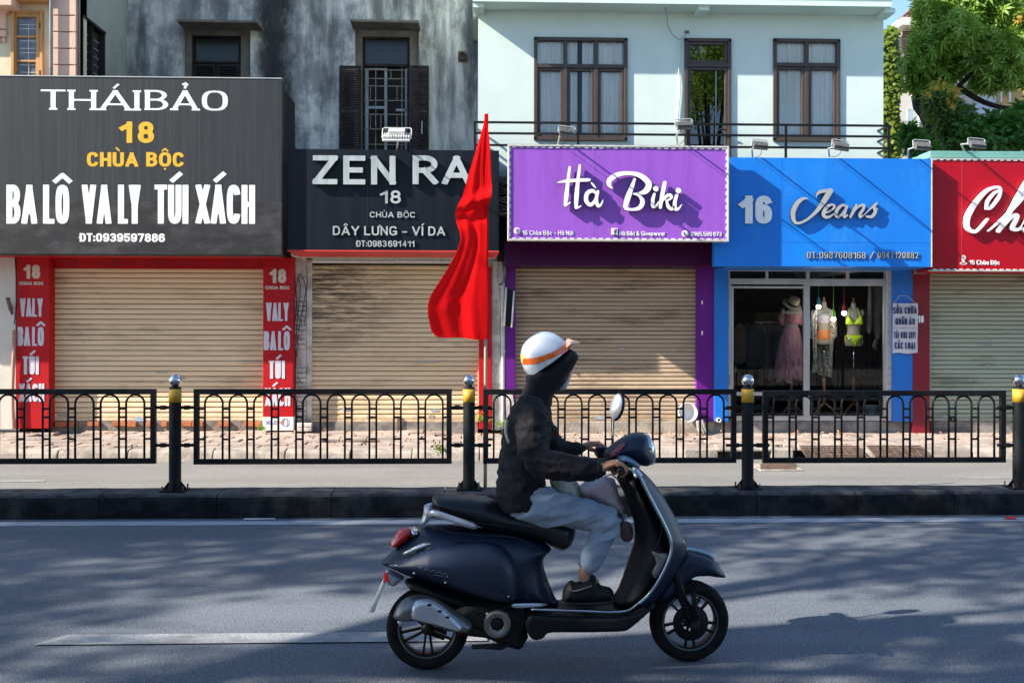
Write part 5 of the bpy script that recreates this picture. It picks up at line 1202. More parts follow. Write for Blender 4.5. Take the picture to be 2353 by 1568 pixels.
# leaf builders
def leaf_mesh_cloud(name, pts, size, mat, parent, palm=0, long=2.6, seed=0, droop=.3, face=None):
    """one mesh of many folded leaves; pts: positions"""
    rnd = np.random.default_rng(seed); V = []; Fs = []
    for p in pts:
        k = palm if palm else 1
        ax = rnd.normal(size=3); ax[2] = abs(ax[2]) * .6 + .3; ax /= np.linalg.norm(ax)
        if face is not None: ax = ax * .55 + np.array(face); ax /= np.linalg.norm(ax)
        a0 = np.cross(ax, rnd.normal(size=3)); a0 /= np.linalg.norm(a0); b0 = np.cross(ax, a0); s = size * rnd.uniform(.65, 1.25); off = rnd.uniform(0, 6.28)
        for j in range(k):
            an = off + 2 * math.pi * j / k if palm else off
            d = a0 * math.cos(an) + b0 * math.sin(an); e = np.cross(ax, d); L = s * rnd.uniform(.8, 1.1); w = L / long / 2
            base = p; mid = p + d * L * .5 + ax * L * .04; tip = p + d * L - ax * L * droop
            n = len(V); V += [base, mid - e * w - ax * w * .25, tip, mid + e * w - ax * w * .25, mid]; Fs += [(n, n + 1, n + 4), (n + 1, n + 2, n + 4), (n + 2, n + 3, n + 4), (n + 3, n, n + 4)]
    me = bpy.data.meshes.new(name); V = np.array(V); w = origin_of(parent); V = V - np.array(w); nf = len(Fs)
    me.vertices.add(len(V)); me.vertices.foreach_set('co', V.ravel()); me.loops.add(nf * 3); me.loops.foreach_set('vertex_index', np.array(Fs).ravel()); me.polygons.add(nf)
    me.polygons.foreach_set('loop_start', np.arange(0, nf * 3, 3)); me.polygons.foreach_set('loop_total', np.full(nf, 3)); me.materials.append(mat); me.update(); me.validate(); return link(name, me, parent)
def blob_pts(blobs, n, seed=0, shell=.55, jit=.15):
    rnd = np.random.default_rng(seed); vol = np.array([b[3] * b[4] * b[5] for b in blobs]); pr = vol ** .8 / (vol ** .8).sum(); out = []
    for i, k in enumerate(rnd.multinomial(n, pr)):
        b = blobs[i]; d = rnd.normal(size=(k, 3)); d /= np.linalg.norm(d, axis=1)[:, None]; r = rnd.uniform(shell, 1.0, k) ** .7 * (1 + rnd.normal(0, jit, k)); out.append(np.array(b[:3]) + d * r[:, None] * np.array(b[3:6]))
    return np.concatenate(out)
# ivy column on the house side
iv = thing('ivy', 'tall strip of yellow-green ivy on the wall beside the mint building', 'climbing plant', (XW(2046, 22), 22, 2)); rnd = np.random.default_rng(5)
pts = []
for i in range(6500):
    v = rnd.uniform(50, 370); u0 = 2024; wd = 2062 + 6 * math.sin(v * .045) + rnd.normal(0, 2.5) - (max(0, 75 - v) * .5); u = rnd.uniform(u0, wd)
    if v < 62 + abs(u - 2048) * .9: continue
    p = P(u, v, 21.6 + rnd.uniform(0, .45)); pts.append(tuple(p))
leaf_mesh_cloud('foliage', np.array(pts), .13, M_IVY, iv, seed=2, long=1.3, face=(-.2, -.9, .3))
x0, x1, z0, z1 = rect(2015, 75, 2060, 420, 22); MB().box(x0, x1, 22.05, 24, 0, z1).build('backing_wall', pm('ivy_backing_grey', (.25, .24, .2), rough=.9), iv)  # plain grey-brown wall behind the ivy leaves
# the tree
tr = thing('palmate_tree', 'leafy tree with finger-like leaves and yellow blossom above the crimson sign', 'tree', (XW(2140, 19), 19, 0))
YT = 19.0
def PT(u, v, y): p = P(u, v, y); return tuple(p)
MB().tube([(XW(2150, YT), YT, 0), PT(2140, 380, YT), PT(2136, 320, YT), PT(2134, 285, YT), PT(2122, 262, YT), PT(2106, 246, YT + .2), PT(2098, 220, YT + .2)], [.19, .15, .135, .12, .11, .08, .05], 9).build('trunk', M_BARK, tr)
for pts_, r in (([PT(2134, 290, YT), PT(2160, 240, YT), PT(2200, 200, YT), PT(2250, 150, YT - .2)], [.10, .07, .05, .03]), ([PT(2200, 200, YT), PT(2260, 235, YT), PT(2330, 250, YT - .3), PT(2400, 235, YT - .5)], [.06, .05, .04, .03]),
                ([PT(2106, 246, YT), PT(2120, 180, YT), PT(2150, 120, YT), PT(2180, 60, YT)], [.07, .06, .045, .02]), ([PT(2250, 160, YT), PT(2300, 100, YT), PT(2340, 30, YT)], [.045, .04, .02]), ([PT(2134, 320, YT - .1), PT(2168, 322, YT - .2), PT(2200, 345, YT - .2)], [.05, .035, .02])):
    MB().tube([tuple(q[:3]) for q in catmull(pts_, 4)], list(np.interp(np.linspace(0, 1, (len(pts_) - 1) * 4 + 1), np.linspace(0, 1, len(r)), r)), 6).build('branch', M_BARK, tr)
MB().tube([PT(2240, 300, YT - 1.2), PT(2290, 301, YT - 1.2), PT(2312, 300, YT - 1.2), PT(2322, 292, YT - 1.2)], .035, 6).build('branch', pm('pale_dead_wood', (.42, .34, .26), rough=.9), tr)
k = YT / F
def B(u, v, ru, rv, y=YT, ry=None): p = P(u, v, y); return (p.x, p.y, p.z, ru * k, (ry or ru) * k, rv * k)
crown = [B(2150, 40, 48, 45), B(2200, 20, 60, 50), B(2260, 30, 70, 60), B(2330, 40, 80, 70), B(2390, 90, 80, 90), B(2130, 105, 42, 38, YT - .3), B(2175, 110, 45, 50), B(2110, 150, 38, 34, YT - .2), B(2150, 165, 48, 38), B(2200, 75, 45, 45, YT - .6),
         B(2260, 120, 50, 48, YT - .4), B(2310, 130, 58, 55, YT - .6), B(2290, 180, 40, 32, YT - .4), B(2350, 160, 45, 40), B(2190, 150, 35, 30), B(2125, 200, 30, 32), B(2160, 225, 34, 30, YT - .5), B(2095, 195, 20, 16), B(2250, 190, 30, 20), B(2230, -10, 80, 40), B(2120, 15, 20, 25), B(2260, 175, 26, 18)]
cp = blob_pts(crown, 5600, 3, .6)
leaf_mesh_cloud('crown', cp, .16, M_LEAF, tr, palm=7, long=3.4, seed=4, droop=.35)
low = [B(2165, 255, 34, 26, YT - .8), B(2180, 290, 32, 30, YT - .9), B(2185, 330, 30, 28, YT - .9), B(2150, 235, 28, 20, YT - .8), B(2210, 260, 25, 22, YT - .8)]
leaf_mesh_cloud('crown', blob_pts(low, 900, 6, .2), .15, pm('x', (0, 0, 0)) if False else mk_leaf('pale_tree_leaf', (.11, .18, .05), (.14, .21, .06), (.17, .24, .07)), tr, palm=6, long=3.0, seed=7, droop=.5)
fl = np.array([PT(u, v, YT - 1.1) for u, v in ((2150, 202), (2128, 213), (2196, 212), (2182, 240), (2152, 196), (2192, 205), (2340, 42))]); fp = np.repeat(fl, 14, 0) + np.random.default_rng(1).normal(0, .055, (98, 3))
leaf_mesh_cloud('blossom', fp, .06, M_YFLOW, tr, palm=5, long=3, seed=1)
sh_ = thing('shrub', 'dark green leafy shrub behind the floodlights on the crimson sign', 'shrub', (XW(2290, 17.6), 17.6, 3.4))
k = 17.6 / F
bl = [B(2240, 310, 40, 26, 17.6), B(2290, 285, 45, 34, 17.8), B(2330, 300, 50, 50, 17.6), B(2270, 335, 40, 22, 17.4), B(2210, 285, 25, 20, 17.9), B(2360, 280, 50, 50, 17.8), B(2390, 330, 40, 40, 17.6)]
leaf_mesh_cloud('foliage', blob_pts(bl, 5000, 9, .2), .15, M_LEAFD, sh_, seed=9, long=1.7)
sl = thing('roof_plant', 'dark spiky-leaved plant growing behind the corner of the blue sign', 'plant', (XW(2095, 17), 17, 3.4)); k = 17 / F
leaf_mesh_cloud('foliage', blob_pts([B(2098, 320, 22, 24, 17), B(2090, 300, 14, 16, 17), B(2120, 345, 30, 12, 17)], 420, 11, .1), .2, M_LEAFD, sl, palm=5, seed=3, long=5)
# roof-level clutter behind crimson sign
x0, x1, z0, z1 = rect(2268, 343, 2600, 352, 15.9); MB().box(x0, x1, 15.9, 16, z0, z1)
rfz = P(2200, 362, YF).z
# street trees on the near side whose shade falls across the road (outside the frame, mirrored in the door glass)
def street_tree(x, y, h, cr, seed, label, n=5200, squash=.5, leaf=.24):
    t = thing('street_tree', label, 'tree', (x, min(y, 1.5), 0), 'street trees on the near pavement'); random.seed(seed); rn = np.random.default_rng(seed)
    yt = min(y, 1.5); MB().tube([(x, yt, 0), (x + .1, yt, h * .3), (x - .05, y + .1, h * .62)], [.24, .19, .14], 9).build('trunk', M_BARK, t); bl = []
    for i in range(28):
        a = rn.uniform(0, 6.28); r = cr * math.sqrt(rn.uniform(0, 1)); c = (x + r * math.cos(a), y + r * math.sin(a), h + rn.uniform(-.9, .9) + (cr - r) * .18)
        bl.append((*c, rn.uniform(.7, 1.45), rn.uniform(.7, 1.45), rn.uniform(.45, .8)))
        if i % 2 == 0: MB().tube([(x - .05, y + .1, h * .6), ((x + c[0]) / 2, (y + c[1]) / 2, h * .82), c], [.09, .06, .025], 5).build('branch', M_BARK, t)
    leaf_mesh_cloud('crown', blob_pts(bl, n, seed, .1, .05), leaf, M_LEAF, t, seed=seed, long=2.2)
TREES = [(-8.38, 2.89, 8.47, 3.42, 4810, 'street tree with a broad crown nearest the rider, leaning over the near lane', 7771),
         (-17.26, 3.14, 9.58, 3.38, 9623, 'tall street tree left of the frame whose crown shades the left lane', 8662),
         (-11.99, -2.0, 7.91, 2.77, 5131, 'lower street tree behind the camera between the two taller ones', 5514),
         (7.9, -3.0, 9.8, 3.2, 23, 'street tree mirrored in the balcony door glass', 7000)]
nb_ = thing('added_near_building', 'plain unseen building added behind the camera to keep the shop-window reflections dark', 'building', (0, -12, 0))  # unseen block, added to darken what the shop glass reflects
front(nb_, 'wall', -34, 34, 0, 6.6, [(x, x + 1.5, z, z + 1.7) for x in range(-32, 32, 4) for z in (.8, 4.2)], -12, -.25, pm('ochre_render_old', (.16, .13, .09), (.11, .09, .065), 2, rough=.9))
for x in range(-32, 32, 4):
    for z in (.8, 4.2): MB().box(x, x + 1.5, -12.25, -12.2, z, z + 1.7).build('window', M_GLASSD, nb_)
MB().box(-34, 34, -16, -12.3, 0, 6.6).build('rear_wall', M_DARK, nb_)
# =================================================================== median fence
YN = 9.46
def PN(u, v): return P(u, v, YN)
def bollard(u, label, dY=0.0):
    Y = YN + dY; c = P(u, 1123, Y); c.z = .224; t = thing('bollard', label, 'bollard', c, 'steel-ball bollards along the median')
    k = Y / F; z = lambda v: P(u, v, Y).z; r = 13.5 * k
    MB().rev([(r, c.z + .01 - c.z), (r, z(922) - c.z), (r, z(892) - c.z), (r * .93, z(889) - c.z), (.012, z(888.5) - c.z)], c, 'z', 22).build('post', M_BOLL, t)
    MB().rev([(r, z(923) - c.z), (r + .0022, z(923) - c.z), (r + .0022, z(893) - c.z), (r, z(893) - c.z)], c, 'z', 22).build('yellow_band', M_YEL, t)
    MB().rev([(r * .8, z(889) - c.z), (r * .55, z(887) - c.z), (.02, z(884.5) - c.z)], c, 'z', 16).build('cap', M_BLACK, t)
    MB().ball((c.x, c.y, z(873.5)), 14.2 * k, 24, 16).build('steel_ball', M_STEEL, t)
    MB().box(c.x - .115, c.x + .115, c.y - .1, c.y + .1, c.z, c.z + .014).build('base_plate', M_BOLL, t, .003)
    for i in range(4):
        a = i * math.pi / 2; m = MB(); m.prism([(r * .9, 0), (r + .065, 0), (r * .9, .085)], -.004, .004); m.xf(Matrix.Translation((c.x, c.y, c.z + .012)) @ Matrix.Rotation(a, 4, 'Z')); m.build('gusset', M_BOLL, t)
    for a, b in ((-1, -1), (1, -1), (1, 1), (-1, 1)): MB().rev([(.0001, .045), (.008, .045), (.008, 0)], (c.x + a * .095, c.y + b * .08, c.z + .01), 'z', 6, False).build('anchor_bolt', M_RUST, t)
    for v in (935.5, 1022):
        zz = z(v)
        for s in (-1, 1):
            m = MB(); m.box(c.x + s * r * .7, c.x + s * (r + .155), c.y - .012, c.y + .012, zz - .014, zz + .014); m.box(c.x + s * (r + .03), c.x + s * (r + .08), c.y - .02, c.y + .016, zz - .02, zz + .02); m.build('bracket', M_BLACK, t, .003)
    return t
bollard(402, 'first steel-ball bollard from the left, between the leftmost two fence panels'); bollard(1077, 'bollard beside the bamboo flagpole', .02)
bollard(1717, 'bollard in front of the blue pillar of the clothes shop'); bollard(2340, 'bollard cut by the right edge of the picture', -.02)
def panel(u0, u1, arches, aw, vt, vb, label):
    """fence panel between columns u0 and u1; arches: list of arch centre columns"""
    um = (u0 + u1) / 2; x0, x1 = XW(u0, YN), XW(u1, YN); zt, zb = P(um, vt, YN).z, P(um, vb, YN).z; w = 12 * YN / F; k = YN / F
    t = thing('fence_panel', label, 'fence panel', ((x0 + x1) / 2, YN, zb), 'arched black fence panels on the median')
    for a in ((x0, x1, zt - w, zt), (x0, x1, zb, zb + w), (x0, x0 + w, zb + w, zt - w), (x1 - w, x1, zb + w, zt - w)): MB().box(a[0], a[1], YN - .022, YN + .022, a[2], a[3]).build('frame_bar', M_BLACK, t, .003)
    R = aw / 2 * k; r = .0105; zi, za = zb + w, zt - w - R - .004
    m = MB(); pts = [(-R, 0, zi - 0), (-R, 0, za)] + [(-R * math.cos(a), 0, za + R * math.sin(a)) for a in np.linspace(0, math.pi, 13)[1:-1]] + [(R, 0, za), (R, 0, zi)]
    m.tube(pts, r, 6); o_ = origin_of(t); me = m.mesh('arch', M_BLACK, (0, 0, o_.z)); xs = [XW(a, YN) for a in arches]
    for i, x in enumerate(xs):
        o = link('arch', me, t, (x - o_.x, 0, 0))
    edges = [x0 + w] + [x for c in xs for x in (c - R, c + R)] + [x1 - w]; rm = {}
    for i in range(0, len(edges), 2):
        a, b = edges[i], edges[i + 1]; L = round(b - a, 3)
        if L > .4: continue
        if L not in rm: rm[L] = MB().box(-L / 2, L / 2, -.009, .009, -.009, .009).mesh('rung', M_BLACK)
        for v in (938.5, 958, 1008): link('rung', rm[L], t, ((a + b) / 2 - o_.x, 0, P(um, v, YN).z - o_.z))
    return t
panel(-330, 359, [19 + 58.4 * i for i in range(-5, 6)], 41, 893, 1065, 'black arched fence panel left of the first bollard, cut by the left edge')
panel(446, 1038, [491.5 + 56.2 * i for i in range(10)], 40, 893, 1065, 'black arched fence panel in front of the stained shutter and right 18 pillar')
panel(1110, 1691, [1154 + 54.4 * i for i in range(10)], 39, 893.5, 1063, 'black arched fence panel partly hidden by the scooter rider')
panel(1752, 2309, [1795 + 52.3 * i for i in range(10)], 38, 896.5, 1062, 'black arched fence panel in front of the mannequin window and crimson shopfront')
panel(2385, 2950, [2430 + 52.3 * i for i in range(10)], 38, 897.5, 1062, 'black arched fence panel beyond the right edge bollard')

# =================================================================== flag
YFg = 9.5
fp = thing('flagpole', 'slender bamboo pole standing on the median and carrying the red flag', 'flagpole', (XW(1115, YFg), YFg, .22))
c0, c1 = P(1114.5, 1124, YFg), P(1117, 262, YFg); c0.z = .215
pts = [c0.lerp(c1, i / 12) for i in range(13)]; MB().tube(pts, list(np.linspace(.0175, .011, 13)), 9).build('bamboo_cane', pm('bamboo', (.36, .30, .21), (.28, .23, .16), 9, (1, 1, .3), rough=.5), fp)
for i in range(10): c = c0.lerp(c1, .03 + i * .1 + .012 * math.sin(i * 3)); MB().rev([(.0165 - .0006 * i, -.007), (.020 - .0006 * i, 0), (.0165 - .0006 * i, .007)], c, 'z', 10).build('bamboo_node', MATS['bamboo'], fp)
def mk_flagmat():
    s = NT('red_flag_cloth'); s.col((.80, .008, .010)); s.set(.85, 0, .05)
    tr = s.n('ShaderNodeBsdfTranslucent'); tr.inputs[0].default_value = (.85, .01, .01, 1); m = s.n('ShaderNodeMixShader'); m.inputs[0].default_value = .35
    s.t.links.new(s.b.outputs[0], m.inputs[1]); s.t.links.new(tr.outputs[0], m.inputs[2]); s.t.links.new(m.outputs[0], s.out.inputs[0])
    wv = s.noise(9, (1, 1, .25), 4); s.bump(wv, .5, .012); return s.m
M_FLAG = mk_flagmat()
rows = [(262, 1114, 1117), (285, 1111, 1120), (320, 1101, 1124), (360, 1089, 1126.5), (400, 1076, 1128), (430, 1068, 1130), (452, 1062, 1129), (472, 1051, 1122), (490, 1045, 1120), (510, 1048, 1119), (530, 1055, 1119), (548, 1058, 1119), (565, 1054, 1119), (590, 1043, 1119), (620, 1026, 1119), (650, 1007, 1120), (678, 989, 1120), (700, 982, 1120), (725, 983, 1120), (750, 988, 1120), (765, 991, 1120), (778, 1001, 1119)]
va = [r[0] for r in rows]; NV, NU = 110, 56; vs = []; 
for j in range(NV + 1):
    v = 262 + (778 - 262) * j / NV; L = np.interp(v, va, [r[1] for r in rows]); R = np.interp(v, va, [r[2] for r in rows])
    g = np.clip((v - 300) / 420, 0, 1)
    for i in range(NU + 1):
        s = i / NU; u = L + (R - L) * s; f = 1 - s
        y = -.05 * f * g + (.016 * math.sin(s * 6.5 + v * .005 + 1) + .007 * math.sin(s * 17 - v * .012 + 1.5 * math.sin(v * .01))) * (.25 + .75 * g) * min(1, (1 - s) * 3 + .15)
        d = (v - (448 + 26 * f)) / 16.0; y += -.055 * math.exp(-d * d) * (.3 + .7 * s) + .025 * math.exp(-((v - 486 - 20 * f) / 15) ** 2)      # the roll where the cloth folds over itself
        d2 = (v - 700 - 12 * math.sin(s * 9)) / 12; y += -.006 * math.exp(-d2 * d2) * (math.sin(s * math.pi) ** 2)
        edge = 4 * math.sin(s * 9 + .5) * max(0, (v - 740) / 38) - 14 * (1 - s) ** 3 * max(0, (v - 745) / 33)
        p = P(u, v + edge * .5, YFg + y - .02); vs.append(tuple(p))
fl = MB(); fl.add(vs, [(j * (NU + 1) + i, (j + 1) * (NU + 1) + i, (j + 1) * (NU + 1) + i + 1, j * (NU + 1) + i + 1) for j in range(NV) for i in range(NU)], True)
fo = thing('flag', 'red flag hanging folded from the bamboo pole in front of the black sign', 'flag', (XW(1116, YFg), YFg, 3.8)); fl.build('cloth', M_FLAG, fo)
MB().tube([tuple(P(1117, v, YFg - .0)) for v in (262, 400, 600, 778)], .019, 8).build('sleeve', M_FLAG, fo)

# =================================================================== small things on the ground and walls
pb = thing('plastic_basin', 'round white plastic basin leaning against the purple pillar', 'basin', (XW(1580, YF - .2), YF - .2, .2))
c = P(1580, 947, YF - .22); R = 22 * YF / F
m = MB(); m.rev([(.001, .12), (R * .76, .12), (R * .80, .11), (R * .95, .012), (R * 1.06, .0), (R * 1.06, -.012), (R * .96, -.012), (R * .93, .0), (R * .77, .098), (.001, .1)], (0, 0, 0), 'y', 26); m.xf(Matrix.Translation(c) @ Matrix.Rotation(-.25, 4, 'X') @ Matrix.Rotation(.12, 4, 'Z')); m.build('bowl', M_WHITEP, pb)
rg = thing('cloth_rag', 'crumpled pale rag lying beside the white basin at the foot of the purple pillar', 'rag', (XW(1607, YF - .3), YF - .3, .2)); m = MB()
for a in range(3): m.tube([tuple(P(1603 + a * 4, 965, YF - .25)), tuple(P(1606 + a * 6, 985, YF - .3)), tuple(P(1612 + a * 9, 1000 + a * 3, YF - .45))], [.03, .035, .012], 6, flat=.5)
o = m.build('cloth', M_STEP, rg); noisy(o.data, .012, 14)
for u, v, lab in ((1650, 964, 'white drain pipe end poking out below the left blue pillar'), (2112 + 78, 964, 'small dark pipe end low on the step by the crimson shopfront')):
    dp = thing('pipe_end', lab, 'pipe', P(u, v, YF - .15)); c = P(u, v, YF - .14); MB().rev([(.0001, .03), (.022, .03), (.024, -.05), (.036, -.05), (.036, .05)], c, 'y', 14).build('pipe', M_WHITEP if u < 2000 else M_BLACK, dp)
def loose_bricks(u, v, Y, n, label, mat):
    t = thing('brick_stack', label, 'bricks', P(u, v, Y)); random.seed(u)
    base = P(u, v, Y)
    for i in range(n):
        o = MB().box(base.x - .11 + random.uniform(-.01, .01), base.x + .11, Y - .06, Y + .05, base.z + i * .064, base.z + i * .064 + .058).build('brick', mat, t, .008); noisy(o.data, .003, 9, i)
loose_bricks(700, 990, YF - .25, 2, 'two weathered bricks stacked at the foot of the whitewashed pier', M_WBRICK)
# iron drain grates laid on the far kerb and the plate in the far lane
def grate(u0, u1, v0, v1, n, label, Y0, z0_, Y1, z1_):
    x0, x1 = XW(u0, Y0), XW(u1, Y0); t = thing('drain_grate', label, 'drain grate', ((x0 + x1) / 2, Y0, z0_))
    for i in range(n):
        a = i / (n - 1); y = Y0 + (Y1 - Y0) * a; z = z0_ + (z1_ - z0_) * a; MB().box(x0, x1, y - .011, y + .011, z - .006, z + .012).build('bar', M_RUST, t)
    for i in range(8):
        x = x0 + (x1 - x0) * i / 7; m = MB(); m.add([(x - .01, Y0, z0_ + .014), (x + .01, Y0, z0_ + .014), (x + .01, Y1, z1_ + .014), (x - .01, Y1, z1_ + .014)], [(0, 1, 2, 3)]); m.build('cross_bar', M_RUST, t)
grate(1852, 1990, 0, 0, 7, 'left rusty drain grate leaning on the far kerb', 13.06, .06, 13.34, .165)
grate(2010, 2135, 0, 0, 7, 'right rusty drain grate leaning on the far kerb', 13.06, .06, 13.34, .165)
mh = thing('road_grate', 'flat iron grate set in the far lane right of the third bollard', 'road grate', (XW(1790, 12.4), 12.4, .01))
m = MB(); m.box(XW(1740, 12.3), XW(1838, 12.3), 12.15, 12.72, .004, .02); m.build('plate', M_KERB, mh, .004)
for i in range(8): y = 12.2 + i * .065; MB().box(XW(1748, y), XW(1830, y), y, y + .025, .021, .028).build('bar', M_RUST, mh)
# weeds
def weed(u, v, Y, n, s, label, seed):
    b = P(u, v, Y); t = thing('weed', label, 'weed', b); rn = np.random.default_rng(seed)
    leaf_mesh_cloud('foliage', np.array([(b.x + rn.normal(0, .6) * s, b.y + rn.normal(0, .1) * s * 3, b.z + abs(rn.normal(0, .45)) * s) for _ in range(n)]), .05, M_IVY if seed % 2 else M_LEAF, t, palm=3, seed=seed, long=2.2)
weed(1012, 1040, 13.3, 60, .11, 'low green weed growing on the far kerb left of the flagpole', 1); weed(1166, 1050, 13.25, 30, .07, 'small weed at the kerb just right of the flagpole', 3)
weed(600, 985, YF - .4, 20, .05, 'tiny green weed by the right 18 pillar', 4); weed(1108, 965, YF - .2, 40, .12, 'leafy weed at the foot of the red panel behind the bollard', 2); weed(1157, 975, YF - .3, 30, .1, 'dark weed at the foot of the drain pipe', 6)
# leaf litter on the pavement
rn = np.random.default_rng(8); lt = []
for i in range(260): x = rn.uniform(-8, 8.5); y = 13.5 + rn.beta(1.2, .8) * 1.7; lt.append((x, y, pz(x, y) + .02)) 
for u in (1420, 1500, 1560, 1600, 1850, 1940):
    for i in range(14): x = XW(u + rn.normal(0, 22), 15.0); y = rn.uniform(14.8, 15.2); lt.append((x, y, pz(x, y) + .02))
lo_ = leaf_mesh_cloud('leaf_litter', np.array(lt), .06, pm('dry_leaf', (.30, .12, .05), (.36, .22, .10), 12, rough=.8), None, seed=3, long=2); lo_['kind'] = 'stuff'
# bits of litter on the near road
def tagm(o, l, c): return tag(o, l, c)
c = P(590, 1190, 9.1); tagm(MB().tube([(c.x - .13, 9.16, .012), (c.x + .15, 9.17, .012)], .008, 6).build('drinking_straw', M_LETL), 'thin pale straw lying at the foot of the median kerb', 'straw')
x = XW(2318, 9.03); m = MB(); m.add([(x - .06, 9.0, .012), (x + .05, 8.98, .014), (x + .06, 9.04, .03), (x - .01, 9.07, .02)], [(0, 1, 2, 3)]); tagm(m.build('paper_scrap', pm('red_paper', (.6, .03, .04))), 'small red scrap lying on the white edge line at the right', 'litter')
# faded stickers on shutters
def stick(par, u, v, w, h, Y, mat): x0, x1, z0, z1 = rect(u, v, u + w, v + h, Y); MB().box(x0, x1, Y, Y + .003, z0, z1).build('sticker', mat, par)
pbl, pgr = pm('faded_blue_sticker', (.18, .30, .45), (.5, .5, .48), 40), pm('faded_grey_sticker', (.42, .40, .37), (.22, .20, .18), 45)
for par, lst in ((shA, ((358, 852, 26, 4), (404, 867, 22, 4), (362, 876, 14, 3), (134, 951, 20, 5), (308, 958, 26, 9))), (shB, ((786, 938, 22, 4), (984, 953, 14, 5), (1116 - 50, 938, 10, 5), (842, 955, 14, 5), (990, 940, 18, 5), (948, 828, 2.5, 2.5), (956, 828, 2.5, 2.5), (965, 828, 2.5, 2.5), (978, 828, 22, 4))),
                 (shC, ((1420, 798, 16, 5), (1540, 805, 10, 3), (1388, 830, 12, 3), (1416, 832, 12, 3), (1366, 957, 22, 5), (1560 - 60, 960, 18, 4))), (shD, ((2166, 964 - 10, 20, 5), (2240, 790, 40, 4), (2262, 838, 14, 6)))):
    for i, q in enumerate(lst): stick(par, *q, YF - .027, pbl if i % 2 == 0 and q[1] > 900 else pgr)

# =================================================================== inside the clothes shop
YI = 15.95
def PI_(x, y): return 1757.7 + .241 * x, 623.7 + .241 * y
def rings(mb, rows, Y, n=28, depth=.62, wob=None, cap=True):
    """rows: (zoom x centre, zoom y, half width in zoom units)"""
    vs = []; m = len(rows)
    for j, r in enumerate(rows):
        u, v = PI_(r[0], r[1]); c = P(u, v, Y); R = r[2] * .241 * Y / F; dp = r[3] if len(r) > 3 else depth
        for i in range(n):
            a = 2 * math.pi * i / n; q = 1 + (wob(a, j / (m - 1)) if wob else 0); vs.append((c.x + R * math.cos(a) * q, Y + R * dp * math.sin(a) * q, c.z))
    fs = [(j * n + i, j * n + (i + 1) % n, (j + 1) * n + (i + 1) % n, (j + 1) * n + i) for j in range(m - 1) for i in range(n)]
    fs = [f[::-1] for f in fs]
    if cap: fs += [tuple(range(n)), tuple((m - 1) * n + i for i in range(n - 1, -1, -1))]
    return mb.add([tuple(v) for v in vs], fs, True)
def sm_rows(rows, k=4): return [tuple(q) for q in catmull([tuple(r) + ((.62,) if len(r) == 3 else ()) for r in rows], k)]
M_SKIN = pm('mannequin_cream', (.42, .36, .28), (.38, .33, .26), 6, rough=.6); M_TWOOD = pm('pale_tripod_wood', (.46, .27, .12), (.38, .22, .09), 12, (1, 1, .3), rough=.5); M_DWOOD = pm('dark_turned_wood', (.10, .04, .02), rough=.4)
def mannequin(x, label, ys, pole, leg, wood, knob=True):
    u, _ = PI_(x, 0); zf = zst - .005; t = thing('mannequin', label, 'mannequin', (XW(u, YI), YI, zf))
    rings(MB(), sm_rows([(x, ys[0], 24, .8), (x, ys[0] + 40, 27, .8), (x, ys[0] + 60, 45, .6), (x - 2, ys[1], 88, .42), (x, ys[1] + 35, 84, .55), (x, ys[1] + 75, 76, .72), (x, ys[1] + 110, 70, .66), (x, ys[2], 60, .6), (x, ys[2] + 70, 76, .62), (x, ys[3] - 20, 84, .66), (x, ys[3], 80, .64)]), YI).build('torso', M_SKIN, t)
    q = lambda yy: P(*PI_(x, yy), YI)
    for s in (-1, 1): c = P(*PI_(x + s * 82, ys[1] + 8), YI); MB().ball(c, .055, 12, 8, (.6, .8, 1.1)).build('shoulder_cap', M_SKIN, t)
    if knob: MB().rev([(.001, .085), (.012, .08), (.018, .06), (.012, .045), (.022, .03), (.03, .012), (.042, .0), (.042, -.012)], q(ys[0] - 2), 'z', 14).build('neck_knob', wood, t)
    MB().tube([tuple(q(ys[3] - 10)), tuple(q(pole))], .011, 8).build('pole', M_STEEL, t)
    MB().tube([tuple(q(pole)), tuple(q(pole + 40)), tuple(q(leg + 30))], [.021, .024, .03], 8).build('stand_column', wood, t)
    k = q(leg + 30); g = Vector((k.x, YI, zf + .012))
    for a in (-2.7, -.45, 1.57): MB().tube([(k.x, YI, k.z + .02), (k.x + .10 * math.cos(a), YI + .1 * math.sin(a), (k.z + g.z) / 2 + .05), (k.x + .26 * math.cos(a), YI + .26 * math.sin(a), g.z)], [.02, .019, .015], 6).build('leg', wood, t)
    return t
m1 = mannequin(248, 'mannequin wearing the pink off-shoulder top and long pink tulle skirt', (310, 378, 530, 700), 1030, 1240, pm('reddish_wood', (.20, .09, .045), rough=.5), knob=False)
tp = thing('pink_top', 'dusty pink off-shoulder crop top on the left mannequin', 'top', (XW(1817, YI), YI, 1.2)); M_PK = pm('dusty_pink_cloth', (.50, .20, .20), (.42, .165, .17), 12, rough=.85, bump=.3)
rings(MB(), sm_rows([(248, 405, 84, .75), (250, 430, 88, .95), (250, 460, 84, .85), (248, 500, 74, .8)]), YI, wob=lambda a, t: .03 * math.sin(a * 9 + t * 4), cap=False).build('bodice', M_PK, tp)
for s in (-1, 1): rings(MB(), sm_rows([(248 + s * 82, 398, 24, .9), (248 + s * 92, 440, 34, .9), (248 + s * 90, 480, 24, .8), (248 + s * 86, 510, 16, .8)]), YI, 14, wob=lambda a, t: .12 * math.sin(a * 5 + t * 3)).build('sleeve', M_PK, tp)
for s in (-1, 1): MB().tube([tuple(P(*PI_(248 + s * 50, 405), YI - .1)), tuple(P(*PI_(248 + s * 62, 362), YI - .04))], .004, 5).build('strap', M_PK, tp)
for y in (425, 462, 496): c = P(*PI_(252, y), YI - .158); MB().ball(c, .009, 8, 6).build('button', M_WHITEP, tp)
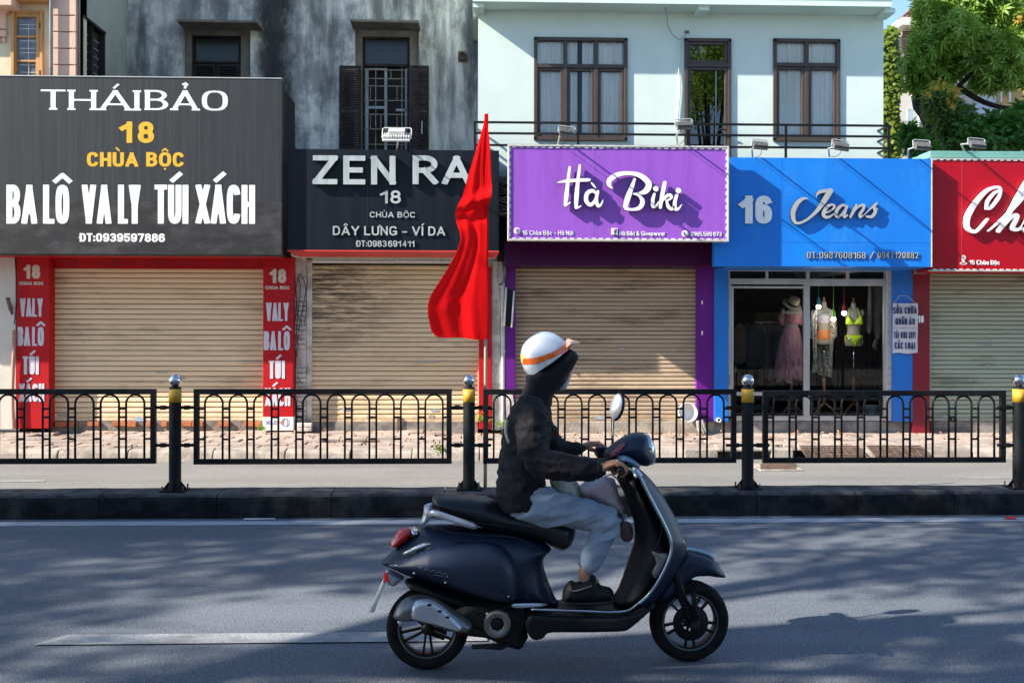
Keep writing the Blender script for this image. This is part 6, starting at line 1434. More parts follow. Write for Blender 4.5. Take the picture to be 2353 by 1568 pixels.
sk = thing('tulle_skirt', 'long layered dusty pink tulle skirt on the left mannequin', 'skirt', (XW(1812, YI), YI, .8)); M_TUL = pm('pink_tulle', (.34, .155, .185), (.42, .21, .235), 9, (1, 1, .35), rough=.95, bump=.8, bscale=30, bst=(1, 1, .3))
rings(MB(), sm_rows([(248, 528, 72), (246, 560, 82), (240, 640, 104), (234, 760, 118), (230, 880, 130), (228, 1015, 138)], 6), YI, 90, .75, wob=lambda a, t: t * (.05 * math.sin(a * 17 + 5 * t) + .035 * math.sin(a * 31 + 9 * t) + .03 * math.sin(a * 7 - 8 * t)), cap=False).build('skirt', M_TUL, sk)
random.seed(6); rf = MB()
for i in range(150):
    a = random.uniform(-math.pi, 0); tt = random.uniform(.3, .96); yy = 528 + (1015 - 528) * tt; R = (72 + 66 * tt ** .7 + 3) * .241 * YI / F; u, v = PI_(243 - 14 * tt, yy); c = P(u, v, YI)
    px, py = c.x + R * math.cos(a), YI + R * .78 * math.sin(a); L = random.uniform(.07, .15); w = random.uniform(.015, .03); ta = (-math.sin(a), .75 * math.cos(a))
    rf.add([(px - ta[0] * w, py - ta[1] * w, c.z), (px + ta[0] * w, py + ta[1] * w, c.z + .01), (px + ta[0] * w * .5 + .01, py - .02, c.z - L), (px - ta[0] * w * 1.2, py - .015, c.z - L * .8)], [(0, 1, 2, 3)])
o = rf.build('tulle_ruffles', M_TUL, sk); o['kind'] = 'stuff'
ht = thing('straw_hat', 'straw hat with a black band on the pink-dressed mannequin', 'hat', P(1817, 697, YI)); M_STR = pm('straw', (.40, .32, .21), (.30, .235, .15), 40, (1, 1, 3), rough=.8, bump=.4)
c = P(*PI_(258, 310), YI - .05); Rt = Matrix.Translation(c) @ Matrix.Rotation(.30, 4, 'Y') @ Matrix.Rotation(.62, 4, 'X'); k = .241 * YI / F
m = MB(); m.rev([(98 * k, -.012), (60 * k, .0), (56 * k, .0)], (0, 0, 0), 'z', 30); m.xf(Rt); m.build('brim', M_STR, ht)
m = MB(); m.rev([(57 * k, 0), (55 * k, .03), (53 * k, .105), (47 * k, .118), (.001, .112)], (0, 0, 0), 'z', 30); m.xf(Rt); m.build('crown', M_STR, ht)
m = MB(); m.rev([(58.5 * k, .004), (57 * k, .042)], (0, 0, 0), 'z', 30); m.xf(Rt); m.build('hat_band', M_BLACK, ht)
m2 = mannequin(560, 'mannequin in the floral bikini top, orange shorts and long lace cardigan', (292, 382, 548, 695), 1015, 1230, M_TWOOD)
ft = thing('floral_halter', 'blue floral halter top on the middle mannequin', 'top', (XW(1893, YI), YI, 1.2))
def mk_floral():
    s = NT('blue_floral_print'); v = s.n('ShaderNodeTexVoronoi'); v.inputs['Scale'].default_value = 55; s.t.links.new(s.pos, v.inputs[0]); c = s.mix(s.ramp(v.outputs['Distance'], .28, .5), (.20, .24, .50), (.58, .50, .52)); c = s.mix(s.ramp(s.noise(70), .55, .62), c, (.42, .22, .12)); s.col(c); s.set(.8); return s.m
M_FLO = mk_floral()
rings(MB(), sm_rows([(560, 400, 62, .95), (558, 430, 75, .98), (556, 465, 75, .86), (556, 492, 68, .82)]), YI, 28, cap=False).build('cups', M_FLO, ft)
MB().tube([tuple(P(*PI_(505, 410), YI - .1)), tuple(P(*PI_(530, 345), YI - .04))], .005, 5).build('strap', M_FLO, ft); MB().tube([tuple(P(*PI_(616, 410), YI - .1)), tuple(P(*PI_(590, 345), YI - .04))], .006, 5).build('strap', M_WHITEP, ft)
osh = thing('orange_briefs', 'high-waisted orange bikini bottom on the middle mannequin', 'swimwear', (XW(1892, YI), YI, 1.0)); M_ORG = pm('orange_cloth', (.75, .25, .08), (.70, .22, .07), 9, rough=.7)
rings(MB(), sm_rows([(557, 556, 65, .72), (556, 600, 70, .74), (556, 640, 76, .72), (556, 665, 70, .70), (556, 690, 36, .95), (556, 698, 20, 1.2)]), YI, 28, cap=False).build('brief', M_ORG, osh)
lc = thing('lace_cardigan', 'long cream lace cardigan open over the middle mannequin', 'cardigan', (XW(1890, YI), YI, .9))
def mk_lace():
    s = NT('cream_lace'); s.col(s.mix(s.ramp(s.noise(30), .4, .6), (.50, .46, .38), (.36, .33, .27))); s.set(.9)
    v = s.n('ShaderNodeTexVoronoi', feature='DISTANCE_TO_EDGE'); v.inputs['Scale'].default_value = 42; s.t.links.new(s.pos, v.inputs[0]); t = s.n('ShaderNodeBsdfTransparent')
    f = s.math('MAXIMUM', s.ramp(v.outputs['Distance'], .07, .10, 1, 0), s.ramp(s.noise(24, (1, 1, 1), 3), .50, .53)); m = s.n('ShaderNodeMixShader'); s.t.links.new(f, m.inputs[0]); s.t.links.new(t.outputs[0], m.inputs[1]); s.t.links.new(s.b.outputs[0], m.inputs[2]); s.t.links.new(m.outputs[0], s.out.inputs[0]); return s.m
M_LACE = mk_lace()
def cloth_strip(t, name, L, Rr, Y, mat, fold=.02, nf=2.5, seed=0, n=14, m_=26):
    """L, Rr: lists of (zoom x, zoom y) edges top to bottom"""
    vs = []
    for j in range(m_ + 1):
        a = j / m_ * (len(L) - 1); i0 = min(int(a), len(L) - 2); f = a - i0; l = np.array(L[i0]) * (1 - f) + np.array(L[i0 + 1]) * f; r = np.array(Rr[i0]) * (1 - f) + np.array(Rr[i0 + 1]) * f
        for i in range(n + 1):
            s = i / n; q = l * (1 - s) + r * s; vs.append(tuple(P(*PI_(q[0], q[1]), Y + fold * math.sin(s * nf * 6.28 + seed + j * .08))))
    return MB().add(vs, [(j * (n + 1) + i, (j + 1) * (n + 1) + i, (j + 1) * (n + 1) + i + 1, j * (n + 1) + i + 1) for j in range(m_) for i in range(n)], True).build(name, mat, t)
cloth_strip(lc, 'back_panel', [(470, 700), (478, 820), (486, 950), (500, 975)], [(640, 700), (645, 820), (640, 940), (630, 1010)], YI + .10, M_LACE, .025, 3)
cloth_strip(lc, 'front_panel', [(478, 362), (440, 420), (445, 600), (455, 800), (448, 965)], [(500, 350), (496, 440), (490, 600), (490, 800), (490, 962)], YI - .17, M_LACE, .012, 2, 1, 8)
cloth_strip(lc, 'front_panel', [(612, 350), (622, 440), (620, 600), (612, 800), (600, 985)], [(630, 365), (668, 440), (655, 620), (640, 800), (632, 1015)], YI - .17, M_LACE, .012, 2, 2, 8)
cloth_strip(lc, 'sleeve', [(445, 370), (430, 440), (427, 560), (425, 625)], [(480, 365), (462, 440), (458, 560), (468, 650)], YI - .08, M_LACE, .015, 1.5, 3, 8)
cloth_strip(lc, 'sleeve', [(640, 370), (660, 440), (655, 560), (650, 660)], [(655, 380), (678, 450), (682, 560), (684, 612)], YI - .08, M_LACE, .015, 1.5, 4, 8)
m3 = mannequin(842, 'mannequin torso in the neon yellow bikini', (298, 385, 555, 708), 1012, 1230, pm('reddish_wood', (.20, .09, .045)))
nb = thing('bikini', 'neon yellow string bikini on the right mannequin', 'bikini', (XW(1961, YI), YI, 1.1)); M_NEO = pm('neon_yellow_cloth', (.62, .80, .02), (.56, .74, .015), 9, rough=.6)
def patch(t, name, pts, Y, mat, bulge=.03):
    q = [P(*PI_(a, b), Y) for a, b in pts]; mb = cushion([(p.x, p.z) for p in q], Y, bulge, bulge * 2.2, h=.012, smooth=3); return mb.build(name, mat, t)
patch(nb, 'cup', [(790, 420), (845, 490), (842, 500), (775, 502), (766, 470)], YI - .12, M_NEO, .05); patch(nb, 'cup', [(908, 418), (930, 460), (925, 500), (862, 500), (850, 490)], YI - .12, M_NEO, .05)
for a, b in (((792, 425), (800, 345)), ((905, 425), (878, 345)), ((768, 498), (925, 498))): MB().tube([tuple(P(*PI_(*a), YI - .15)), tuple(P(*PI_(*b), YI - (.05 if b[1] < 400 else .15)))], .006, 5).build('string', M_NEO, nb)
patch(nb, 'brief', [(770, 610), (845, 606), (922, 612), (880, 680), (855, 716), (830, 690), (795, 640)], YI - .13, M_NEO, .04)
for s in (762, 926): MB().tube([tuple(P(*PI_(s, 608), YI - .08)), tuple(P(*PI_(s - 4, 640), YI - .1)), tuple(P(*PI_(s + 4, 685), YI - .1))], .006, 5).build('string_bow', M_NEO, nb)
c = P(*PI_(802, 643), YI - .19); MB().rev([(.001, -.004), (.028, -.004), (.028, 0)], c, 'y', 16).build('price_tag', M_WHITEP, nb)
def emis(name, c, s_):
    s = NT(name); s.col(c); s.b.inputs['Emission Color'].default_value = (*c, 1); s.b.inputs['Emission Strength'].default_value = s_; return s.m
M_BULB = emis('lit_bulb', (.95, .97, 1), 3); M_BULBW = emis('lit_warm_bulb', (1, .80, .48), 3.2)
for x, y, cc, lab, bm in ((508, 335, (.05, .40, .50), 'teal', M_BULB), (650, 452, (.22, .55, .05), 'green', M_BULBW), (750, 396, (.60, .03, .05), 'red', M_BULB)):
    c = P(*PI_(x, y), YI - .35); t = thing('hanging_bulb', f'lit bulb hanging from a {lab} cord and socket in the shop window', 'lamp', c); M_ = pm(lab + '_silicone', cc, rough=.5)
    MB().ball(c, .048 * .8, 14, 10, (1, 1, .95)).build('bulb', bm, t); MB().rev([(.026, .03), (.029, .05), (.027, .12), (.012, .15), (.004, .16)], c, 'z', 12).build('socket', M_, t)
    MB().tube([(c.x, c.y, c.z + .15), (c.x, c.y, zc - .02)], .0045, 5).build('cord', M_, t)
    pl = bpy.data.lights.new('bulb_light', 'POINT'); pl.energy = .7; pl.shadow_soft_size = .05; pl.color = (1, .85, .62) if lab == 'green' else (.92, .96, 1); po = bpy.data.objects.new('bulb_light', pl); COL.objects.link(po); po.parent = t; po.location = (0, 0, -.09)
cg = thing('knit_cardigan', 'grey knitted cardigan hanging at the right side of the shop window', 'cardigan', P(2020, 700, YI)); M_KNIT = pm('grey_knit', (.20, .20, .175), (.10, .10, .09), 60, rough=.95, bump=.8, bscale=90)
def bag_shape(t, name, pts, Y, mat, w=.06): q = [P(*PI_(a, b), Y) for a, b in pts]; return cushion([(p.x, p.z) for p in q], Y, w, w * 1.3, h=.02, smooth=3).build(name, mat, t)
bag_shape(cg, 'body', [(985, 125), (1110, 125), (1130, 300), (1110, 480), (1110, 590), (1075, 650), (1040, 600), (1030, 480), (1010, 300)], YI + .1, M_KNIT)
bag_shape(cg, 'sleeve', [(985, 125), (1015, 160), (1022, 400), (1012, 570), (975, 580), (972, 400), (978, 250)], YI + .02, M_KNIT, .045)
bag_shape(cg, 'tied_hem', [(1045, 645), (1075, 650), (1070, 700), (1062, 780), (1045, 740), (1020, 735), (1018, 700)], YI + .05, M_KNIT, .03)
rk = thing('clothes_rack', 'dim rack of dark hanging clothes deep inside the shop', 'clothes rack', (XW(1850, 17.6), 17.6, zst)); random.seed(4)
MB().tube([(XW(1690, 17.6), 17.6, zst + 1.55), (XW(1850, 17.6), 17.6, zst + 1.55)], .015, 6).build('rail', M_STEEL, rk)
MB().tube([(XW(1690, 17.6), 17.6, zst + 1.55), (XW(1690, 17.6), 17.6, zst)], .015, 6).build('upright', M_STEEL, rk)
for i in range(9):
    x = XW(1700 + i * 17, 17.6); w = random.uniform(.10, .17); h = random.uniform(.6, 1.1); c_ = random.choice([(.12, .11, .12), (.20, .19, .20), (.07, .08, .10), (.16, .12, .11)])
    cushion([(x - .03, zst + 1.52), (x + .03, zst + 1.52), (x + w, zst + 1.4), (x + w * 1.05, zst + 1.52 - h), (x - w * 1.05, zst + 1.50 - h), (x - w, zst + 1.4)], 17.6 + random.uniform(-.06, .06), .05, .06, h=.05, smooth=2).build('garment', pm('dark_garment_%d' % (i % 4), c_, rough=.9), rk)
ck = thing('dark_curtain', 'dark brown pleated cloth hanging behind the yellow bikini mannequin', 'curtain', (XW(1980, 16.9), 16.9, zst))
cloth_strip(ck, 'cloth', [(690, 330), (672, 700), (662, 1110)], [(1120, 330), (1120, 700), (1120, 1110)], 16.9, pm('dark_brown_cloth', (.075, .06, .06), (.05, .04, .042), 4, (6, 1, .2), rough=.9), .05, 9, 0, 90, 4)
bagp = thing('plastic_bucket', 'pale blue bucket on the shop floor right of the last tripod', 'bucket', P(2004, 935, 15.75)); c = P(2000, 944, 15.75); c.z = zst
MB().rev([(.001, 0), (.10, 0), (.13, .2), (.135, .21), (.12, .21), (.09, .03)], c, 'z', 20).build('bucket', pm('pale_blue_plastic', (.30, .42, .44), rough=.4), bagp)
# =================================================================== scooter and rider
YC = 5.15; SL = .06; XR = -.255                                     # centre plane, heading slope, rear wheel
def PS(u, v, dy=0.0):
    d = fw + rt * ((u - 1176) / F) + up * (-(v - HOR) / F); t = (YC + dy - SL * XR) / (d.y - SL * d.x); p = EYE + d * t; return (p.x, p.z)
def A1(x, y, dy=0.0): return PS(812.7 + .3007 * x, 1096.2 + .3007 * y, dy)
def A2(x, y, dy=0.0): return PS(1228.5 + .3972 * x, 945 + .3972 * y, dy)
def A3(x, y, dy=0.0): return PS(1115.1 + .2893 * x, 737.1 + .2893 * y, dy)
K3 = .2893 * YC / F
def V3(f, x, y, dy=0.0): p = f(x, y, dy); return (p[0], YC + dy, p[1])
def shear(mb):
    mb.v = [(p[0], p[1] + SL * (p[0] - XR), p[2]) for p in mb.v]; return mb
def sbuild(mb, name, mat, parent, bevel=0.0, weld=False): return shear(mb).build(name, mat, parent, bevel, weld)
def cush(f, pts, dy, hw, R, h=.012, **kw): return cushion([f(x, y, dy) for x, y in pts], YC + dy, hw, R, h, **kw)
M_BODY = pm('midnight_blue_paint', (.005, .012, .034), (.004, .010, .029), 3, rough=.5, spec=.4, coat=.12)
M_CHR = pm('chrome', (.60, .61, .62), rough=.12, metal=1); M_SILV = pm('satin_silver', (.52, .53, .55), (.44, .45, .47), 9, rough=.3, metal=.5)
M_BPL = pm('black_plastic', (.007, .007, .008), (.005, .005, .006), 12, rough=.55, bump=.1, bscale=200, spec=.25); M_SEAT = pm('black_vinyl', (.009, .008, .010), (.006, .006, .007), 9, rough=.34, spec=.4, bump=.15, bscale=140)
M_TYRE = pm('tyre_rubber', (.007, .006, .006), (.012, .010, .009), 20, rough=.85, bump=.3, spec=.2); M_RIM = pm('graphite_rim', (.012, .012, .013), rough=.4, metal=.3, spec=.3)
M_REDL = pm('red_lens', (.60, .015, .01), rough=.12, coat=.6); M_ENG = pm('engine_alloy', (.016, .015, .014), (.010, .010, .009), 9, rough=.6, metal=.2, spec=.25)
sc = thing('scooter', 'dark midnight blue motor scooter ridden past in the foreground', 'scooter', (XR, YC, 0))
# wheels
def wheel(cx, name='wheel'):
    R = .2125; w = bpy.data.objects.new(name, None); COL.objects.link(w); w.parent = sc; cy = YC; c = (cx, cy, R)
    prof = [(.150, -.040), (.165, -.052), (.188, -.053), (.203, -.040), (.210, -.022), (R, 0), (.210, .022), (.203, .040), (.188, .053), (.165, .052), (.150, .040)]
    sbuild(MB().rev(prof, c, 'y', 56), 'tyre', M_TYRE, w)
    tr_ = MB()
    for i in range(44):
        for s in (-1, 1):
            q = MB(); q.box(-.0035, .0035, .012, .040, .2015, .2055); q.v = [(p[0] + (p[1] - .012) * .5, p[1] * s, p[2] + .006 - (abs(p[1]) - .012) * .28) for p in q.v]
            if s < 0: q.f = [f[::-1] for f in q.f]
            q.xf(Matrix.Translation(c) @ Matrix.Rotation(i * 2 * math.pi / 44 + (s > 0) * .07, 4, 'Y')); tr_.add(q.v, q.f)
    o = sbuild(tr_, 'tread_blocks', M_TYRE, w); o['kind'] = 'stuff'
    sbuild(MB().rev([(.150, -.036), (.146, -.040), (.139, -.036), (.134, -.018), (.134, .018), (.139, .036), (.146, .040), (.150, .036)], c, 'y', 48), 'rim', M_RIM, w)
    sbuild(MB().rev([(.151, -.0405), (.1475, -.0425), (.143, -.041), (.142, -.038)], c, 'y', 48), 'rim_edge', pm('dull_rim_edge', (.14, .15, .15), rough=.35, metal=.6), w)
    for i in range(5):
        a = i * 2 * math.pi / 5 + .3; m = MB()
        for s in (-1, 1): m.add([(.028, -.022, s * .010 - .006), (.137, -.020, s * .024 - .006), (.137, -.020, s * .024 + .006), (.028, -.022, s * .010 + .006), (.028, .0, s * .010 - .006), (.137, .0, s * .024 - .006), (.137, .0, s * .024 + .006), (.028, .0, s * .010 + .006)], [(0, 1, 2, 3), (4, 7, 6, 5), (0, 4, 5, 1), (3, 2, 6, 7)])
        m.xf(Matrix.Translation(c) @ Matrix.Rotation(a, 4, 'Y')); sbuild(m, 'spoke', M_RIM, w)
    sbuild(MB().rev([(.001, -.05), (.022, -.05), (.032, -.035), (.034, .03), (.001, .03)], c, 'y', 20), 'hub', M_RIM, w)
    return w, c
xf_, _ = PS(1582.2, 1425.6); xr_, _ = PS(982.6, 1440.5)
wr, cr_ = wheel(xr_); wf, cf_ = wheel(xf_)
sbuild(MB().rev([(.045, -.046), (.095, -.046), (.095, -.042), (.045, -.042)], cf_, 'y', 30), 'brake_disc', M_ENG, wf)
# rear bodywork
body = sbuild(cush(A1, [(207, 655), (240, 612), (330, 530), (440, 450), (520, 385), (640, 360), (860, 370), (1100, 400), (1300, 420), (1420, 470), (1508, 540), (1462, 600), (1448, 660), (1478, 770), (1530, 900), (1560, 965), (1400, 985), (1230, 960), (1000, 930), (800, 870), (600, 800), (430, 755), (300, 700)], 0, .145, .16, wfun=lambda x, z: .55 + .45 * min(1, max(0, (x - A1(207, 0)[0]) / .25))), 'rear_body', M_BODY, sc)
COWL = [(262, 672), (370, 622), (480, 570), (600, 528), (780, 496), (960, 490), (1090, 508), (1180, 560), (1235, 650), (1262, 770), (1258, 880), (1225, 940), (1110, 945), (900, 892), (700, 822), (500, 752), (340, 706)]
cw = sbuild(cush(A1, COWL, -.115, .105, .12, wfun=lambda x, z: .6 + .4 * min(1, max(0, (x - A1(262, 0)[0]) / .22))), 'side_cowl', M_BODY, sc)
sbuild(cush(A1, COWL, .115, .105, .12), 'side_cowl', M_BODY, sc)
# badges: thin chrome strokes
def squiggle(f, pts, dy, w, name, mat): sbuild(MB().tube([tuple(q) for q in catmull([V3(f, x, y, dy) for x, y in pts], 4)], w, 5), name, mat, sc)
squiggle(A1, [(472, 676), (500, 690), (520, 684), (540, 704), (566, 696), (588, 716), (612, 704), (630, 728), (660, 716), (672, 742), (700, 728), (722, 756)], -.214, .0028, 'chrome_badge', M_CHR)
squiggle(A1, [(612, 742), (660, 748), (722, 760)], -.215, .0022, 'chrome_badge', M_CHR)
sbuild(cush(A1, [(368, 582), (430, 545), (520, 505), (592, 503), (560, 525), (470, 560), (400, 588)], -.118, .012, .01, h=.008), 'name_plate', M_SILV, sc)
# seat, rail, lamps, plate
seat = sbuild(cush(A1, [(597, 170), (615, 138), (660, 122), (760, 124), (880, 130), (1010, 146), (1100, 180), (1220, 215), (1400, 240), (1560, 275), (1670, 330), (1692, 400), (1665, 500), (1595, 550), (1530, 535), (1420, 475), (1250, 430), (1080, 405), (900, 355), (720, 290), (620, 232)], 0, .14, .08), 'seat', M_SEAT, sc)
sbuild(MB().tube([tuple(q) for q in catmull([V3(A1, x, y, -.149) for x, y in ((612, 250), (720, 285), (850, 325), (990, 352), (1140, 372), (1300, 398))], 4)], .0035, 5), 'seat_piping', M_BPL, seat)
for dy in (-.165, .165): sbuild(MB().tube([V3(A1, 585, 290, dy * .9), V3(A1, 600, 268, dy), V3(A1, 660, 285, dy), V3(A1, 800, 332, dy), V3(A1, 900, 366, dy), V3(A1, 936, 378, dy * .95)], [.012, .017, .017, .017, .017, .012], 10), 'grab_rail', M_SILV, sc)
sbuild(MB().tube([V3(A1, 590, 285, -.15), V3(A1, 560, 235, -.1), V3(A1, 552, 225, 0), V3(A1, 560, 235, .1), V3(A1, 590, 285, .15)], .013, 8), 'grab_rail', M_SILV, sc)
sbuild(cush(A1, [(545, 208), (612, 200), (600, 290), (560, 345), (505, 362), (528, 290)], 0, .06, .02), 'rear_rack', M_SILV, sc)
sbuild(cush(A1, [(282, 500), (330, 415), (380, 385), (440, 382), (448, 430), (400, 490), (320, 534), (290, 530)], 0, .065, .05, h=.009), 'tail_light', M_REDL, sc)
sbuild(cush(A1, [(436, 380), (515, 398), (508, 425), (460, 448), (440, 440)], 0, .072, .03, h=.009), 'tail_light_trim', M_CHR, sc)
m = MB(); q = [V3(A1, x, y) for x, y in ((232, 755), (250, 775), (168, 992), (128, 996))]; 
m.prism([(p[0], p[2]) for p in q], YC - .085, YC + .085); sbuild(m, 'number_plate', pm('grey_white_plate', (.42, .43, .42), rough=.5), sc, .004)
sbuild(cush(A1, [(255, 700), (380, 755), (350, 800), (300, 830), (255, 790)], 0, .05, .03, h=.01), 'plate_bracket', M_SILV, sc)
sbuild(MB().box(V3(A1, 240, 0)[0], V3(A1, 277, 0)[0], YC - .085, YC - .055, A1(0, 770)[1], A1(0, 705)[1]), 'reflector', M_REDL, sc, .004)
sbuild(cush(A1, [(390, 790), (460, 770), (700, 830), (880, 900), (880, 1000), (700, 960), (520, 890), (430, 850)], 0, .09, .05), 'inner_mudguard', M_BPL, sc)
# engine, exhaust, stand
sbuild(cush(A1, [(760, 1000), (900, 900), (1220, 930), (1340, 1000), (1340, 1130), (1310, 1230), (1270, 1295), (1150, 1270), (1000, 1210), (860, 1190), (780, 1120)], .0, .12, .06), 'engine_case', M_ENG, sc)
c = V3(A1, 1095, 1112, -.125); sbuild(MB().rev([(.030, -.012), (.052, -.03), (.066, -.03), (.070, -.018), (.068, .02)], c, 'y', 30), 'fan_cover', pm('tan_alloy', (.20, .18, .15), rough=.4, metal=.5), sc)
sbuild(MB().rev([(.001, -.026), (.018, -.022), (.036, -.012), (.038, 0)], c, 'y', 20), 'fan_hub', M_BPL, sc)
for i in range(8):
    q = MB(); q.box(.020, .055, -.016, -.006, -.004, .004); q.xf(Matrix.Translation(c) @ Matrix.Rotation(i * .785, 4, 'Y')); sbuild(q, 'fan_blade', M_BPL, sc)
ex = sbuild(cush(A1, [(302, 1060), (318, 1005), (360, 942), (430, 903), (520, 896), (620, 918), (700, 965), (800, 1030), (880, 1090), (905, 1140), (860, 1185), (740, 1170), (600, 1125), (480, 1092), (400, 1100), (325, 1085)], -.155, .062, .07, h=.010), 'exhaust', pm('brushed_exhaust', (.20, .195, .185), (.15, .145, .14), 9, rough=.35, metal=.7), sc)
gd = sbuild(cush(A1, [(432, 1045), (440, 985), (480, 940), (530, 926), (590, 930), (665, 972), (740, 1035), (815, 1110), (832, 1150), (800, 1172), (740, 1160), (600, 1120), (470, 1088), (440, 1075)], -.20, .032, .03, h=.009), 'exhaust_guard', M_SILV, sc)
for x, y in ((578, 972), (655, 1020), (715, 1066)): sbuild(MB().ball(V3(A1, x, y, -.231), .008, 10, 6, (1.5, .5, .8)), 'guard_slot', M_BPL, sc)
sbuild(MB().tube([V3(A1, 350, 1090, -.17), V3(A1, 362, 1125, -.17)], [.014, .010], 8), 'exhaust_tip', M_SILV, sc)
sbuild(MB().tube([V3(A1, 860, 1150, -.13), V3(A1, 1000, 1190, -.12), V3(A1, 1150, 1250, -.08), V3(A1, 1240, 1260, -.05)], .016, 8), 'exhaust_pipe', M_ENG, sc)
sbuild(MB().tube([V3(A1, 900, 1288, -.11), V3(A1, 1130, 1298, -.11), V3(A1, 1200, 1260, -.11), V3(A1, 1285, 1280, -.09), V3(A1, 1318, 1215, -.07), V3(A1, 1300, 1160, -.06)], .011, 7), 'centre_stand', M_BPL, sc)
sbuild(MB().tube([V3(A1, 900, 1290, .12), V3(A1, 1200, 1270, .12), V3(A1, 1300, 1160, .06)], .011, 7), 'centre_stand', M_BPL, sc)
# footboard and tunnel
sbuild(cush(A2, [(-40, 1105), (120, 1112), (300, 1118), (450, 1112), (560, 1090), (640, 1060), (690, 1080), (640, 1130), (560, 1200), (490, 1238), (300, 1244), (90, 1244), (60, 1262), (30, 1282), (-30, 1280), (-80, 1200)], 0, .165, .03, h=.014), 'footboard', M_BPL, sc)
sbuild(MB().tube([tuple(q) for q in catmull([V3(A2, x, y, -.168) for x, y in ((-20, 1142), (120, 1146), (300, 1152), (460, 1158), (545, 1145), (600, 1105))], 5)], .0065, 7), 'floor_trim', M_CHR, sc)
sbuild(cush(A1, [(1215, 965), (1420, 960), (1480, 968), (1420, 985), (1240, 995)], -.165, .012, .01, h=.01), 'footrest', M_SILV, sc)
# leg shield: nose, edge and inner panel
E_ = [(560, 335), (603, 372), (640, 445), (690, 540), (740, 635), (778, 720), (790, 780), (780, 840), (745, 920), (700, 1000), (650, 1065), (600, 1110)]
N_ = [(600, 325), (655, 375), (712, 445), (765, 530), (815, 620), (850, 700), (872, 755), (862, 830), (815, 920), (760, 1000), (700, 1070), (640, 1120)]
m = MB(); n = 16; vs = []; Ec = catmull(E_, 4); Nc = catmull(N_, 4)
for e, q in zip(Ec, Nc):
    for i in range(n + 1):
        s = -1 + 2 * i / n; a = V3(A2, e[0], e[1], -.185); b = V3(A2, q[0], q[1], 0); k = (1 - abs(s) ** 2.4)
        vs.append((a[0] + (b[0] - a[0]) * k, YC + .185 * s, a[2] + (b[2] - a[2]) * k))
r = len(Ec); m.add(vs, [(j * (n + 1) + i, j * (n + 1) + i + 1, (j + 1) * (n + 1) + i + 1, (j + 1) * (n + 1) + i) for j in range(r - 1) for i in range(n)], True); ls = sbuild(m, 'leg_shield', M_BODY, sc)
for sd_ in (-1, 1): sbuild(MB().tube([V3(A2, e[0], e[1], -.187) if sd_ < 0 else (V3(A2, e[0], e[1], -.185)[0], YC + .187, V3(A2, e[0], e[1], -.185)[2]) for e in Ec], .0085, 7), 'shield_trim', pm('pale_anodised_trim', (.36, .46, .52), rough=.22, metal=.7), ls)
sbuild(cush(A2, [(475, 372), (560, 335), (610, 390), (690, 560), (760, 720), (775, 830), (700, 985), (610, 1095), (455, 1102), (490, 1020), (548, 850), (578, 745), (566, 610), (510, 460)], 0, .165, .09), 'inner_shield', M_BPL, sc)
sbuild(cush(A2, [(668, 800), (740, 812), (775, 832), (745, 905), (700, 965), (664, 930), (690, 870)], -.15, .02, .02, h=.01), 'sunlit_patch', pm('sunlit_grey', (.16, .16, .16), rough=.4), sc)  # grey pad standing in for the sunlit patch on the inner shield
sbuild(cush(A2, [(800, 690), (858, 720), (872, 775), (846, 770), (790, 745)], -.05, .055, .02, h=.01), 'indicator', pm('amber_clear_lens', (.30, .24, .16), rough=.15, coat=.5), sc)
sbuild(cush(A2, [(560, 330), (585, 322), (622, 365), (600, 378)], -.17, .02, .012, h=.008), 'shield_cap', M_SILV, sc)
# steering head, lamp, bars
hd = sbuild(cush(A2, [(398, 258), (402, 228), (440, 192), (500, 150), (545, 126), (600, 118), (642, 128), (668, 170), (682, 225), (684, 280), (655, 314), (600, 308), (540, 282), (480, 275), (420, 300)], 0, .115, .09, h=.010), 'headset', M_BODY, sc)
c = V3(A2, 655, 215, 0); R_ = Matrix.Translation(c) @ Matrix.Rotation(-.22, 4, 'Y')
m = MB(); m.rev([(.078, -.02), (.083, .0), (.080, .014), (.070, .018)], (0, 0, 0), 'x', 30, sy=1.05); m.xf(R_); sbuild(m, 'headlight_ring', M_CHR, hd)
m = MB(); m.rev([(.071, .012), (.055, .026), (.03, .033), (.001, .035)], (0, 0, 0), 'x', 30, sy=1.05); m.xf(R_); sbuild(m, 'headlight', pm('clear_lens', (.55, .60, .60), rough=.06, coat=1), hd)
gn = V3(A3, 1062, 1180, -.33); gf = V3(A3, 905, 1020, .33)
sbuild(MB().tube([(gn[0] + .0, YC - .40, gn[2] - .003), gn, (gn[0] + .01, YC - .23, gn[2] + .004)], .018, 12), 'grip', M_BPL, sc)
sbuild(MB().tube([(gf[0] + .01, YC + .22, gf[2] + .004), gf, (gf[0], YC + .40, gf[2] - .003)], .018, 12), 'grip', M_BPL, sc)
sbuild(MB().tube([(gn[0] + .01, YC - .24, gn[2] + .004), (gn[0] + .06, YC - .1, gn[2] - .0), (gn[0] + .06, YC + .1, gn[2]), (gf[0] + .01, YC + .24, gf[2] + .004)], .022, 10), 'handlebar', M_BPL, sc)
for s, g in ((-1, gn), (1, gf)):
    sbuild(MB().box(g[0] - .03, g[0] + .035, YC + s * .19, YC + s * .255, g[2] - .03, g[2] + .03), 'switch_pod', M_BPL, sc, .01)
    sbuild(MB().tube([(g[0] + .04, YC + s * .2, g[2]), (g[0] + .075, YC + s * .27, g[2] - .012), (g[0] + .07, YC + s * .41, g[2] - .022)], [.008, .006, .007], 7), 'brake_lever', M_SILV, sc)
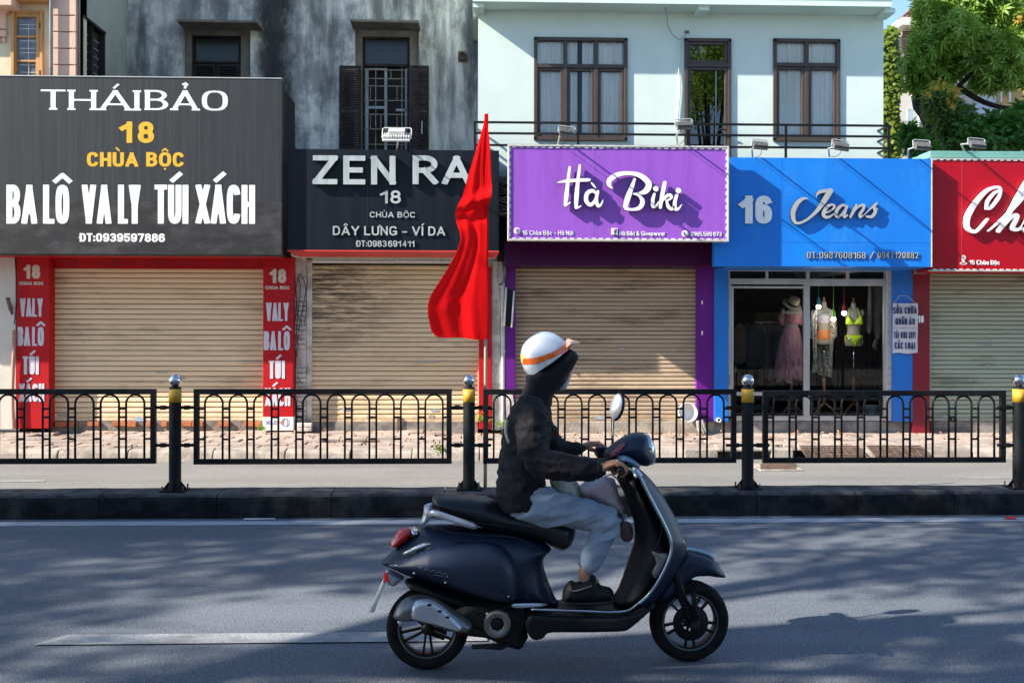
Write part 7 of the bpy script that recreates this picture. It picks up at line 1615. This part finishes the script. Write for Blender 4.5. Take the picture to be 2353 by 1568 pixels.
sbuild(cush(A3, [(1045, 1075), (1110, 1065), (1190, 1105), (1230, 1150), (1200, 1165), (1130, 1130), (1060, 1110)], -.12, .06, .02, h=.009), 'bar_cover', pm('pale_blue_gloss', (.12, .20, .30), rough=.2, coat=.6), sc)
sbuild(cush(A2, [(432, 262), (450, 225), (510, 180), (520, 190), (480, 245)], -.10, .012, .01, h=.008), 'red_sticker', pm('faded_red_print', (.34, .08, .09), rough=.5), sc)
mc = V3(A3, 1045, 680, .30); sbuild(MB().tube([V3(A3, 1010, 1010, .28), V3(A3, 1012, 900, .29), V3(A3, 1018, 770, .30), V3(A3, 1030, 720, .30)], .0065, 7), 'mirror_stem', M_CHR, sc)
m = MB(); m.rev([(.001, -.012), (.040, -.010), (.047, 0), (.043, .012), (.027, .022), (.001, .026)], (0, 0, 0), 'x', 26, sy=1.75); m.xf(Matrix.Translation(mc) @ Matrix.Rotation(.22, 4, 'Y') @ Matrix.Rotation(.75, 4, 'Z')); mr = sbuild(m, 'mirror', M_BPL, sc)
m = MB(); m.rev([(.001, -.0135), (.040, -.0125), (.041, -.010)], (0, 0, 0), 'x', 26, sy=1.75); m.xf(Matrix.Translation(mc) @ Matrix.Rotation(.22, 4, 'Y') @ Matrix.Rotation(.75, 4, 'Z')); sbuild(m, 'mirror_glass', pm('hazy_mirror', (.55, .58, .62), rough=.3, metal=.8), mr)
# front fender and fork
fdn = [(690, 1090), (700, 1020), (760, 930), (805, 850), (862, 798), (930, 808), (985, 825), (1032, 850), (1072, 900), (1102, 955), (1050, 954), (980, 948), (915, 955), (860, 1000), (810, 1050), (760, 1085)]
sbuild(cush(A2, fdn, 0, .085, .055, h=.010), 'front_fender', M_BODY, sc)
sbuild(MB().tube([tuple(q) for q in catmull([V3(A2, x, y, -.0) for x, y in ((868, 795), (930, 803), (990, 820), (1032, 845))], 4)], .012, 8), 'fender_crest', pm('pale_anodised_trim', (.36, .46, .52)), sc)
hx_, hz_ = cf_[0], cf_[2]
sbuild(MB().tube([V3(A2, 800, 860, -.07), V3(A2, 840, 1040, -.075), (hx_ - .01, YC - .078, hz_ + .03), (hx_, YC - .07, hz_)], [.026, .024, .022, .018], 10), 'fork_arm', M_BPL, sc)
m = MB(); a0, a1 = np.array(V3(A2, 920, 1040, -.095)), np.array((hx_ + .02, YC - .095, hz_ + .02)); pts = []
for i in range(90):
    t = i / 89; an = t * 2 * math.pi * 8; q = a0 + (a1 - a0) * t; pts.append((q[0] + .017 * math.cos(an), q[1] + .017 * math.sin(an), q[2]))
sbuild(MB().tube(pts, .0038, 5), 'shock_spring', M_ENG, sc); sbuild(MB().tube([tuple(a0), tuple(a1)], .010, 8), 'shock_absorber', M_BPL, sc)
sbuild(MB().rev([(.001, -.03), (.022, -.03), (.026, 0)], (hx_ + .01, YC - .09, hz_), 'y', 16), 'axle_cap', M_ENG, sc)
sbuild(MB().tube([tuple(np.array(V3(A1, 700, 1200, .09))), tuple(np.array(V3(A1, 560, 1150, .085)))], .03, 8), 'rear_swing_arm', M_ENG, sc)

# lines, hoses and fasteners
def line(f, pts, dy, w, name, mat, par=sc): sbuild(MB().tube([tuple(q) for q in catmull([V3(f, *p[:2], p[2] if len(p) > 2 else dy) for p in pts], 5)], w, 5), name, mat, par)
line(A2, [(545, 300, -.20), (520, 360, -.20), (540, 430, -.15), (560, 520, -.12)], -.2, .0045, 'brake_hose', M_BPL)
line(A2, [(470, 235, -.16), (500, 300, -.18), (520, 340, -.14)], -.2, .004, 'cable', M_BPL)
line(A2, [(835, 980, -.09), (862, 1060, -.1), (905, 1130, -.1), (900, 1185, -.09)], -.1, .0045, 'brake_hose', M_BPL)
line(A1, [(1262, 700), (1300, 820), (1330, 930)], -.146, .0022, 'panel_gap', M_DARKSIDE)
line(A1, [(640, 380), (760, 420), (980, 440), (1200, 452), (1330, 500), (1440, 560)], -.140, .0022, 'panel_gap', M_DARKSIDE)
line(A2, [(690, 800), (730, 700), (720, 600), (650, 460)], -.166, .002, 'panel_gap', M_DARKSIDE)
for x, y in ((1180, 905), (700, 800), (460, 730)): sbuild(MB().ball(V3(A1, x, y, -.20), .006, 8, 6, (1, .6, 1)), 'screw', M_SILV, sc)
m = MB(); a0, a1 = np.array(V3(A1, 500, 900, -.10)), np.array(V3(A1, 585, 1110, -.10)); pts = []
for i in range(70):
    t = i / 69; an_ = t * 2 * math.pi * 7; q = a0 + (a1 - a0) * t; pts.append((q[0] + .02 * math.cos(an_), q[1] + .02 * math.sin(an_), q[2]))
sbuild(MB().tube(pts, .004, 5), 'shock_spring', M_ENG, sc)
line(A1, [(1130, 1010), (1180, 980), (1260, 1000), (1300, 1060), (1280, 1140)], -.13, .007, 'engine_hose', M_BPL)
line(A1, [(900, 1020), (980, 1000), (1040, 1010)], -.13, .006, 'engine_hose', M_BPL)
for x, y in ((1020, 1040), (1165, 1045), (1165, 1180), (1020, 1180)): sbuild(MB().ball(V3(A1, x, y, -.135), .008, 8, 6, (1, .6, 1)), 'bolt', M_SILV, sc)
# ------------------------------------------------------------------ rider
M_FLESH = pm('skin', (.30, .15, .085), (.25, .12, .07), 20, rough=.55); M_FLESH.node_tree.nodes['Principled BSDF'].inputs['Subsurface Weight'].default_value = .08
def L3(x, y, r1, r2, dy=0.0, f=A3): p = V3(f, x, y, dy); return (*p, r1, r2)
bd = MB()
hipc = V3(A3, 285, 1400)
limb(bd, [L3(290, 1440, .10, .15), L3(290, 1300, .09, .13), L3(320, 1050, .09, .13), L3(350, 850, .10, .15), L3(375, 700, .09, .16), L3(410, 600, .055, .08), L3(450, 520, .052, .055), L3(490, 440, .05, .052)], 18)
bd.ball(V3(A3, 515, 345), .086, 24, 18, (1.0, .86, 1.15)); bd.ball(V3(A3, 600, 420), .055, 16, 12, (1, .85, 1)); bd.ball(V3(A3, 672, 372), .014, 10, 8, (1.3, .9, 1.4)); bd.ball(V3(A3, 640, 470), .022, 10, 8, (1, 1.2, .7))
for s in (-1, 1): bd.ball(V3(A3, 505, 375, s * .064), .018, 10, 8, (.8, .5, 1.3))
def arm(sh, el2, wr_, grip, s):
    limb(bd, [L3(*sh, .048, .048, s * .165), L3((sh[0] + el2[0]) / 2, (sh[1] + el2[1]) / 2, .042, .042, s * .21), L3(*el2, .037, .037, s * .25), L3((el2[0] + wr_[0]) / 2, (el2[1] + wr_[1]) / 2 + 5, .034, .032, s * .285), L3(*wr_, .023, .026, s * .315)], 12)
    w = Vector(V3(A3, *wr_, s * .315)); g = Vector((grip[0], YC + s * .33, grip[2])); back = g + Vector((-.026, 0, .034))
    limb(bd, [(*w, .022, .027), (*(w.lerp(back, .5) + Vector((0, 0, .006))), .019, .036), (*back, .016, .043), (*(g + Vector((-.004, 0, .040))), .012, .043)], 12)
    for k in range(4):
        yy = YC + s * .33 + (k - 1.5) * .0225; ln = (0, .25, .15, -.15)[k if s < 0 else 3 - k]; ang = np.linspace(115, -60 - 40 * ln, 7)
        pts = [(g.x + .030 * math.cos(math.radians(a)) * (1.0), yy, g.z + .030 * math.sin(math.radians(a))) for a in ang]; bd.tube(pts, [.0105, .010, .0098, .0096, .0092, .0088, .0075], 9)
        bd.ball(pts[0], .0115, 9, 7); bd.ball(pts[-1], .0078, 8, 6)
    th = [(w.x + .03, YC + s * .285, w.z - .004), (g.x - .028, YC + s * .275, g.z + .0), (g.x - .022, YC + s * .268, g.z - .022), (g.x - .002, YC + s * .264, g.z - .031)]; bd.tube([tuple(q[:3]) for q in catmull(th, 3)], [.0135, .013, .0125, .012, .0115, .011, .0105, .010, .010, .009], 9)
arm((345, 700), (415, 1110), (925, 1178), gn, -1); arm((400, 700), (540, 1000), (775, 1005), gf, 1)
def leg(kn, an, s, dyk):
    hip = L3(285, 1430, .085, .085, s * .085)
    K_ = V3(A2, *kn, dyk); A_ = V3(A2, *an, dyk + s * .005)
    limb(bd, [hip, tuple(np.array([*[(hip[i] + K_[i]) / 2 for i in range(3)], .056, .056])), (*K_, .040, .042), (*[K_[i] * .6 + A_[i] * .4 for i in range(3)], .042, .038), (*A_, .032, .028), (A_[0] - .005, A_[1], A_[2] - .055, .030, .030), (A_[0] + .05, A_[1], A_[2] - .072, .016, .030)], 14)
leg((430, 622), (300, 905), -1, -.13); leg((468, 596), (296, 900), 1, .12)
shear(bd); pme = remesh(bd, .0052, 3, 'person'); pme.materials.append(M_FLESH)
ppl = link('person', pme, None); ORI['person'] = Vector((0, 0, 0)); tag(ppl, 'scooter rider in a black hooded jacket, pale jeans and white helmet with an orange band', 'person')
pme.transform(Matrix.Translation((-XR, -YC, 0))); ppl.location = (XR, YC, 0); ORI['person'] = Vector((XR, YC, 0))
for s in (-1, 1): MBx = MB().ball(V3(A3, 652, 335, s * .032), .012, 12, 8); sbuild(MBx, 'eye', pm('eye_white', (.5, .48, .45), rough=.2), ppl)
def attach(me, name, mat): me.transform(Matrix.Translation((-XR, -YC, 0))); me.materials.append(mat); return link(name, me, ppl)
# jacket
jk = MB()
limb(jk, [L3(292, 1470, .118, .182), L3(286, 1420, .128, .186), L3(282, 1330, .130, .184), L3(290, 1200, .126, .18), L3(308, 1040, .124, .18), L3(332, 870, .122, .185), L3(362, 740, .108, .19), L3(392, 650, .078, .155), L3(418, 590, .062, .085), L3(440, 540, .06, .07)], 22)
def sleeve(sh, el2, wr_, s, rr):
    limb(jk, [L3(sh[0], sh[1], rr[0], rr[0], s * .165), L3((sh[0] + el2[0]) / 2 - 15, (sh[1] + el2[1]) / 2, rr[1], rr[1], s * .215), L3(*el2, rr[2], rr[2] * .9, s * .25), L3(el2[0] * .6 + wr_[0] * .4, el2[1] * .6 + wr_[1] * .4 + 25, rr[3], rr[3], s * .275), L3(el2[0] * .2 + wr_[0] * .8, el2[1] * .2 + wr_[1] * .8 + 12, rr[4], rr[4], s * .30), L3(wr_[0] - 28, wr_[1] + 4, rr[5], rr[5], s * .312)], 16)
sleeve((350, 705), (415, 1100), (925, 1182), -1, (.082, .078, .080, .068, .058, .040)); sleeve((395, 705), (540, 995), (775, 1008), 1, (.08, .07, .066, .055, .046, .036))
shear(jk)
def jfold(c):
    n1 = mnoise.noise(Vector((c.x * 9, c.y * 7, c.z * 20))); n2 = mnoise.noise(Vector((c.x * 26 + c.z * 14, c.y * 18, c.z * 34 - c.x * 10)))
    return .0075 * (1 - abs(n1) * 2.6) + .0035 * (1 - 3 * abs(n2)) - .004
jm = remesh(jk, .0085, 3, 'jacket', jfold); M_JK = pm('black_jacket_cloth', (.010, .009, .011), (.017, .015, .018), 7, rough=.8, bump=.25, bscale=220, spec=.2)
jo = attach(jm, 'jacket', M_JK)
q = [(170, 690), (150, 790), (143, 850), (152, 915), (175, 965), (205, 998)]
cs_ = catmull([V3(A3, x + 8, y, -.105) for x, y in ((160, 785), (152, 850), (160, 915), (182, 965), (208, 998))], 4)
sbuild(MB().tube([(p[0] + .002, p[1] - .0, p[2]) for p in cs_], .010, 7, flat=1.0), 'reflective_piping', pm('pale_green_reflector', (.50, .53, .42), rough=.4), ppl)
# hood under the helmet
hm = cush(A3, [(322, 440), (360, 400), (480, 330), (560, 280), (655, 222), (715, 250), (738, 288), (712, 345), (672, 410), (630, 470), (580, 540), (535, 600), (520, 680), (430, 720), (300, 660), (285, 580), (318, 500)], 0, .104, .055, h=.014, wfun=lambda x, z: 1.0); 
hm = shear(hm); me = hm.mesh('hood', M_JK, (XR, YC, 0)); link('hood', me, ppl); me.polygons.foreach_set('use_smooth', [True] * len(me.polygons))
sbuild(cush(A3, [(688, 402), (676, 445), (660, 500), (640, 535), (600, 550), (565, 546), (600, 500), (640, 440), (664, 405)], 0, .062, .035, h=.010), 'face_mask', pm('pale_grey_mask', (.50, .50, .54), rough=.8), ppl)
def seam(pts, name='seam', w=.0022, mat=M_BPL): sbuild(MB().tube([tuple(q) for q in catmull([V3(A3, x, y, d) for x, y, d in pts], 5)], w, 5), name, mat, ppl)
sbuild(MB().rev([(.041, -.012), (.045, -.006), (.045, .006), (.041, .012)], (0, 0, 0), 'x', 18).xf(Matrix.Translation(V3(A3, 893, 1180, -.31)) @ Matrix.Rotation(.1, 4, 'Y')), 'cuff', M_BPL, ppl)
# helmet
cb = np.array((507., 327.)); an = math.radians(35.5); ax = np.array((-math.sin(an), -math.cos(an))); dr = np.array((math.cos(an), -math.sin(an)))   # zoom axes (y down)
def dome(scale, n=64, m_=30, lo=0.0):
    vs = []; fs = []
    for j in range(m_ + 1):
        t = lo + (1 - lo) * j / m_; h = 250 * math.sin(t * math.pi / 2) ; rr_ = 203 * max(math.cos(t * math.pi / 2), 0) ** .78 * (1 if t > .16 else .955 + .045 * t / .16)
        for i in range(n):
            a = 2 * math.pi * i / n; q_ = cb + ax * h * scale + dr * rr_ * scale * math.cos(a) * (1.0); p = A3(q_[0], q_[1]); vs.append((p[0], YC + rr_ * scale * K3 * .94 * math.sin(a), p[1]))
    for j in range(m_):
        for i in range(n): fs.append((j * n + i, (j + 1) * n + i, (j + 1) * n + (i + 1) % n, j * n + (i + 1) % n))
    return vs, fs
M_HEL = pm('white_helmet', (.60, .64, .68), (.56, .60, .64), 6, rough=.2, coat=.6); M_HOR = pm('orange_helmet_band', (.78, .13, .004), rough=.25, coat=.5)
vs, fs = dome(1.0); m = MB(); m.add(vs, fs, True); hel = sbuild(m, 'helmet', M_HEL, ppl)
vs, fs = dome(.94); m = MB(); m.add(vs, [f[::-1] for f in fs], True); sbuild(m, 'helmet_lining', M_BPL, hel)
vs, fs = dome(1.012, 120, 60); sx = [290, 400, 500, 580, 650, 700]; sy = [320, 310, 272, 236, 196, 170]; sw_ = [24, 25, 24, 26, 40, 42]
def inv3(x, z):                                                     # metres -> zoom units (centre plane)
    p0 = A3(400, 300); return 400 + (x - p0[0]) / K3, 300 - (z - p0[1]) / K3
keep = []
for f in fs:
    c = np.mean([vs[i] for i in f], 0); xx, yy = inv3(c[0], c[2])
    if xx > 292 and abs(yy - np.interp(xx, sx, sy)) < np.interp(xx, sx, sw_): keep.append(f)
m = MB(); m.add(vs, keep, True); sbuild(m, 'orange_band', M_HOR, hel)
keep = [f for f in fs if (lambda c: 268 < c[0] < 312 and 262 < c[1] < 335)(inv3(*(np.mean([vs[i] for i in f], 0)[[0, 2]])))]
vs2 = [tuple(np.array(v)) for v in vs]; m = MB(); m.add(vs2, [f for f in keep], True); sbuild(m, 'yellow_decal', pm('yellow_decal', (.70, .55, .15), rough=.3), hel)
sbuild(cush(A3, [(600, 232), (640, 150), (665, 140), (715, 158), (758, 172), (742, 188), (690, 210), (640, 238)], 0, .105, .05, h=.010), 'visor', pm('peach_visor', (.70, .36, .27), rough=.3, coat=.4), hel)
sbuild(MB().tube([V3(A3, 420, 400, -.10), V3(A3, 520, 470, -.105), V3(A3, 575, 535, -.06), V3(A3, 590, 548, 0), V3(A3, 575, 535, .06), V3(A3, 520, 470, .105), V3(A3, 420, 400, .10)], .006, 6), 'chin_strap', M_BPL, hel)
# jeans
jn = MB()
def jleg(kn, an_, s, dyk, rs):
    hip = L3(305, 1435, .098, .09, s * .08); K_ = V3(A2, *kn, dyk); A_ = V3(A2, *an_, dyk)
    limb(jn, [hip, L3(430, 1470, .105, .095, s * .10), (*[(hip[i] * .42 + K_[i] * .58) for i in range(3)], rs[0], .082), (K_[0] - .012, K_[1], K_[2] - .002, rs[1], .072), (*[K_[i] * .62 + A_[i] * .38 for i in range(3)], rs[2], .066), (*A_, rs[3], .055)], 18)
jn.ball(V3(A3, 300, 1440), .108, 18, 12, (1.0, 1.4, .8))
jleg((422, 628), (322, 872), -1, -.13, (.082, .074, .068, .060)); jleg((462, 604), (310, 868), 1, .12, (.078, .070, .064, .058))
shear(jn); kx, kz = A2(422, 628, -.13)
def jf(c):
    d = math.hypot(c.x - kx, c.z - kz); th_ = math.atan2(c.z - kz, c.x - kx)
    f = math.exp(-(d / .16) ** 2); up_ = 1 if c.z > kz - .10 else .45; a = mnoise.noise(Vector((c.x * 4.5 + 3, c.y * 9, c.z * 15 - c.x * 5))); b = mnoise.noise(Vector((c.x * 13, c.y * 13, c.z * 26 - c.x * 14)))
    return up_ * (.009 * (1 - 3.2 * abs(a)) + .005 * (1 - 3 * abs(b)) * (.35 + f)) - .003
jm = remesh(jn, .0075, 2, 'jeans', jf); M_JN = pm('washed_denim', (.27, .325, .39), (.19, .24, .30), 7, (1, 1, 1), rough=.85, bump=.35, bscale=300); attach(jm, 'jeans', M_JN)
# shoes
for s, dy in ((-1, -.135), (1, .125)):
    ox = 0 if s < 0 else 4
    so = sbuild(cush(A2, [(158 + ox, 1070), (168 + ox, 1015), (205 + ox, 975), (235 + ox, 985), (280 + ox, 968), (328 + ox, 940), (352 + ox, 962), (378 + ox, 1000), (430 + ox, 1015), (452 + ox, 1045), (448 + ox, 1075), (430 + ox, 1092), (300 + ox, 1096), (175 + ox, 1094)], dy, .047, .045, h=.008), 'shoe', pm('black_sneaker', (.005, .005, .006), (.009, .009, .01), 20, rough=.6, bump=.2, spec=.2), ppl)
    sbuild(cush(A2, [(155 + ox, 1085), (300 + ox, 1090), (450 + ox, 1076), (455 + ox, 1092), (430 + ox, 1106), (300 + ox, 1112), (170 + ox, 1110)], dy, .050, .02, h=.008), 'sole', M_BPL, so)
    for i in range(4): sbuild(MB().tube([V3(A2, 318 + i * 16 + ox, 972 + i * 12, dy - .040 + i * .002), V3(A2, 330 + i * 16 + ox, 966 + i * 12, dy)], .0028, 5), 'lace', M_BPL, so)
    sbuild(MB().tube([tuple(q) for q in catmull([V3(A2, 200 + ox, 1010, dy - .049), V3(A2, 215 + ox, 1035, dy - .050), V3(A2, 260 + ox, 1030, dy - .050), V3(A2, 330 + ox, 1005, dy - .046)], 4)], .0035, 5), 'side_stripe', pm('grey_stripe', (.12, .12, .125)), so)
# bags hanging from the hook
def bag(name, lab, pts, dy, hw, mat, f=A3, amp=.010, cat='bag'):
    t = thing(name, lab, cat, V3(f, *pts[0], dy)); mb = cush(f, pts, dy, hw, hw * 1.2, h=.010); shear(mb); o = mb.build('bag_body', mat, t); noisy(o.data, amp, 22, 3); return t
t = bag('plastic_bag', 'crumpled greenish white plastic bag between the rider and the leg shield', [(505, 1260), (560, 1228), (640, 1235), (720, 1262), (748, 1340), (735, 1400), (650, 1420), (570, 1395)], -.02, .07, pm('greenish_white_plastic', (.46, .50, .44), (.24, .30, .20), 16, rough=.35))
sbuild(MB().tube([V3(A3, 640, 1245, -.02), V3(A3, 760, 1215, -.01), V3(A2, 520, 440, 0)], .006, 5), 'handle', M_WHITEP, t)
t = bag('shopping_bag', 'pale pink printed bag hanging from the scooter hook in front of the knee', [(742, 1300), (860, 1252), (985, 1238), (1035, 1290), (1062, 1390), (1092, 1490), (1062, 1515), (975, 1480), (900, 1440), (830, 1405), (750, 1400)], .0, .06, pm('pink_white_plastic', (.55, .40, .42), (.50, .48, .50), 11, rough=.35))
sbuild(MB().tube([V3(A3, 900, 1250, 0), V3(A3, 1000, 1215, 0), V3(A2, 515, 420, 0)], .006, 5), 'handle', M_WHITEP, t)
t = bag('small_pouch', 'small brown pouch dangling below the pink bag behind the knee', [(505, 640), (548, 640), (570, 690), (560, 740), (520, 755), (495, 720)], -.02, .03, pm('brown_leather', (.13, .07, .06), (.20, .14, .12), 20, rough=.6), A2, .004, 'pouch')
sbuild(MB().tube([V3(A2, 525, 590, -.02), V3(A2, 528, 645, -.02)], .004, 5), 'strap', M_SILV, t)
for sdv in TREES: street_tree(*sdv)
